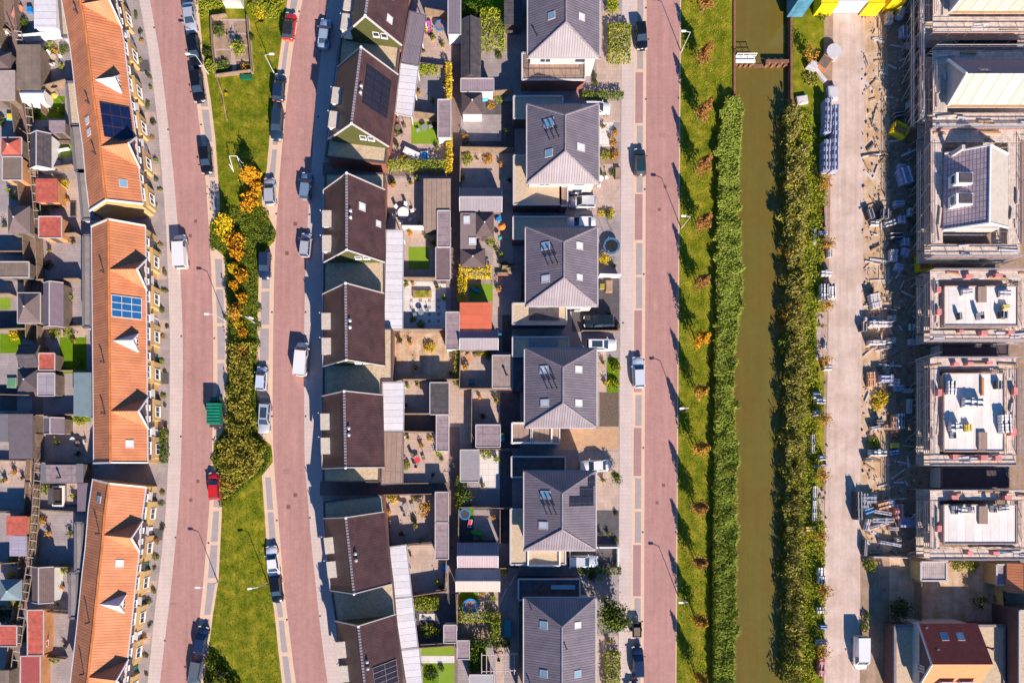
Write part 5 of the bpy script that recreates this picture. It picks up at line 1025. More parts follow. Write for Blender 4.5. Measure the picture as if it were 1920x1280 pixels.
mass("undergrowth", "shrubby olive undergrowth on the far bank of the canal", "undergrowth", [(1469, 190), (1480, 205), (1485, 240), (1507, 300), (1513, 360), (1505, 430), (1497, 520), (1505, 600), (1507, 700), (1500, 800), (1497, 900), (1503, 1000), (1497, 1100), (1493, 1200), (1497, 1300), (1462, 1300), (1468, 1150), (1470, 1000), (1468, 930), (1482, 915), (1476, 860), (1468, 760), (1472, 690), (1468, 640), (1472, 610), (1484, 560), (1480, 470), (1470, 420), (1468, 330), (1469, 280), (1464, 230)], 1.25, L_olive, 52, .16, 5, "leaf", .9, -.2)
mass("reeds", "straw coloured reeds scattered through the far bank shrubs", "reeds", [(1474, 200), (1490, 210), (1505, 330), (1503, 600), (1505, 760), (1500, 1000), (1500, 1300), (1468, 1300), (1468, 900), (1470, 600), (1470, 300)], 1.7, L_straw, 26, .1, 13, "reed", .6, -.2)
mass("undergrowth", "bright low greenery between the bank shrubs and the construction road", "undergrowth", [(1488, 205), (1520, 215), (1532, 330), (1550, 340), (1548, 400), (1532, 560), (1528, 700), (1540, 760), (1530, 900), (1545, 1000), (1545, 1200), (1520, 1300), (1505, 1300), (1505, 600), (1510, 300)], .5, L_lime, 60, .13, 6, "leaf", .8)
mass("ground_cover", "low dark green ground cover of the planted median", "ground cover", [(412, 398), (455, 392), (490, 390), (512, 427), (513, 452), (486, 482), (484, 640), (484, 815), (508, 837), (511, 864), (490, 892), (470, 905), (440, 935), (416, 950), (418, 912), (399, 865), (404, 830), (427, 800), (427, 740), (429, 640), (426, 545), (423, 482), (396, 457), (395, 425)], .45, L_green, 85, .12, 8, "leaf", .4)
L_med = leafmat("median_olive_leaves", (0.12, 0.115, 0.015), (0.27, 0.23, 0.025), (0.44, 0.36, 0.05), 1.3)
mass("undergrowth", "olive and ochre shrub planting of the long median bed and lower bulb", "undergrowth", [(434, 645), (476, 645), (476, 815), (500, 842), (500, 862), (482, 890), (460, 905), (440, 925), (424, 935), (424, 912), (412, 868), (414, 838), (432, 808), (433, 740)], 1.5, L_med, 75, .16, 31, "leaf", .6)
mass("tall_grass", "rough tall grass and weeds at the top of the median", "grass", [(366, -30), (540, -30), (530, 32), (480, 36), (470, 30), (470, -30), (425, -30), (425, 34), (378, 30)], .3, L_lime, 40, .12, 9, "leaf", .4)
r_ = random.Random(44); BK = "v" * 5 + "a" + "l" + "g"
for i in range(18):
    y = 225 + i * 60; x = 1484 + 9 * math.sin(i * 1.7) + r_.uniform(-5, 5); k = BK[r_.randrange(8)]
    put("b" + k, BM[k], W(x, y), r_.uniform(0, 6), "bushy %s shrub on the far canal bank, number %s from the top" % (CN[k], ORD[i] if i < 16 else "seventeen eighteen nineteen twenty twenty-one twenty-two twenty-three twenty-four twenty-five twenty-six".split()[i - 16]), None, "bushes on the far canal bank", (r_.uniform(1.0, 1.4), r_.uniform(1.3, 2.0), r_.uniform(1.4, 2.1)))

# ---------------------------------------------------------------- street lamps
def make_lamp():
    t = thing("street_lamp", "lamp", "street lamp", (0, 0, 0), "street lamps with a single arm")
    b = MB(); b.tube((0, 0, 0), (0, 0, .9), .09, 8); b.tube((0, 0, .9), (0, 0, 4.7), .06, 8, 0, .045); b.tube((0, 0, 4.7), (-.75, 0, 4.95), .04, 8); b.build("pole", whiteg, t)
    b = MB(); b.prism([(-.7, -.11), (-1.3, -.15), (-1.45, 0), (-1.3, .15), (-.7, .11)], 4.92, 5.04); b.build("lamp_head", white, t); return t
for x, y, a, lab in ((391, 139, 0, "first on the median, arm over the parked black cars"), (515, 139, math.pi, "on the playground lawn facing the second street"), (425, 603, 0, "on the narrow planted bed facing the first street"), (479, 606, math.pi * .9, "among orange shrubs facing the second street"), (409, 1091, 0, "beside the lower lawn facing the first street"), (502, 1091, math.pi * .05, "on the lower lawn beside the black and white cars"),
                     (1277, 98, 0, "topmost on the canal verge"), (1277, 428, 0, "second from the top on the canal verge"), (1274, 770, .1, "third from the top on the canal verge"), (1272, 1118, 0, "lowest on the canal verge")):
    put("lamp", make_lamp, W(x, y), a, "grey street lamp " + lab)

# ---------------------------------------------------------------- vehicles
def loft(b, rings, mi=0):
    n = len(rings[0]); o = []
    for r_ in rings: o += r_
    b.add(o, [(k * n + i, (k + 1) * n + i, (k + 1) * n + (i + 1) % n, k * n + (i + 1) % n) for k in range(len(rings) - 1) for i in range(n)] + [tuple(range(n)), tuple(range(len(o) - 1, len(o) - n - 1, -1))], mi)
SH = {  # length, width, height, belt, hood z, cabin rear-bottom, rear-top, front-top, front-bottom (fractions of length from the rear)
    "hatch": (4.05, 1.74, 1.50, .95, .86, .03, .10, .55, .74), "wagon": (4.65, 1.80, 1.48, .95, .84, .02, .08, .56, .73), "sedan": (4.5, 1.8, 1.44, .93, .84, .13, .27, .56, .73), "suv": (4.5, 1.86, 1.68, 1.05, .98, .02, .08, .56, .72), "van": (5.0, 1.95, 1.98, 1.1, 1.05, .01, .03, .72, .86), "city": (3.5, 1.62, 1.48, .92, .86, .02, .09, .60, .80)}
def make_car(kind, roof=None):
    def mk():
        L, Wd, Ht, bz, hz, rb, rt, ft, fb = SH[kind]; w = Wd / 2
        t = thing("parked_van" if kind == "van" else "parked_car", "car", "van" if kind == "van" else "car", (0, 0, 0))
        def ring(f, ww, zt, zb=.22): y = -L / 2 + f * L; return [(-ww * .9, y, zb), (-ww, y, .5), (-ww * .98, y, zt - .12), (-ww * .86, y, zt), (0, y, zt + .03), (ww * .86, y, zt), (ww * .98, y, zt - .12), (ww, y, .5), (ww * .9, y, zb)]
        b = MB(); loft(b, [ring(0, w * .80, bz - .2, .35), ring(.015, w * .9, bz - .08), ring(.06, w * .97, bz), ring(.3, w, bz), ring(fb, w, bz - .02), ring(.86, w * .97, hz), ring(.95, w * .88, hz - .1), ring(.99, w * .72, hz - .22), ring(1, w * .6, hz - .35, .35)])
        body = b.build("body", paintm, t, smooth=True); body["painted"] = 1
        Y = lambda f: -L / 2 + f * L
        tw, bw = w * .74, w * .9; zt = Ht - .04
        def cr(f, ww, z): return [(-ww, Y(f), z), (ww, Y(f), z)]
        b = MB(); lo = [(-bw, Y(rb), bz - .05), (bw, Y(rb), bz - .05), (bw, Y((rb + fb) / 2), bz - .05), (bw * .93, Y(fb), bz - .06), (-bw * .93, Y(fb), bz - .06), (-bw, Y((rb + fb) / 2), bz - .05)]
        hi = [(-tw, Y(rt), zt), (tw, Y(rt), zt), (tw, Y((rt + ft) / 2), zt), (tw * .95, Y(ft), zt), (-tw * .95, Y(ft), zt), (-tw, Y((rt + ft) / 2), zt)]
        if kind == "van": hi = [(-w * .86, Y(rt), zt), (w * .86, Y(rt), zt), (w * .86, Y(.4), zt), (w * .82, Y(ft), zt), (-w * .82, Y(ft), zt), (-w * .86, Y(.4), zt)]
        b.add(lo + hi, [(i, (i + 1) % 6, 6 + (i + 1) % 6, 6 + i) for i in range(6)] + [(6, 7, 8, 9, 10, 11)]); b.build("window_glass", glass, t)
        b = MB(); b.slab([(x * 1.03, y + (.04 if y > 0 else -.04) * (0 if abs(y) < .3 else 1), z + .04) for x, y, z in hi], .07)
        for i in (0, 1, 3, 4): b.bar(lo[i], hi[i], .09, .07)
        for i in (2, 5): b.bar(lo[i], hi[i], .08, .06)
        if kind == "van":
            for sg in (-1, 1): b.add([(sg * bw * 1.01, Y(.01), bz - .1), (sg * bw * 1.01, Y(.60), bz - .1), (sg * w * .875, Y(.58), zt), (sg * w * .875, Y(.03), zt)], [(0, 1, 2, 3)]); b.add([(sg * bw * 1.03, Y(.01), bz - .1), (sg * bw * 1.03, Y(.60), bz - .1), (sg * w * .89, Y(.58), zt), (sg * w * .89, Y(.03), zt)], [(3, 2, 1, 0)])
        r_ = b.build("roof_panel", roof or paintm, t); r_["painted"] = 1
        for sg in (-1, 1):
            for f in (.18, .82):
                y = Y(f); c = sg * (w - .1)
                wb = MB(); wb.tube((c - .1, y, .31), (c + .1, y, .31), .31, 14); wh = wb.build("wheel", rubber, t)
                rb_ = MB(); rb_.tube((c + sg * .09, y, .31), (c + sg * .115, y, .31), .18, 10); rb_.build("rim", metal, wh)
            b = MB(); b.obox((sg * w * .66, Y(.975)), .2, .09, hz - .30, hz - .14, sg * -.35); b.build("headlight", whiteg, t)
            b = MB(); b.obox((sg * w * .78, Y(.012)), .13, .06, bz - .34, bz - .12); b.build("tail_light", redp, t)
            b = MB(); b.obox((sg * (w + .1), Y(fb - .05)), .1, .06, bz - .02, bz + .12); m_ = b.build("side_mirror", paintm, t); m_["painted"] = 1
        b = MB(); b.box(-w * .6, Y(.985), w * .6, Y(1.008), .3, .46); b.build("bumper", black, t)
        b = MB(); b.box(-.26, Y(-.004), .26, Y(.004), .5, .62); b.build("licence_plate", yel, t)
        return t
    return mk
GR = "cars parked in the streets and drives"
def car(kind, x, y, a, colr, lab, roof=None):
    """a in degrees: 0 = nose towards the top of the photo, counter-clockwise"""
    L = SH[kind][2]; put("car_" + kind + ("r" if roof else ""), make_car(kind, roof), W(x, y), R(a), lab, colr, GR)
NAVY, BLK, SIL, WH, RED, LB, GRY = (.015, .03, .08), (.008, .009, .012), (.42, .44, .50), (.80, .80, .80), (.62, .02, .02), (.30, .38, .50), (.12, .13, .16)
car("sedan", 359.5, 39, 187, SIL, "silver sedan parked at the top of the first street")
car("wagon", 368, 102, 187, BLK, "black estate car under the lamp arm behind the silver sedan")
car("wagon", 374, 167, 187, BLK, "black car with dark red tint, last of the three in line near the plots")
car("hatch", 389.5, 304, 184, BLK, "black hatchback parked alone beside the lawn with the goal")
car("van", 343, 475, 3, WH, "white van parked half on the pavement of the first street")
car("hatch", 405.5, 911, 2, RED, "bright red hatchback beside the lower planted bulb")
car("hatch", 381, 1197, 350, NAVY, "dark blue hatchback near the foot of the first street")
car("wagon", 369, 1261, 170, GRY, "grey estate car at the bottom edge of the first street")
car("hatch", 545, 55, 352, RED, "red convertible with black soft top beside the playground lawn", black)
car("hatch", 526, 169, 355, NAVY, "dark blue hatchback, upper of the two beside the playground lawn")
car("wagon", 522, 238, 176, (.02, .04, .07), "very dark teal estate, lower of the two beside the playground lawn")
car("hatch", 508.5, 363, 2, SIL, "silver hatchback beside the orange shrubs")
car("hatch", 499, 500, 178, NAVY, "dark blue hatchback parked where the second bed narrows")
car("city", 493, 711, 356, (.55, .63, .75), "small pale blue car ahead of the one with a black glass roof")
car("wagon", 498.5, 784, 176, SIL, "silver estate car with black glass roof")
car("sedan", 514, 1050, 6, WH, "white sedan beside the lower lawn, in front of a black car")
car("hatch", 521, 1103, 186, BLK, "black hatchback behind the white sedan at the lower lawn")
car("sedan", 611, 69, 354, LB, "light blue sedan in the shade of the brown roofed houses")
car("hatch", 576, 353, 354, (.16, .24, .36), "steel blue hatchback on the house side of the second street")
car("city", 575, 463, 354, SIL, "small silver car on the house side of the second street")
car("van", 568, 675, 355, WH, "white van on the house side of the second street")
car("hatch", 1200, 73, 185, BLK, "black hatchback by the topmost bay of the straight street")
car("hatch", 1198, 308, 2, (.02, .05, .06), "dark teal hatchback in the straight street bay")
car("wagon", 1195, 699, 3, (.62, .68, .76), "pale blue white estate car in the straight street")
car("wagon", 1194, 1238, 3, NAVY, "dark blue estate behind the black box trailer")
car("wagon", 1188, 1303, 2, NAVY, "dark car cut off by the bottom edge of the straight street")
car("hatch", 1118, 208, 270, WH, "white hatchback peeking from under the hipped roof eaves")
car("hatch", 1091, 382, 90, (.55, .56, .6), "silver grey hatchback beside the narrow brown annex")
car("sedan", 1087, 421, 90, WH, "white sedan half under the eaves near the trampoline")
car("suv", 1121, 604, 92, (.012, .02, .03), "black car on the dark drive with its own trampoline shadowed neighbour")
car("wagon", 1126, 648, 270, WH, "white car with black glass roof beside the grey drive")
car("sedan", 1114, 873, 92, WH, "white car on the pale drive under the orange brick drive")
car("wagon", 1091, 1051, 270, (.55, .58, .64), "silver car on the white walled drive")
car("van", 1608, 1220, 180, WH, "white van parked on the construction road")
for lab, x, y, a in (("silver estate car with black glass roof", 498.5, 784, 176), ("white car with black glass roof beside the grey drive", 1126, 648, 270)):
    t = next(o for o in bpy.data.objects if o.get("label") == lab); b = MB(); b.box(-.48, -1.5, .48, .05, 1.475, 1.5)
    o = b.build("glass_roof", glass); o.parent = t
# lorry trailer with green cover, box trailer
t = thing("cargo_trailer", "green ribbed cargo trailer parked beside the planted median", "trailer", W(409, 777)); b = MB(); c = W(409, 777)
for i in range(7): b.box(c.x - .97, c.y - 1.5 + i * .45, c.x + .97, c.y - 1.5 + i * .45 + .3, 1.9, 2.06)
b.box(c.x - .94, c.y - 1.5, c.x + .94, c.y + 1.6, .75, 1.93); b.build("cargo_cover", M("green_ribbed_sheet", (0.01, 0.20, 0.12), rough=.5), t)
b = MB(); b.box(c.x - 1.0, c.y - 1.95, c.x + 1.0, c.y + 2.0, .5, .75); b.tube((c.x, c.y + 1.9, .55), (c.x, c.y + 3.0, .5), .06); b.build("chassis", dmetal, t)
b = MB(); b.box(c.x - .6, c.y + 1.9, c.x + .8, c.y + 2.5, .7, 1.3); b.build("tool_box", greenb, t)
for sg in (-1, 1):
    b = MB(); b.tube((c.x + sg * 1.0 - .1, c.y - .3, .35), (c.x + sg * 1.0 + .1, c.y - .3, .35), .35, 12); b.build("wheel", rubber, t)
t = thing("box_trailer", "small black box trailer in the straight street bay", "trailer", W(1192, 1176)); c = W(1192, 1176); b = MB(); b.box(c.x - .65, c.y - 1.2, c.x + .65, c.y + 1.0, .5, .6)
for x0, y0, x1, y1 in ((-.65, -1.2, -.58, 1.0), (.58, -1.2, .65, 1.0), (-.65, -1.2, .65, -1.13), (-.65, .93, .65, 1.0)): b.box(c.x + x0, c.y + y0, c.x + x1, c.y + y1, .6, 1.0)
b.build("box", black, t); b = MB(); b.box(c.x - .45, c.y - 1.1, c.x + .45, c.y + .2, .61, .95); b.build("load", greywood, t)
b = MB(); b.tube((c.x, c.y + 1, .55), (c.x, c.y + 1.9, .5), .05); b.build("drawbar", metal, t)
for sg in (-1, 1):
    b = MB(); b.tube((c.x + sg * .75 - .08, c.y - .2, .3), (c.x + sg * .75 + .08, c.y - .2, .3), .3, 12); b.build("wheel", rubber, t)

# ---------------------------------------------------------------- garden furniture and toys
def trampoline(lab, x, y, r, m=blue, mid=black):
    c = W(x, y); t = thing("trampoline", lab, "trampoline", c, "round blue trampolines and pools"); b = MB(); n = 20
    for i in range(n):
        a0, a1 = 2 * math.pi * i / n, 2 * math.pi * (i + 1) / n; q = lambda rr, a: (c.x + math.cos(a) * rr, c.y + math.sin(a) * rr, .8); b.slab([q(r, a0), q(r, a1), q(r * .76, a1), q(r * .76, a0)], .06)
    b.build("padding", m, t); b = MB(); b.lathe((c.x, c.y, .74), [(r * .78, 0), (r * .78, .03)], 20); b.build("jumping_mat", mid, t)
    for i in range(6): a = i * 1.047; b = MB(); b.tube((c.x + math.cos(a) * r * .95, c.y + math.sin(a) * r * .95, 0), (c.x + math.cos(a) * r * .95, c.y + math.sin(a) * r * .95, .85 if r < 1 else 2.0), .03, 6); b.build("leg", metal, t)
trampoline("round blue trampoline on the drive of a hipped house", 1145, 464, 1.25, M("slate_blue_padding", (.04, .13, .26)))
trampoline("blue ringed trampoline in the garden with the green slide", 872, 963, .85, blue, dmetal)
trampoline("round blue pool with pink lilo beside the lime hedge", 882, 1134, 1.15, blue, M("pink_grey", (.25, .17, .18)))
trampoline("round blue paddling pool at the top patio", 826, 54, .85, blue, M("pink_grey", (.25, .17, .18)))
def table_set(lab, x, y, m, cm, nch=4, r=.6, a0=.3):
    c = W(x, y); t = thing("garden_table", "small garden table, the " + lab + " one", "garden table", c); b = MB(); b.lathe((c.x, c.y, .70), [(r, 0), (r, .05)], 16); b.build("table_top", m, t)
    for i in range(4): a = i * 1.571 + .4; b = MB(); b.tube((c.x + math.cos(a) * r * .7, c.y + math.sin(a) * r * .7, 0), (c.x + math.cos(a) * r * .6, c.y + math.sin(a) * r * .6, .7), .03, 5); b.build("leg", m, t)
    for i in range(nch):
        a = a0 + i * 2 * math.pi / nch; put("chair" + cm.name, lambda: make_chair(cm), (c.x + math.cos(a) * (r + .5), c.y + math.sin(a) * (r + .5), 0), a - math.pi / 2, "garden chair drawn up around the " + lab + " table", None, "chairs around the " + lab + " table")
def make_chair(m):
    t = thing("garden_chair", "chair", "garden chair", (0, 0, 0)); b = MB(); b.box(-.24, -.24, .24, .24, .40, .46); b.build("seat", m, t)
    b = MB(); b.box(-.24, .22, .24, .28, .46, .92); b.build("backrest", m, t)
    for sx in (-.2, .2):
        for sy in (-.2, .2): b = MB(); b.tube((sx, sy, 0), (sx, sy, .4), .025, 5); b.build("leg", m, t)
    return t
table_set("white oval garden", 757, 402, white, white, 6, .85)
for lab, x, y, m, cm, n in (("dark round", 747, 243, greywood, greywood, 5), ("grey wicker patio", 762, 952, M("grey_wicker", (.3, .3, .32)), MATS["grey_wicker"], 3), ("silver mini", 796, 243, metal, M("grey_wicker2", (.3, .33, .36)), 2), ("dark garden shed side", 880, 672, orangew, timber, 3), ("pale alley-side", 94, 1090, white, white, 2),
                            ("little blue", 5, 68, blue, white, 2), ("wooden terrace", 105, 112, M("pale_wood", (.5, .4, .3)), white, 3), ("dark shaded terrace", 150, 832, greywood, whiteg, 3), ("red deck", 783, 862, redp, greywood, 3), ("checkered terrace", 790, 587, teal, teal, 2), ("pergola", 938, 1222, timber, greywood, 3), ("white roof terrace", 1125, 338, white, white, 3)): table_set(lab, x, y, m, cm, n, .45)
def parasol(lab, x, y, m, r=1.2, h=2.3):
    c = W(x, y); t = thing("parasol", lab, "parasol", c, "garden parasols"); b = MB(); b.tube((c.x, c.y, 0), (c.x, c.y, h + .3), .03, 6); b.build("pole", metal, t); b = MB(); n = 8
    for i in range(n): q = lambda k, rr, z: (c.x + math.cos(2 * math.pi * k / n) * rr, c.y + math.sin(2 * math.pi * k / n) * rr, z); b.slab([q(i, r, h - .15), q(i + 1, r, h - .15), (c.x, c.y, h + .25)], .03)
    b.build("canopy", m, t); b = MB(); b.lathe((c.x, c.y, 0), [(.25, 0), (.2, .08)], 10); b.build("base", greywood, t)
parasol("small orange parasol beside the brown gazebo", 940, 434, M("orange_cloth", (.8, .22, .03)), .6); parasol("small yellow parasol beside the two mini lawns", 118, 193, M("amber_cloth", (.75, .38, .08)), .55)
parasol("teal pot parasol near the orange one", 937, 449, M("teal_cloth", (.03, .3, .35)), .35, 1.0)
def frame_thing(name, lab, cat, pts, m, r=.04, part="frame"):
    c = W(*pts[0][0][:2]); t = thing(name, lab, cat, c)
    for seg in pts:
        b = MB(); P = [W(p[0], p[1]) + Vector((0, 0, p[2])) for p in seg]
        for a, e in zip(P, P[1:]): b.tube(a, e, r, 6)
        b.build(part, m, t)
    return t
frame_thing("football_goal", "white football goal on the playground lawn beside the orange tree", "goal", [[(438, 322, 0), (438, 303, 1.8), (452, 303, 1.8), (466, 322, 0)], [(438, 322, 0), (438, 318, 1.8)], [(452, 303, 1.8), (455, 322, 0)]], white, .05)
frame_thing("drying_rack", "white rotary clothes frame in the shaded garden near the bottom left", "clothes rack", [[(96, 1200, 0), (96, 1200, 1.8)], [(86, 1192, 1.8), (106, 1208, 1.8)], [(86, 1208, 1.8), (106, 1192, 1.8)], [(88, 1194, 1.7), (104, 1194, 1.7), (104, 1206, 1.7), (88, 1206, 1.7), (88, 1194, 1.7)]], M("pink_white", (.7, .5, .6)), .04, "arm")
frame_thing("rope_path", "wavy rope path with little flags on the playground lawn", "rope", [[(408, 148, .3), (414, 165, .5), (419, 180, .3), (422, 200, .5), (424, 215, .3), (428, 228, .4)]], timber, .09, "rope")
frame_thing("swing_frame", "yellow wooden swing frame in the beige red-shed garden", "swing", [[(108, 340, 0), (113, 337, 2.1), (120, 342, 0)], [(118, 356, 0), (121, 350, 2.1), (128, 356, 0)], [(113, 337, 2.1), (121, 350, 2.1)]], M("yellow_wood", (.62, .42, .08)), .06, "beam")
t = frame_thing("pergola", "white slatted pergola beside the lowest hipped house", "pergola", [[(902, 1220, 2.3), (970, 1218, 2.3)], [(902, 1250, 2.3), (966, 1248, 2.3)]] + [[(x, 1216, 2.4), (x, 1255, 2.4)] for x in (903, 912, 920, 929, 938, 947, 955, 963)] + [[(x, y, 0), (x, y, 2.3)] for x in (904, 964) for y in (1220, 1250)], M("pale_pergola_wood", (.55, .45, .45)), .06, "beam")
frame_thing("shade_sail_mast", "leaning silver pole in the dark passage by the blue car wash", "pole", [[(938, 1130, 0), (950, 1100, .6)], [(956, 1095, .6), (967, 1074, 1.0)]], metal, .07, "pole")
def boxy(name, lab, cat, x, y, hx, hy, h, m, a=0, parts=()):
    c = W(x, y); t = thing(name, lab, cat, c); ca, sa = math.cos(R(a)), math.sin(R(a)); b = MB(); b.obox((c.x, c.y), hx, hy, .05, h, R(a)); b.obox((c.x, c.y), hx * .92, hy * .92, h - .001, h + .04, R(a)); b.build("body", m, t)
    b = MB(); b.obox((c.x, c.y), hx * .8, hy * .8, h + .02, h + .07, R(a)); b.build("top_panel", parts[0] if parts else m, t)
    for i, (sx, sy) in enumerate(((-1, -1), (1, -1), (1, 1), (-1, 1))):
        x_, y_ = sx * hx * .85, sy * hy * .85; b = MB(); b.obox((c.x + ca * x_ - sa * y_, c.y + sa * x_ + ca * y_), .05, .05, 0, .06, R(a)); b.build("foot", black, t)
    return t
for a in (("planter", "brick planter under the shrubs beside the slide lawn", "planter", 942, 515, .9, .25, .5, redbrick, 0, (soil,)), ("storage_box", "blue garden box beside the brown gazebo", "box", 935, 411, .45, .35, .6, blue), ("storage_box", "teal box in the gravel shed garden", "box", 884, 716, .35, .35, .6, M("teal_plastic", (.03, .22, .26))),
          ("hot_tub", "dark covered tub beside the black terrace at the left", "hot tub", 112, 930, .85, 1.6, .5, white, 0, (black,)), ("raised_bed", "planted raised bed in the white checkerboard terrace", "planter", 792, 552, 1.4, .6, .4, timber, 0, (L_olive,)), ("pool_box", "blue and white inflatable beside the long yellow hedge", "inflatable", 797, 296, .55, .85, .35, white, 5, (blue,)),
          ("boat_cover", "white boat shaped cover above the long yellow hedge", "cover", 772, 290, 1.2, .45, .8, white, -25), ("lounger", "purple lounger on the paddling pool patio", "lounger", 803, 53, .45, .95, .4, M("purple_cloth", (.16, .03, .12)), 3, (M("pink_cloth", (.5, .1, .4)),)),
          ("door_mat", "teal recycling box between shaded sheds", "box", 937, 629, .35, .3, .5, MATS["teal_plastic"]), ("bench", "dark green bench at the end of the playground plots", "bench", 463, 147, .85, .35, .45, greenb), ("concrete_block", "pale concrete shed base at the top of the median", "utility cabinet", 441, 5, 1.35, .95, 1.6, M("pale_concrete", (.5, .47, .44)), 0, (white,)), 
          ("wheelie_bin", "green wheelie bin by the tall shaded drive", "bin", 942, 816, .3, .3, 1.0, M("bin_green", (.1, .25, .1))), ("wheelie_bin", "blue wheelie bin below the green one", "bin", 942, 824, .3, .3, 1.0, blue), ("grill", "white and red grill beside the blue trampoline ring", "grill", 881, 980, .3, .6, .8, white, -12, (redp,)), ("slide", "green plastic slide in the dark garden under the trampoline", "slide", 894, 998, .9, .25, .7, M("slide_green", (.02, .4, .03)), -12), ("slide", "teal slide on the little turf lawn", "slide", 891, 545, .8, .25, .7, MATS["teal_plastic"], -25),
          ("covered_car", "teal covered trailer in the dark passage beside the lowest hipped roof", "trailer", 951, 1176, .55, 1.3, .9, MATS["teal_plastic"]), ("planter", "square timber planter in the small front garden by the street", "planter", 1141, 538, .5, .9, .5, timber, 0, (soil,)), ("planter", "small yellow-green planter beside the square timber one", "planter", 1128, 538, .35, .4, .5, timber, 0, (L_lime,)), ("planter", "shrub planter frame near the street edge", "planter", 1157, 326, .4, .9, .4, greywood, 0, (soil,)),
          ("storage_box", "blue box on the pink terrace corner", "box", 834, 1063, .4, .5, .6, blue), ("sandpit", "green sandpit on the pale slabs at the left", "sandpit", 24, 718, .7, .8, .3, M("sandpit_green", (.25, .3, .2)), 0, (M("sandpit_in", (.08, .25, .15)),)), ("storage_box", "blue box beside the turf strip shed", "box", 55, 530, .5, .3, .5, MATS["teal_plastic"]), ("hot_tub", "small dark tub beside the swing frame", "pond", 138, 393, .45, 1.2, .12, M("dark_rim", (.12, .1, .12)), 0, (black,)),
          ("wheelie_bin", "blue box under the mauve corrugated shed", "box", 910, 184, .45, .55, .6, M("sky_blue", (.1, .4, .6))), ("lounger", "grey lounger by the shed of the shrub garden", "lounger", 835, 983 + 100, .3, .6, .35, greywood), ("storage_box", "small blue box in the top left garden", "box", 59, 22, .35, .4, .6, blue), ("playhouse", "pink play table in the top left garden", "play table", 35, 24, .5, .9, .6, M("salmon", (.7, .25, .2)), -15),
          ("storage_box", "teal and yellow play box at the far left", "play box", 25, 222, .7, .5, .5, MATS["sky_blue"], 0, (yel,)), ("trellis", "white trellis frame on the bright green mini lawn", "trellis", 122, 283, .9, .1, .6, white, 10), ("ladder_rack", "dark slatted rack on the bright green mini lawn", "rack", 122, 268, .9, .3, .3, greywood)):
    boxy(*a)

# ---------------------------------------------------------------- building site on the far side of the canal
def scaffold(label, r, z, wid=1.5, levels=(2.1, 3.9), sides="NSWE", guards=()):
    x0, y0, x1, y1 = r; a, c = W(x0, y1, z), W(x1, y0, z); X0, X1, Y0, Y1 = a.x, c.x, a.y, c.y
    t = thing("scaffold", label, "scaffold", ((X0 + X1) / 2, (Y0 + Y1) / 2, 0), "tube scaffolds around the new houses")
    S_ = {"N": (X0, Y1 - wid, X1, Y1), "S": (X0, Y0, X1, Y0 + wid), "W": (X0, Y0 + wid, X0 + wid, Y1 - wid), "E": (X1 - wid, Y0 + wid, X1, Y1 - wid)}
    for s in sides:
        xa, ya, xb, yb = S_[s]; lng = (xb - xa) > (yb - ya)
        for lv in list(levels) + [z]:
            b = MB(); b.box(xa + .08, ya + .08, xb - .08, yb - .08, lv - .08, lv); b.build("plank_deck", plank, t, uvrot=0 if lng else math.pi / 2)
            b = MB(); 
            for h in (.5, 1.0):
                if lng: y = yb if s == "N" else ya; b.tube((xa, y, lv + h), (xb, y, lv + h), .05, 5)
                else: x = xa if s == "W" else xb; b.tube((x, ya, lv + h), (x, yb, lv + h), .05, 5)
            b.build("guard_rail", metal, t)
        b = MB()
        if lng: y = yb if s == "N" else ya; b.box(xa, y - .03, xb, y + .03, z, z + .2)
        else: x = xa if s == "W" else xb; b.box(x - .03, ya, x + .03, yb, z, z + .2)
        b.build("toe_board", M("toe_board_red", (.42, .22, .20)), t)
        n = max(2, int(((xb - xa) if lng else (yb - ya)) / 2.4)); n = min(n, 9)
        for i in range(n + 1):
            f = i / n
            for o in (0, 1):
                px, py = (xa + (xb - xa) * f, (ya, yb)[o]) if lng else ((xa, xb)[o], ya + (yb - ya) * f)
                b = MB(); b.tube((px, py, 0), (px, py, z + (1.05 if (o == 0) == (s in "SW") else .1)), .045, 5); b.build("pole", metal, t)
            if i < n and s in "W":
                f2 = (i + 1) / n; b = MB(); b.tube((xa, ya + (yb - ya) * f, 0), (xa, ya + (yb - ya) * f2, z), .04, 5); b.build("brace", metal, t)
    rs = random.Random(int(x0 + y1))
    for i in range(14):
        s = sides[i % len(sides)]; xa, ya, xb, yb = S_[s]; px, py = rs.uniform(xa + .3, xb - .3), rs.uniform(ya + .3, yb - .3); px = max(px, a.x)
        if px > 80: px = rs.uniform(xa + .3, min(xb, 78))
        lng = (xb - xa) > (yb - ya); b = MB(); b.obox((px, py), rs.uniform(.5, 1.5) if lng else .12, .12 if lng else rs.uniform(.5, 1.5), z + .01, z + rs.uniform(.08, .4), rs.uniform(-.15, .15)); b.build("loose_board", (timber, whiteg, plank, lime)[i % 4], t)
    for i, (x, y, w_, h_) in enumerate(guards):
        p = W(x, y, z); b = MB(); b.box(p.x - w_ / 2, p.y - h_ / 2, p.x + w_ / 2, p.y + h_ / 2, z + .02, z + .9 if i % 2 else z + .7); b.build("edge_guard", pinkp, t)
    return t
SZ = 5.8
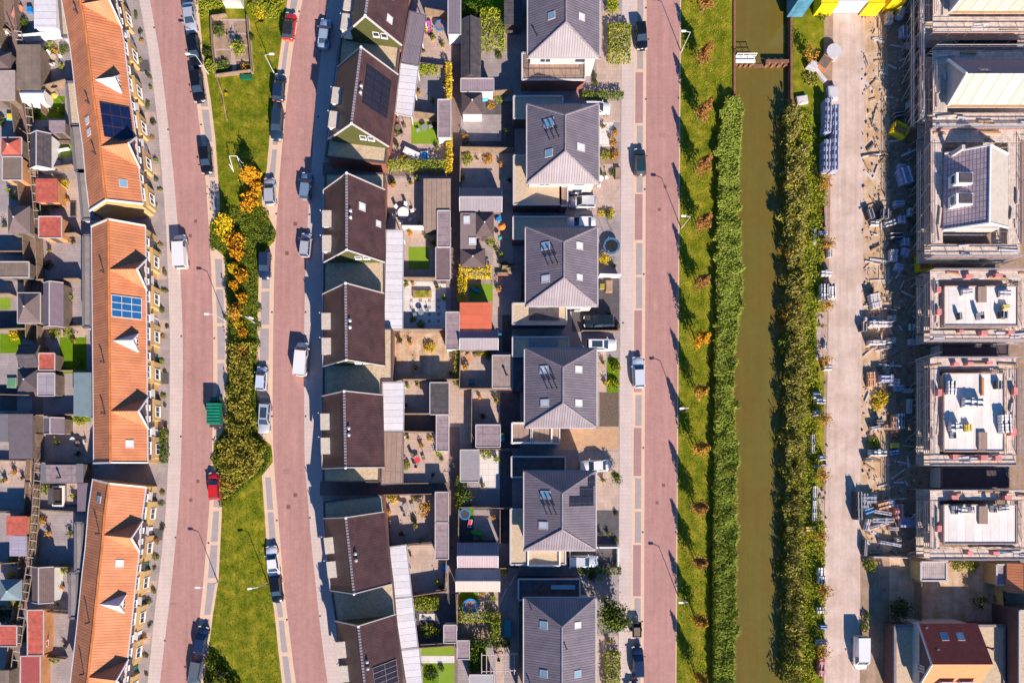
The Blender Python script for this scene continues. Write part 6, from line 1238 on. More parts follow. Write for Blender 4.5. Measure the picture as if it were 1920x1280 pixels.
def slab_building(label, r, beams, stacks, guards, sc, sclab):
    x0, y0, x1, y1 = r; a, c = W(x0, y1, SZ), W(x1, y0, SZ); t = thing("unfinished_house", label, "building shell", ((a.x + c.x) / 2, (a.y + c.y) / 2, 0), "unfinished houses on the building site")
    b = MB(); b.box(a.x + .15, a.y + .15, c.x - .15, c.y - .15, 0, SZ - .2); b.build("wall", lime, t)
    b = MB(); b.box(a.x, a.y, c.x, c.y, SZ - .2, SZ); b.build("floor_slab", slabm, t)
    b = MB()
    for p, q in (((a.x, a.y), (c.x, a.y)), ((c.x, a.y), (c.x, c.y)), ((c.x, c.y), (a.x, c.y)), ((a.x, c.y), (a.x, a.y))): b.bar((p[0], p[1], SZ), (q[0], q[1], SZ), .16, .3)
    b.build("slab_edge", M("rusty_edge", (.36, .25, .22)), t)
    for y in (1.5, 4.2, 6.8, 9.0):
        if a.y + y < c.y - 1: window_on(t, Vector((a.x + .14, a.y + y, 4.2)), (0, -1, 0), 1.2, 1.5, 1); window_on(t, Vector((a.x + .14, a.y + y, 1.5)), (0, -1, 0), 1.2, 1.8, 1)
    for x, y, w_, h_ in beams: p = W(x, y, SZ); b = MB(); b.box(p.x - w_ / 2, p.y - h_ / 2, p.x + w_ / 2, p.y + h_ / 2, SZ, SZ + .35); b.build("stair_opening", plankb if w_ > 1 else orangew, t)
    scaffold(sclab, sc, 5.3, 1.5, guards=guards)
    for i, (x, y, w_, h_, hh, m) in enumerate(stacks):
        p = W(x, y, SZ); pallet("%s stacked item from the canal side on the %s slab" % (ORD[i], "stairwell" if "stairwell" in label else "three-group" if "three" in label else "lowest"), None, None, w_, h_, hh, m, at=(p.x, p.y, SZ + .01), rz=rnd.uniform(-.1, .1))
PAL = {}
def pallet(lab, x, y, w_, h_, hh, m, at=None, rz=0.0):
    """a stack of blocks or boards in bands on a timber pallet"""
    p = Vector(at) if at else W(x, y); key = (round(w_, 1), round(h_, 1), round(hh, 1), m.name)
    if key not in PAL:
        t = thing("material_stack", lab, "stack", (0, 0, 0), "material stacks of the building site")
        b = MB(); b.box(-w_ / 2, -h_ / 2, w_ / 2, h_ / 2, .1, .14)
        for k in (-1, 0, 1): b.box(-w_ / 2, k * h_ * .44 - .05, w_ / 2, k * h_ * .44 + .05, 0, .1)
        b.build("pallet", timber, t); b = MB(); lng = w_ > h_; n = max(2, int(max(w_, h_) / .42)); rr = random.Random(len(PAL))
        for i in range(n):
            f0, f1 = -.5 + (i + .06) / n, -.5 + (i + .94) / n; zz = .14 + hh * (.8 + .25 * rr.random())
            if not lng: b.box(-w_ / 2 * .96, h_ * f0, w_ / 2 * .96, h_ * f1, .14, zz)
            else: b.box(w_ * f0, -h_ / 2 * .96, w_ * f1, h_ / 2 * .96, .14, zz)
        b.build("load", m, t); b = MB()
        for s in (-.25, .25):
            if lng: b.box(-w_ / 2, h_ * s - .03, w_ / 2, h_ * s + .03, .14, .17 + hh * 1.06)
            else: b.box(w_ * s - .03, -h_ / 2, w_ * s + .03, h_ / 2, .14, .17 + hh * 1.06)
        b.build("strap", black if m is white else whiteg, t); PAL[key] = t
        t.location = p; t.rotation_euler = (0, 0, rz); return t
    return copy_thing(PAL[key], p, rz, lab, None, "material stacks of the building site")
bluep = M("blue_wrapped_blocks", (.30, .34, .50), var=.1); brickp = M("pale_blocks", (.58, .52, .52), var=.1); plas = M("dark_window_frames", (.05, .05, .06))
SBL = "unfinished house with "
slab_building(SBL + "orange timber stairwell on its white floor slab", (1770, 537, 1907, 611), [(1839, 553, 1.2, 2.2)], [(1809, 549, 1.5, .8, .5, brickp), (1832, 594, .5, 1.0, 1.0, white), (1795, 594, .4, 1.0, .6, plas), (1880, 552, 1.6, 1.0, .5, brickp), (1876, 592, 1.0, 1.0, .8, plas), (1882, 576, 1.0, .6, .4, yel)],
              [(1812, 520, 1.0, .5), (1865, 519, 1.0, .5), (1755, 545, .6, .8), (1754, 587, .6, .8), (1797, 622, .6, .4), (1838, 626, .9, .6), (1890, 624, .9, .5)], (1743, 507, 1935, 638), "scaffold around the slab with the orange timber stairwell")
slab_building(SBL + "three groups of block stacks on a white slab in the middle", (1769, 700, 1882, 846), [(1840, 725, .3, 2.5), (1840, 826, 1.2, 2.4)], [(1779, 728, 1.2, 2.0, .7, white), (1818, 756, 2.6, 1.4, .9, white), (1786, 800, 1.6, 1.2, .9, white), (1812, 802, .9, 1.0, .5, yel), (1878, 795, 1.4, 2.6, .9, white), (1868, 722, .9, 1.2, .5, plas), (1783, 816, .4, .9, .7, white)],
              [(1788, 683, .8, .4), (1812, 683, .8, .4), (1850, 681, .8, .4), (1755, 737, .6, .9), (1898, 734, .6, 1.0), (1892, 810, .8, 1.0), (1786, 856, .8, .6), (1838, 858, 1.0, .7), (1866, 859, .9, .7)], (1743, 671, 1906, 872), "scaffold around the slab with three groups of block stacks")
slab_building(SBL + "blocks lined along the upper slab edge near the bottom", (1769, 946, 1905, 1019), [(1841, 965, 1.2, 2.5)], [(1786, 955, .5, 1.2, .7, white), (1798, 956, 1.3, 1.0, .7, white), (1818, 955, .6, .9, .6, brickp), (1858, 953, .5, 1.0, .7, white), (1878, 952, 1.0, .8, .6, white)],
              [(1785, 932, 1.0, .6), (1882, 932, 1.0, .6), (1756, 990, .6, .9), (1812, 1035, .8, .5), (1862, 1036, .9, .5)], (1743, 918, 1935, 1048), "lowest scaffold, around the slab with blocks lined up")
# roofed shells at the top right
def ew_roof(label, ridge, eS, eN, xw, xe, zr, ze, mS, mN, sk, top_cut=False):
    """gable roof with its ridge running away from the canal"""
    a = W(xw[0], ridge, zr); e = Vector((W(xe, ridge, zr).x, a.y, zr)); S1 = W(xw[1], eS, ze); N1 = W(xw[1], eN, ze); S2 = Vector((e.x, S1.y, ze)); N2 = Vector((e.x, N1.y, ze)); a = Vector((S1.x, a.y, zr))
    t = thing("unfinished_house", label, "building shell", ((a.x + e.x) / 2, a.y, 0), "unfinished houses on the building site")
    b = MB(); b.slab([a, e, S2, S1], .2); b.build("roof_slope", mS, t); b = MB(); b.slab([a, e, N2, N1], .2); b.build("roof_slope", mN, t)
    b = MB(); b.prism([(S1.x + .3, S1.y + .4), (S2.x, S2.y + .4), (N2.x, N2.y - .4), (N1.x + .3, N1.y - .4)], 0, ze - .05); b.build("wall", lime, t)
    b = MB(); q = [(S1.x + .3, S1.y + .4, ze - .06), (N1.x + .3, N1.y - .4, ze - .06), (a.x + .3, a.y, zr - .3)]; b.add(q + [(x + .3, y, z) for x, y, z in q], [(0, 2, 1), (3, 4, 5), (0, 1, 4, 3), (1, 2, 5, 4), (2, 0, 3, 5)]); b.build("gable", lime, t)
    b = MB(); b.bar(a, S1, .2, .3); b.bar(a, N1, .2, .3); b.build("verge_board", white, t)
    b = MB(); b.bar(S1 + Vector((0, -.1, 0)), S2 + Vector((0, -.1, 0)), .3, .2); b.build("gutter", timber, t)
    for x, y in sk: p = W(x, y, zr - .8); dn = (S1 - a).normalized() if p.y < a.y else (N1 - a).normalized(); f = abs(p.y - a.y) / abs((S1 if p.y < a.y else N1).y - a.y); skylight(t, Vector((p.x, p.y, zr - (zr - ze) * f)), Vector((1, 0, 0)), Vector((0, dn.y, dn.z)), 1.2, .8, glass)
    return t
ew_roof("unfinished house with cream panelled roof and one roof window, cut by the top edge", -22, 22, -70, (1800, 1782), 2010, 10.2, 6.4, creamp, M("mauve_felt_slope", (.27, .2, .23), var=.05), [(1843, 2)])
ew_roof("unfinished house with cream panelled lower slope and mauve upper slope", 138, 198, 112, (1805, 1777), 2010, 10.2, 6.4, creamp, MATS["mauve_felt_slope"], [(1846, 131)])
for lab, r, z in (("scaffold between the top cream roof and the edge of the photo", (1748, -80, 2010, 62), 5.6), ("scaffold around the cream and mauve roof", (1748, 92, 2010, 240), 5.6)): scaffold(lab, r, z, 2.2 if "around" in lab else 2.4, sides="NSW")
t = thing("unfinished_house", "unfinished tiled house with two flat dormers on its mauve slope", "building shell", W(1830, 350), "unfinished houses on the building site"); zr, ze, sw = 8.8, 6.0, 5.6
a, e = W(1857, 272, zr), W(1855, 418, zr); NW_, SW_, NE_, SE_ = W(1771, 288, 5.6), W(1768, 431, 5.6), W(1890, 289, ze + .6), W(1890, 427, ze + .6)
b = MB(); b.slab([a, e, SW_, NW_], .2); b.build("roof_slope", sheetp, t); b = MB(); b.slab([a, e, SE_, NE_], .2); b.build("roof_slope", M("cream_membrane", (.50, .44, .38), var=.08), t)
b = MB(); b.prism([NW_ + Vector((.4, -.3, 0)), SW_ + Vector((.4, .3, 0)), SE_ + Vector((-.4, .3, 0)), NE_ + Vector((-.4, -.3, 0))], 0, 5.55); b.build("wall", lime, t)
for p, q in ((NW_, NE_), (SW_, SE_)):
    r0 = a if p is NW_ else e; dy = Vector((0, -.35 if p is NW_ else .35, -.25)); k = [p + dy, q + dy, r0 + dy]; k2 = [v + Vector((0, .15 if p is SW_ else -.15, 0)) for v in k]
    b = MB(); b.add(k + k2, [(0, 1, 2), (5, 4, 3), (0, 3, 4, 1), (1, 4, 5, 2), (2, 5, 3, 0)]); b.build("gable", lime, t)
b = MB()
for p, q in ((a, NW_), (a, NE_), (e, SW_), (e, SE_)): b.bar(p, q, .2, .25)
b.bar(a, e, .2, .2); b.build("verge_board", white, t)
for y in (333, 372):
    p = W(1812, y, 7.9); x0 = p.x - 1.3; b = MB(); b.box(x0, p.y - .8, x0 + 2.3, p.y + .8, 6.0, 7.75); dm = b.build("dormer", white, t); b = MB(); b.box(x0 + .4, p.y - .62, x0 + 2.2, p.y + .62, 7.7, 7.85); b.build("dormer_roof", felt, dm); window_on(dm, Vector((x0 - .01, p.y, 7.2)), (0, -1, 0), 1.2, .8, 0)
b = MB(); b.box(*W(1800, 282, 8)[:2], *W(1806, 274, 8)[:2], 6.0, 8.4); b.build("chimney", lime, t)
scaffold("scaffold around the tiled house with two flat dormers", (1744, 243, 1914, 482), 5.3, 1.9)
scaffold("narrow scaffold run along the street front of the shells at the top", (1724, -80, 1746, 236), 4.4, .9, (2.1,), "W")
for i, (x0, y0, x1, y1) in enumerate(((1795, 66, 1905, 92), (1800, 474, 1890, 486), (1765, 645, 1890, 667), (1765, 876, 1890, 914))):
    flat_building("low_shell", "low unfinished link wall building, %s from the top between the shells" % ORD[i], "building shell", [(x0, y0), (x1, y0), (x1, y1), (x0, y1)], 2.6, M("dark_formwork", (.07, .05, .06)), lime, M("formwork_edge", (.14, .11, .12)), "low links between the shells")
# lower right corner
t = thing("red_roofed_house", "red roofed house with peach front and gravel flat roofs", "house", W(1800, 1230)); zr, ze, zf = 7.8, 4.7, 2.9
P = [W(x, y, zf) for x, y in ((1677, 1172), (1881, 1172), (1881, 1290), (1677, 1290))]; b = MB(); b.prism(P, 0, zf - .1); b.build("wall", darkbrick, t); b = MB(); b.prism(P, zf - .1, zf); b.build("flat_roof", gravel, t)
b = MB()
for i in range(4): b.bar(P[i] + Vector((0, 0, .1)), P[(i + 1) % 4] + Vector((0, 0, .1)), .35, .3)
b.build("roof_edge", M("mauve_edge", (.22, .18, .2)), t)
rw, re = W(1752, 1245, zr), W(1870, 1245, zr); nw, ne = W(1721, 1168, ze), W(1833, 1168, ze); re = Vector((ne.x, rw.y, zr)); rw = Vector((nw.x, rw.y, zr)); sw_, se_ = Vector((nw.x, rw.y - 4.2, ze)), Vector((ne.x, rw.y - 4.2, ze))
b = MB(); b.slab([rw, re, ne, nw], .2); b.build("roof_slope", redroof, t); b = MB(); b.slab([rw, re, se_, sw_], .2); b.build("roof_slope", peach, t)
b = MB(); b.prism([nw + Vector((.3, -.3, 0)), ne + Vector((-.3, -.3, 0)), se_ + Vector((-.3, .3, 0)), sw_ + Vector((.3, .3, 0))], 0, ze - .05); b.build("upper_wall", lime, t)
b = MB(); k = [nw + Vector((.25, -.3, -.06)), sw_ + Vector((.25, .3, -.06)), rw + Vector((.25, 0, -.35))]; b.add(k + [v + Vector((.3, 0, 0)) for v in k], [(0, 1, 2), (5, 4, 3), (0, 3, 4, 1), (1, 4, 5, 2), (2, 5, 3, 0)]); b.build("gable", darkclad, t)
b = MB(); b.bar(rw, nw, .12, .3); b.bar(rw, sw_, .12, .3); b.build("verge_board", whiteg, t); window_on(t, Vector((nw.x + .2, rw.y - 1.3, 5.2)), (0, -1, 0), .9, 1.4, 1)
for x, y, gm in ((1775, 1194, skyglass), (1805, 1194, palegl)):
    p = W(x, y, 6.2); f = (p.y - rw.y) / (nw.y - rw.y); skylight(t, Vector((p.x, p.y, zr - (zr - ze) * f)), Vector((1, 0, 0)), (nw - rw).normalized(), .8, .95, gm)
for x, y in ((1743, 1177), (1751, 1213), (1853, 1213)): p = W(x, y, 6.2); vent(t, (p.x, p.y, zr - (zr - ze) * (p.y - rw.y) / (nw.y - rw.y)), .5, .14, darkclad)
for x in (1778, 1815):
    p = W(x, 1286, 6.0); b = MB(); b.box(p.x - 1.0, p.y - 1.2, p.x + 1.0, p.y + .6, 4.6, 6.2); dm = b.build("dormer", white, t); b = MB(); b.box(p.x - 1.1, p.y - 1.3, p.x + 1.1, p.y + .7, 6.2, 6.32); b.build("dormer_roof", whiteg, dm)
flat_building("garden_shed", "shed with pale ribbed roof and yellow side beside the shaded yard", "shed", [(1726, 1053), (1774, 1053), (1774, 1088), (1726, 1088)], 2.6, M("ribbed_pale_roof", (.42, .36, .36), brick=(.3, .9, 0, .05), dark=.6), yellowb, capg, "garden sheds")
shed(GY_, "orange tiled gabled shed at the right edge above the passage", (1888, 1055, 1935, 1110), orange, 3.0, yellowb, None)
flat_building("white_annex", "pale flat annex beside the orange tiled shed", "annex", [(1868, 1058), (1888, 1058), (1888, 1096), (1868, 1096)], 2.6, feltg, yellowb, capg)
flat_building("neighbour_house", "flat gravel roof with dark walls cut by the right edge", "house", [(1911, 1144), (2000, 1144), (2000, 1300), (1911, 1300)], 5.4, gravel, darkbrick, capg)
flat_building("passage_shed", "long taupe flat roof in the passage beside the gravel roof", "shed", [(1884, 1180), (1906, 1180), (1906, 1275), (1884, 1275)], 2.6, M("taupe_plain", (.3, .24, .21), var=.1), fencew, capg)
fence("yellow timber fence of the shaded yard on the right", [(1862, 1097), (1868, 1183)], 1.8, M("yellow_timber", (.52, .38, .12)), name="garden_fence")
fence("timber fence between the two shaded yards", [(1714, 1090), (1714, 1168)], 1.8); fence("post and mesh fence in front of the shaded yard", [(1630, 1042), (1700, 1044)], 1.2, lime)
# site huts, containers and machines at the top
def container(lab, r, m, z=2.6, stripes=False):
    x0, y0, x1, y1 = r; a, c = W(x0, y1, z), W(x1, y0, z); t = thing("site_container", lab, "container", ((a.x + c.x) / 2, (a.y + c.y) / 2, 0), "site huts and containers"); b = MB(); b.box(a.x, a.y, c.x, c.y, .1, z)
    b.build("body", m, t); b = MB(); n = int((c.y - a.y) / .4) + 1
    for i in range(n): b.box(a.x + .1, a.y + .1 + i * .4, c.x - .1, a.y + .3 + i * .4, z, z + .05)
    b.build("roof_rib", m, t); b = MB(); b.box((a.x + c.x) / 2 - .5, a.y - .04, (a.x + c.x) / 2 + .5, a.y, .15, 2.2); b.build("door", m, t)
container("yellow container left of the white roofed gate hut", (1540, -60, 1572, 9), yel); container("yellow container right of the white roofed gate hut", (1628, -60, 1660, 9), yel); container("yellow container with black marks beside the shaded scaffold", (1672, -40, 1700, 3), yel)
container("blue tarpaulin covered container at the canal side", (1506, -90, 1536, -14), M("blue_tarp", (.06, .2, .3), var=.3, sc=1), 5.5); container("white roofed gate hut over the construction road", (1572, -80, 1628, 4), whiteg)
for lab, x, y, a in (("open yellow skip in the shade, upper one", 1681, 249, -28), ("open yellow skip in the shade beside the grey awning, lower one", 1725, 497, 4)):
    c = W(x, y); t = thing("skip", lab, "skip", c, "yellow skips"); ca, sa = math.cos(R(a)), math.sin(R(a)); hx, hy = (1.05, .75) if a < 0 else (.85, 1.05); b = MB(); Q = lambda X, Y: (c.x + ca * X - sa * Y, c.y + sa * X + ca * Y)
    for X, Y, u, v in ((-hx, 0, .06, hy), (hx, 0, .06, hy), (0, -hy, hx, .06), (0, hy, hx, .06)): b.obox(Q(X, Y), u + .06, v + .06, .1, 1.2, R(a))
    b.obox((c.x, c.y), hx, hy, .05, .5, R(a)); b.build("body", yel, t); b = MB(); b.obox((c.x, c.y), hx * .8, hy * .75, .5, .85, R(a)); b.build("rubble", orangew, t)
c = W(1558, 103); t = thing("cable_drum", "round pale drum table beside the canal lawn", "drum", c); b = MB(); b.lathe((c.x, c.y, .9), [(1.1, 0), (1.1, .08)], 24); b.build("drum_flange", whiteg, t); b = MB(); b.lathe((c.x, c.y, .08), [(.6, 0), (.6, .82)], 16); b.build("drum_core", orangew, t); b = MB(); b.lathe((c.x, c.y, 0), [(1.1, 0), (1.1, .08)], 24); b.build("drum_flange", whiteg, t)
boxy("machine", "orange and white machine at the canal lawn beside the drum", "machine", 1541, 124, .8, 1.0, 1.0, M("orange_machine", (.5, .22, .12)), -35, (greywood,)); boxy("machine", "white compressor on the canal lawn edge", "machine", 1520, 128, .7, .6, .9, whiteg, -30); boxy("machine", "white jib of the machine lying along the lawn", "machine", 1533, 140, .25, 1.6, .5, whiteg, 40)
boxy("sandbag", "white building sack beside the construction road below the drum", "sack", 1558, 178, .7, 1.0, .7, whiteg, 5); boxy("storage_box", "pale crate at the end of the canal wall", "crate", 1502, 190, .8, .6, .5, brickp, 10)
for i, (x, y, w_, h_, hh, m, lb) in enumerate((
    (1544, 203, 1.0, 1.2, 1.6, bluep, "blue wrapped blocks, top of the left column"), (1544, 218, 1.0, 1.2, 1.6, bluep, "blue wrapped blocks, second of the left column"), (1544, 233, 1.0, 1.2, 1.6, bluep, "blue wrapped blocks, third of the left column"), (1543, 250, 1.0, 1.2, 1.6, bluep, "blue wrapped blocks, fourth of the left column"), (1542, 279, 1.0, 1.2, 1.6, bluep, "blue wrapped blocks, fifth of the left column"), (1541, 293, 1.0, 1.2, 1.6, bluep, "blue wrapped blocks, sixth of the left column"), (1541, 307, 1.0, 1.2, 1.6, bluep, "blue wrapped blocks, seventh of the left column"), (1541, 320, 1.0, 1.2, 1.6, bluep, "blue wrapped blocks, foot of the left column"),
    (1558, 214, 1.0, 1.2, 1.6, bluep, "blue wrapped blocks, top of the road side column"), (1558, 229, 1.0, 1.2, 1.6, bluep, "blue wrapped blocks, second of the road side column"), (1558, 245, 1.0, 1.2, 1.6, bluep, "blue wrapped blocks, third of the road side column"), (1558, 262, 1.0, 1.2, 1.6, bluep, "blue wrapped blocks, fourth of the road side column"), (1557, 277, 1.0, 1.2, 1.6, bluep, "blue wrapped blocks, fifth of the road side column"), (1557, 291, 1.0, 1.2, 1.6, bluep, "blue wrapped blocks, sixth of the road side column"), (1557, 306, 1.0, 1.2, 1.6, bluep, "blue wrapped blocks, seventh of the road side column"), (1557, 320, 1.0, 1.2, 1.6, bluep, "blue wrapped blocks, foot of the road side column"),
    (1539, 551, 1.0, 2.4, 1.2, white, "white sacks stack, canal side of the pair"), (1553, 549, 1.0, 2.2, 1.2, white, "white sacks stack, road side of the pair"), (1544, 410, .35, 3.0, .5, redp, "red and white barrier boards by the road"), (1539, 440, 1.4, .6, .6, bluep, "pale blue boards by the small amber tree"), (1525, 445, .4, 2.4, .4, brickp, "grey boards leaning in the greenery"), (1552, 478, .6, 1.2, .8, white, "white tall box by the road"), (1545, 515, 1.6, .9, .8, brickp, "grey sacks above the white sacks"), (1545, 648, .5, .9, .4, white, "white sheet on the concrete pad"), (1548, 690, 1.2, .8, .7, white, "white sack right of the small amber tree"), (1527, 742, 1.1, 1.0, .9, white, "white crate upper of two under the amber tree"), (1534, 752, 1.3, .9, .9, white, "white crate lower of two under the amber tree"), (1527, 775, 1.0, .8, .8, white, "white crate beside dark rubbish"), (1521, 832, .6, 2.8, .5, brickp, "long pale boards in the greenery"), (1538, 858, 1.0, .8, .8, white, "white and blue crate above the steel beam"), (1536, 873, 2.2, .4, .4, whiteg, "steel beam lying across the verge"), (1524, 943, .6, 5.2, .6, white, "long white box beam standing in the verge"), (1516, 990, 1.4, .8, .6, yel, "yellow board pile on the verge"), (1535, 1070, 1.0, 1.3, .9, white, "white crate upper of the lower pair"), (1536, 1085, 1.0, 1.1, .9, white, "white crate lower of the lower pair"), (1534, 1142, .9, .9, .7, white, "white rubbish bag on the lower verge"), (1541, 1173, 1.1, .6, .6, blue, "blue crate on the lower verge"), (1536, 1202, 1.6, .8, .7, white, "white and teal rubbish near the bottom"), (1536, 1247, 1.0, 2.6, 1.0, pinkp, "red and white crate stack near the bottom"),
    (1627, 405, 1.0, 1.4, .9, plas, "dark sheeted stack beside the sandy strip"), (1652, 406, 1.4, 1.4, 1.1, plas, "larger dark sheeted stack"), (1637, 420, 1.2, .8, .5, white, "white and orange stack between dark sheets"), (1680, 385, 1.4, .8, .9, bluep, "blue lilac bag in the shade"), (1690, 335, 1.9, 2.4, 1.4, bluep, "big blue wrapped stack in the shade"), (1686, 318, 1.1, 1.0, .8, bluep, "smaller blue wrapped stack in the shade"), (1665, 420, 1.6, .9, .6, white, "pale rubbish pile beside the dark sheet"), (1685, 415, 1.2, 1.2, .8, bluep, "lilac bags at the shade line"), (1674, 445, 1.8, 1.2, .9, plas, "grey machine parts at the shade line"), (1692, 457, 1.2, 1.2, .9, bluep, "upper round bag of pale blue"), (1691, 476, 1.2, 1.2, .9, bluep, "lower round bag of pale blue"), (1670, 482, 1.1, 1.7, .9, brickp, "striped wrapped blocks at the shade line"), (1680, 503, 1.1, 1.0, .9, bluep, "square blue bag above the skip"), (1702, 401, .6, 1.2, .8, white, "white drum in the shade"),
    (1635, 567, 1.4, 2.2, 1.0, brickp, "tilted striped board stack"), (1632, 600, 2.4, .6, .6, white, "white beam stack above the long grey stack"), (1645, 609, 3.4, .9, 1.0, brickp, "long grey board stack beside the road"), (1615, 616, .9, 1.1, .8, plas, "dark crate at the road edge"), (1668, 599, 1.0, .9, .8, white, "square white frame stack"), (1708, 614, 1.0, 1.0, .5, white, "square white ring in the deep shade"), (1638, 644, 2.4, .7, 1.0, brickp, "white plaster board stack under the long grey stack"), (1666, 640, 1.2, .8, .9, white, "pale sacks next to the plaster boards"), (1658, 652, 1.8, .5, .5, white, "thin white boards under the pale sacks"), (1710, 642, 1.6, .9, .6, brickp, "teal shaded boards in the deep shade"), (1630, 712, 1.2, 2.2, .6, orangew, "orange timber crate"), (1654, 711, 1.7, 1.1, 1.3, bluep, "blue striped blocks beside the timber crate"), (1672, 718, 1.3, 1.1, .9, white, "white block grid"), (1681, 728, 1.4, 1.0, .8, bluep, "blue striped blocks under the white block grid"), (1699, 733, 1.4, .6, .6, brickp, "pale boards at the end of the block row"),
    (1643, 791, 1.0, .7, .9, plas, "black frames pile, upper"), (1637, 802, 1.4, .6, .7, brickp, "grey boards under the black frames"), (1683, 790, .9, 2.3, .9, white, "white sheet stack at the shade line"), (1672, 790, .8, 2.0, .6, orangew, "brown boards beside the white sheet stack"), (1640, 849, 2.4, 1.0, 1.1, white, "long white block stack under the weeds"), (1623, 861, 1.0, .6, .7, plas, "dark box at the end of the long white stack"), (1675, 835, 1.2, .8, .5, yel, "yellow crate in the shade"), (1674, 848, 1.2, .8, .6, blue, "blue bags under the yellow crate"), (1702, 762, .7, 2.2, .5, brickp, "brown plank pile in deep shade"),
    (1602, 947, .9, 4.2, 1.4, plas, "row of steel trestles beside the road"), (1617, 938, 1.0, 2.2, .8, metal, "steel parts next to the trestles"), (1625, 956, 1.3, 1.0, .7, blue, "blue tool box among steel parts"), (1628, 935, 1.4, 1.2, .9, metal, "steel frame pile"), (1649, 946, 1.5, 1.3, .9, orangew, "orange and cream sacks among steel parts"), (1663, 943, 1.4, 1.2, .8, brickp, "pale steel parts at the shade line"), (1650, 960, 2.6, .6, .7, metal, "upper tube bundle"), (1650, 974, 3.2, .8, .8, metal, "middle tube bundle"), (1645, 984, 2.8, .5, .6, brickp, "lower board bundle"), (1680, 958, 1.4, 2.2, .9, pinkp, "reddish box at the shade line"), (1622, 983, .6, 1.8, .6, brickp, "pale boards standing by the road"), (1696, 978, 2.2, 1.6, .9, bluep, "blue shaded stack in front of the scaffold"), (1672, 990, 1.4, .6, .5, metal, "short tube bundle"), (1617, 1025, .5, 2.4, .8, plas, "dark narrow box beside the mesh fence"), (1665, 1018, 3.2, .5, .6, bluep, "thin blue board stack above the fence"), (1640, 1035, 1.8, .4, .5, plas, "dark boards at the mesh fence"), (1679, 1010, .8, .5, .8, white, "white bucket stack"), (1690, 66, 1.2, 1.6, .9, bluep, "blue rubbish heap in the top shade"), (1706, 88, 1.6, 1.0, .7, bluep, "second blue rubbish heap in the top shade"), (1702, 201, 1.0, 1.0, .7, bluep, "blue box above the skip"), (1681, 219, 1.2, 1.0, .7, plas, "dark crate above the skip"), (1662, 40, 1.0, 1.6, .9, brickp, "pale crates at the yellow containers"), (1683, 30, 1.0, 1.6, .9, brickp, "pale crates beside the shaded machinery"))):
    pallet(lb if len(lb.split()) > 3 else lb + " on the ground", x, y, w_, h_, hh, m, rz=rnd.uniform(-.35, .35) if 1600 < x and (i % 2) else rnd.uniform(-.04, .04))
# footpath boards, tubes leaning
for lab, p, q in (("long steel tube leaning across the shade", (1686, 296, .6), (1737, 274, 1.2)), ("pale tube lying between the skip stacks", (1630, 486, .1), (1662, 491, .2)), ("grey ramp from the ground to the middle scaffold", (1712, 676, .5), (1742, 666, 3.0)), ("thin white rail beside the block row", (1646, 684, .3), (1688, 687, .3))):
    b = MB(); b.bar(W(p[0], p[1], 0) + Vector((0, 0, p[2])), W(q[0], q[1], 0) + Vector((0, 0, q[2])), .25, .12); solo("steel_tube" if "ramp" not in lab else "ramp", b, whiteg, lab, "tube" if "ramp" not in lab else "ramp")

# ---------------------------------------------------------------- playground plots, front gardens, pots
for r4, m in (((402, 40, 430, 64), soil), ((402, 68, 432, 92), soil), ((405, 95, 433, 118), soil), ((407, 121, 436, 142), M("damp_soil", (.12, .09, .07), var=.3, sc=2)), ((438, 40, 464, 62), soil), ((440, 66, 466, 84), soil), ((441, 88, 470, 112), soil), ((443, 115, 472, 137), MATS["damp_soil"])): sheet("garden_plot", r4, m)
fence("low fence round the plots, side facing the red convertible", [(466, 36), (475, 137)], .9); fence("low fence round the plots, top side under the pale cabinet", [(399, 37), (428, 33)], .9)

def make_pot(k):
    t = thing("potted_plant", "plant", "potted plant", (0, 0, 0)); b = MB(); b.lathe((0, 0, 0), [(.16, 0), (.24, .35), (.26, .38), (.2, .38)], 10); b.build("pot", orangew if k in "ga" else greywood, t)
    r = random.Random(ord(k)); b = MB(); leaves(b, [Vector((r.gauss(0, .17), r.gauss(0, .17), .4 + abs(r.gauss(0, .2)))) for _ in range(60)], .09, r); b.build("crown", BMAT[k], t); return t
BMAT = {"l": L_lime, "g": L_green, "d": L_dark, "y": L_yel, "o": L_gold, "v": L_olive, "a": L_amber}

def clip_label(t_):
    w_ = t_.split()[:8] if len(t_.split()) > 9 else t_.split()[:9]
    while w_[-1] in "and of the with a in by one under at beside between small their to on next below above joined left right two pair with upper lower white pale hipped deck very side directly raised".split(): w_.pop()
    return " ".join(w_).rstrip(",")
FG = [(x, y) for y in range(20, 1270, 31) for x in (ip(SWL, y) - 6 - (y % 3) * 3,)]
near_l = (("top terrace", 0, 400), ("middle terrace", 400, 880), ("lowest terrace", 880, 1300)); cnt = {}
for i, (x, y) in enumerate(FG):
    if 395 < y < 440 or 870 < y < 915: continue
    nm = next(n for n, a, c in near_l if a <= y < c); cnt[nm] = cnt.get(nm, 0) + 1; k = "gdalgv"[i % 6]
    x += rnd.uniform(-5, 4); y += rnd.uniform(-10, 10)
    put("b" + k, BM[k], W(x, y), i, "small %s front garden plant, %s from the top along the %s" % (CN[k], ORD[cnt[nm] - 1], nm), None, "front garden plants of the terraces", (rnd.uniform(.2, .45), rnd.uniform(.25, .7), rnd.uniform(.3, .7)))
for i in range(1, 40):
    y = 15 + i * 32.5
    if 385 < y < 450 or 865 < y < 920: continue
    if i % 3 == 0: sheet("front_bed", [(ip(FL, y) + 4, y), (ip(SWL, y) - 2, y), (ip(SWL, y + 22) - 2, y + 22), (ip(FL, y + 22) + 4, y + 22)], (patio_b, patio_d, patio_b)[(i // 3) % 3])
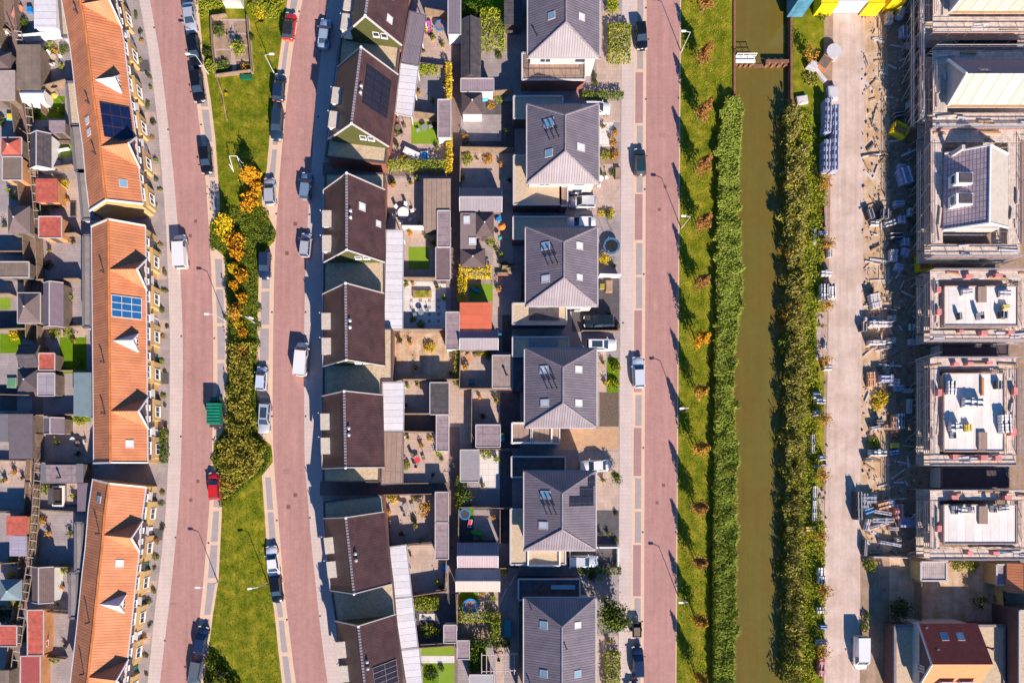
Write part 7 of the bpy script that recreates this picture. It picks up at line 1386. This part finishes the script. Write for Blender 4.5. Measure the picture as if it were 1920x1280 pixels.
POTS = ((800, 60, "y"), (812, 75, "g"), (830, 88, "g"), (793, 98, "d"), (800, 140, "l"), (832, 158, "g"), (786, 178, "a"), (812, 192, "g"), (745, 275, "d"), (757, 300, "y"), (820, 280, "g"), (738, 350, "a"), (770, 345, "g"), (782, 338, "l"), (728, 405, "d"), (786, 420, "g"), (770, 440, "a"), (800, 448, "d"), (812, 458, "g"), (762, 535, "g"), (775, 533, "a"), (820, 540, "g"), (833, 560, "l"), (750, 640, "d"), (770, 645, "a"), (780, 690, "d"), (845, 700, "g"), (835, 632, "o"), (765, 725, "l"), (783, 720, "g"), (765, 820, "g"), (790, 835, "a"), (822, 850, "l"), (812, 890, "d"), (730, 960, "a"), (728, 985, "g"), (755, 1000, "d"), (780, 985, "g"), (790, 1010, "l"), (770, 1040, "g"), (820, 1090, "l"), (800, 1145, "g"), (783, 1140, "d"), (880, 275, "g"), (950, 250, "l"), (895, 300, "g"), (940, 312, "a"), (955, 340, "d"), (930, 470, "g"), (940, 480, "l"), (895, 540, "g"), (935, 545, "a"), (950, 610, "g"), (872, 690, "o"), (895, 665, "g"), (900, 745, "a"), (930, 750, "g"), (905, 780, "d"), (930, 860, "l"), (905, 910, "g"), (925, 970, "a"), (900, 1010, "g"), (925, 1120, "l"), (915, 1135, "g"), (60, 70, "g"), (108, 100, "a"), (118, 128, "l"), (92, 205, "g"), (115, 212, "y"), (112, 300, "g"), (20, 360, "l"), (30, 372, "g"), (12, 425, "d"), (130, 378, "a"), (100, 390, "l"), (95, 470, "g"), (140, 455, "d"), (135, 560, "l"), (128, 590, "a"), (140, 640, "g"), (150, 680, "l"), (110, 830, "g"), (130, 800, "l"), (150, 850, "d"), (30, 885, "a"), (45, 895, "d"), (12, 900, "g"), (140, 930, "l"), (95, 1000, "a"), (135, 1000, "g"), (120, 1100, "a"), (108, 1130, "l"), (95, 1170, "g"), (125, 1210, "d"), (1130, 240, "g"), (1145, 262, "a"), (1148, 300, "o"), (1128, 330, "g"), (1142, 410, "l"), (1150, 500, "g"), (1140, 590, "d"), (1130, 680, "g"), (1135, 720, "y"), (1130, 900, "g"), (1125, 1000, "d"), (1140, 1000, "g"), (1125, 1085, "l"), (1140, 1200, "g"), (1110, 1110, "g"))
LM = [(o.location.copy(), o["label"]) for o in bpy.data.objects if o.get("category") in ("shed", "carport", "garage") and "label" in o]
seen = {}
for i, (x, y, k) in enumerate(POTS):
    p = W(x, y); n = min(LM, key=lambda t_: (t_[0] - p).length); d = p - n[0]; side = ("right of" if d.x > 0 else "left of") if abs(d.x) > abs(d.y) else ("above" if d.y > 0 else "below")
    lb = "%s potted plant %s the %s" % (CN[k], side, clip_label(n[1])); seen[lb] = seen.get(lb, 0) + 1
    if seen[lb] > 1: lb = "smaller " + lb
    put("pot" + k, (lambda kk: (lambda: make_pot(kk)))(k), p, i * .7, lb, None, "potted plants in the gardens", .75 if lb.startswith("smaller") else rnd.uniform(1.0, 1.5))

# ---------------------------------------------------------------- grass blades, litter of the site
def scatter(name, label, cat, polys, dens, m, size, seed, z=.06, boxes=False):
    r = random.Random(seed); b = MB()
    for (x0, y0, x1, y1), left, right in polys:
        a_, c_ = W(x0, y1), W(x1, y0); n = int((c_.x - a_.x) * (c_.y - a_.y) * dens)
        for _ in range(n):
            p = Vector((r.uniform(a_.x, c_.x), r.uniform(a_.y, c_.y), z)); py = NY - p.y / S; px = p.x / S + NX
            if left and px < ip(left, py) + 2: continue
            if right and px > ip(right, py) - 2: continue
            if boxes: q = r.uniform(.04, .2); b.obox((p.x, p.y), q, q * r.uniform(.15, 1), .01, r.uniform(.04, .3), r.uniform(0, 3))
            else: leaves(b, [p + Vector((0, 0, r.uniform(0, z)))], size, r, .3)
    o = b.build(name, m, origin=(0, 0, 0)); tag(o, label, cat, None, "stuff"); return o
VL, VR = lx(1279, 1268), [(-150, 1374), (196, 1373), (205, 1351), (640, 1346), (1450, 1339)]
scatter("grass", "fine mown grass blades on the canal verge", "grass", [((1267, -10, 1376, 1290), VL, VR)], 26, L_lime, .07, 21)
scatter("grass", "fine mown grass blades on the two median lawns", "grass", [((366, 36, 400, 400), AI, None), ((400, 148, 520, 400), AI, BI), ((476, 36, 540, 148), None, BI), ((382, 905, 530, 1290), AI, BI)], 22, L_green, .07, 22)
scatter("leaf_litter", "dry fallen leaves on the canal verge grass", "fallen leaves", [((1267, -10, 1376, 1290), VL, VR)], 5, L_rust, .06, 23)
scatter("rubble", "loose rubble and offcuts strewn over the sandy site strip", "rubble", [((1616, 10, 1745, 1040), None, None)], .7, M("dusty_rubble", (.42, .33, .27), var=.3, sc=2), .1, 24, .06, True)
def planks_litter():
    r = random.Random(77); b = MB()
    for _ in range(190):
        p = W(r.uniform(1622, 1738), r.uniform(15, 1035)); b.obox((p.x, p.y), r.uniform(.3, 1.3), r.uniform(.04, .14), .02, r.uniform(.06, .35), r.gauss(0, .5) + (1.57 if r.random() < .4 else 0), r.randrange(4))
    o = b.build("plank_litter", [timber, greywood, whiteg, plank], origin=(0, 0, 0)); tag(o, "loose planks and boards lying about between the stacks of the site", "loose boards", None, "stuff")
planks_litter()
scatter("debris", "dark scraps scattered beside the scaffolds", "debris", [((1625, 200, 1735, 1040), None, None), ((1518, 200, 1550, 1280), None, None)], .8, greywood, .1, 25, .06, True)

for lab, A_, ys in (("added timber ladder standing in for fence shadows, upper left alley", [(60, 40), (200, 60), (320, 70), (420, 78)], (60, 415)), ("added timber ladder standing in for fence shadows, lower left alley", [(870, 78), (960, 73), (1050, 65), (1150, 47), (1250, 34)], (870, 1250))):  # added slatted ladders that imitate the striped shadows of the alley fence
    t = thing("shadow_ladder", lab, "shadow stand-in", W(ip(A_, ys[0]), ys[0]), "shadow stand-ins along the left alley"); y = ys[0]; k = 0
    for d_ in (0, -13):
        b = MB(); q = [W(x + d_, yy, 1.9) for yy, x in A_]
        for p0, p1 in zip(q, q[1:]): b.bar(p0, p1, .12, .1)
        b.build("rail", fencew, t)
    while y < ys[1]:
        x = ip(A_, y); b = MB(); b.bar(W(x, y, 1.96), W(x - 13, y - 2, 1.96), .09, .06); b.build("shadow_slat", capg, t)
        if k % 3 == 0:
            for d_ in (0, -13): p = W(x + d_, y); b = MB(); b.box(p.x - .05, p.y - .05, p.x + .05, p.y + .05, 0, 1.9); b.build("post", fencew, t)
        y += 16; k += 1
print("OBJECTS", len(bpy.data.objects))
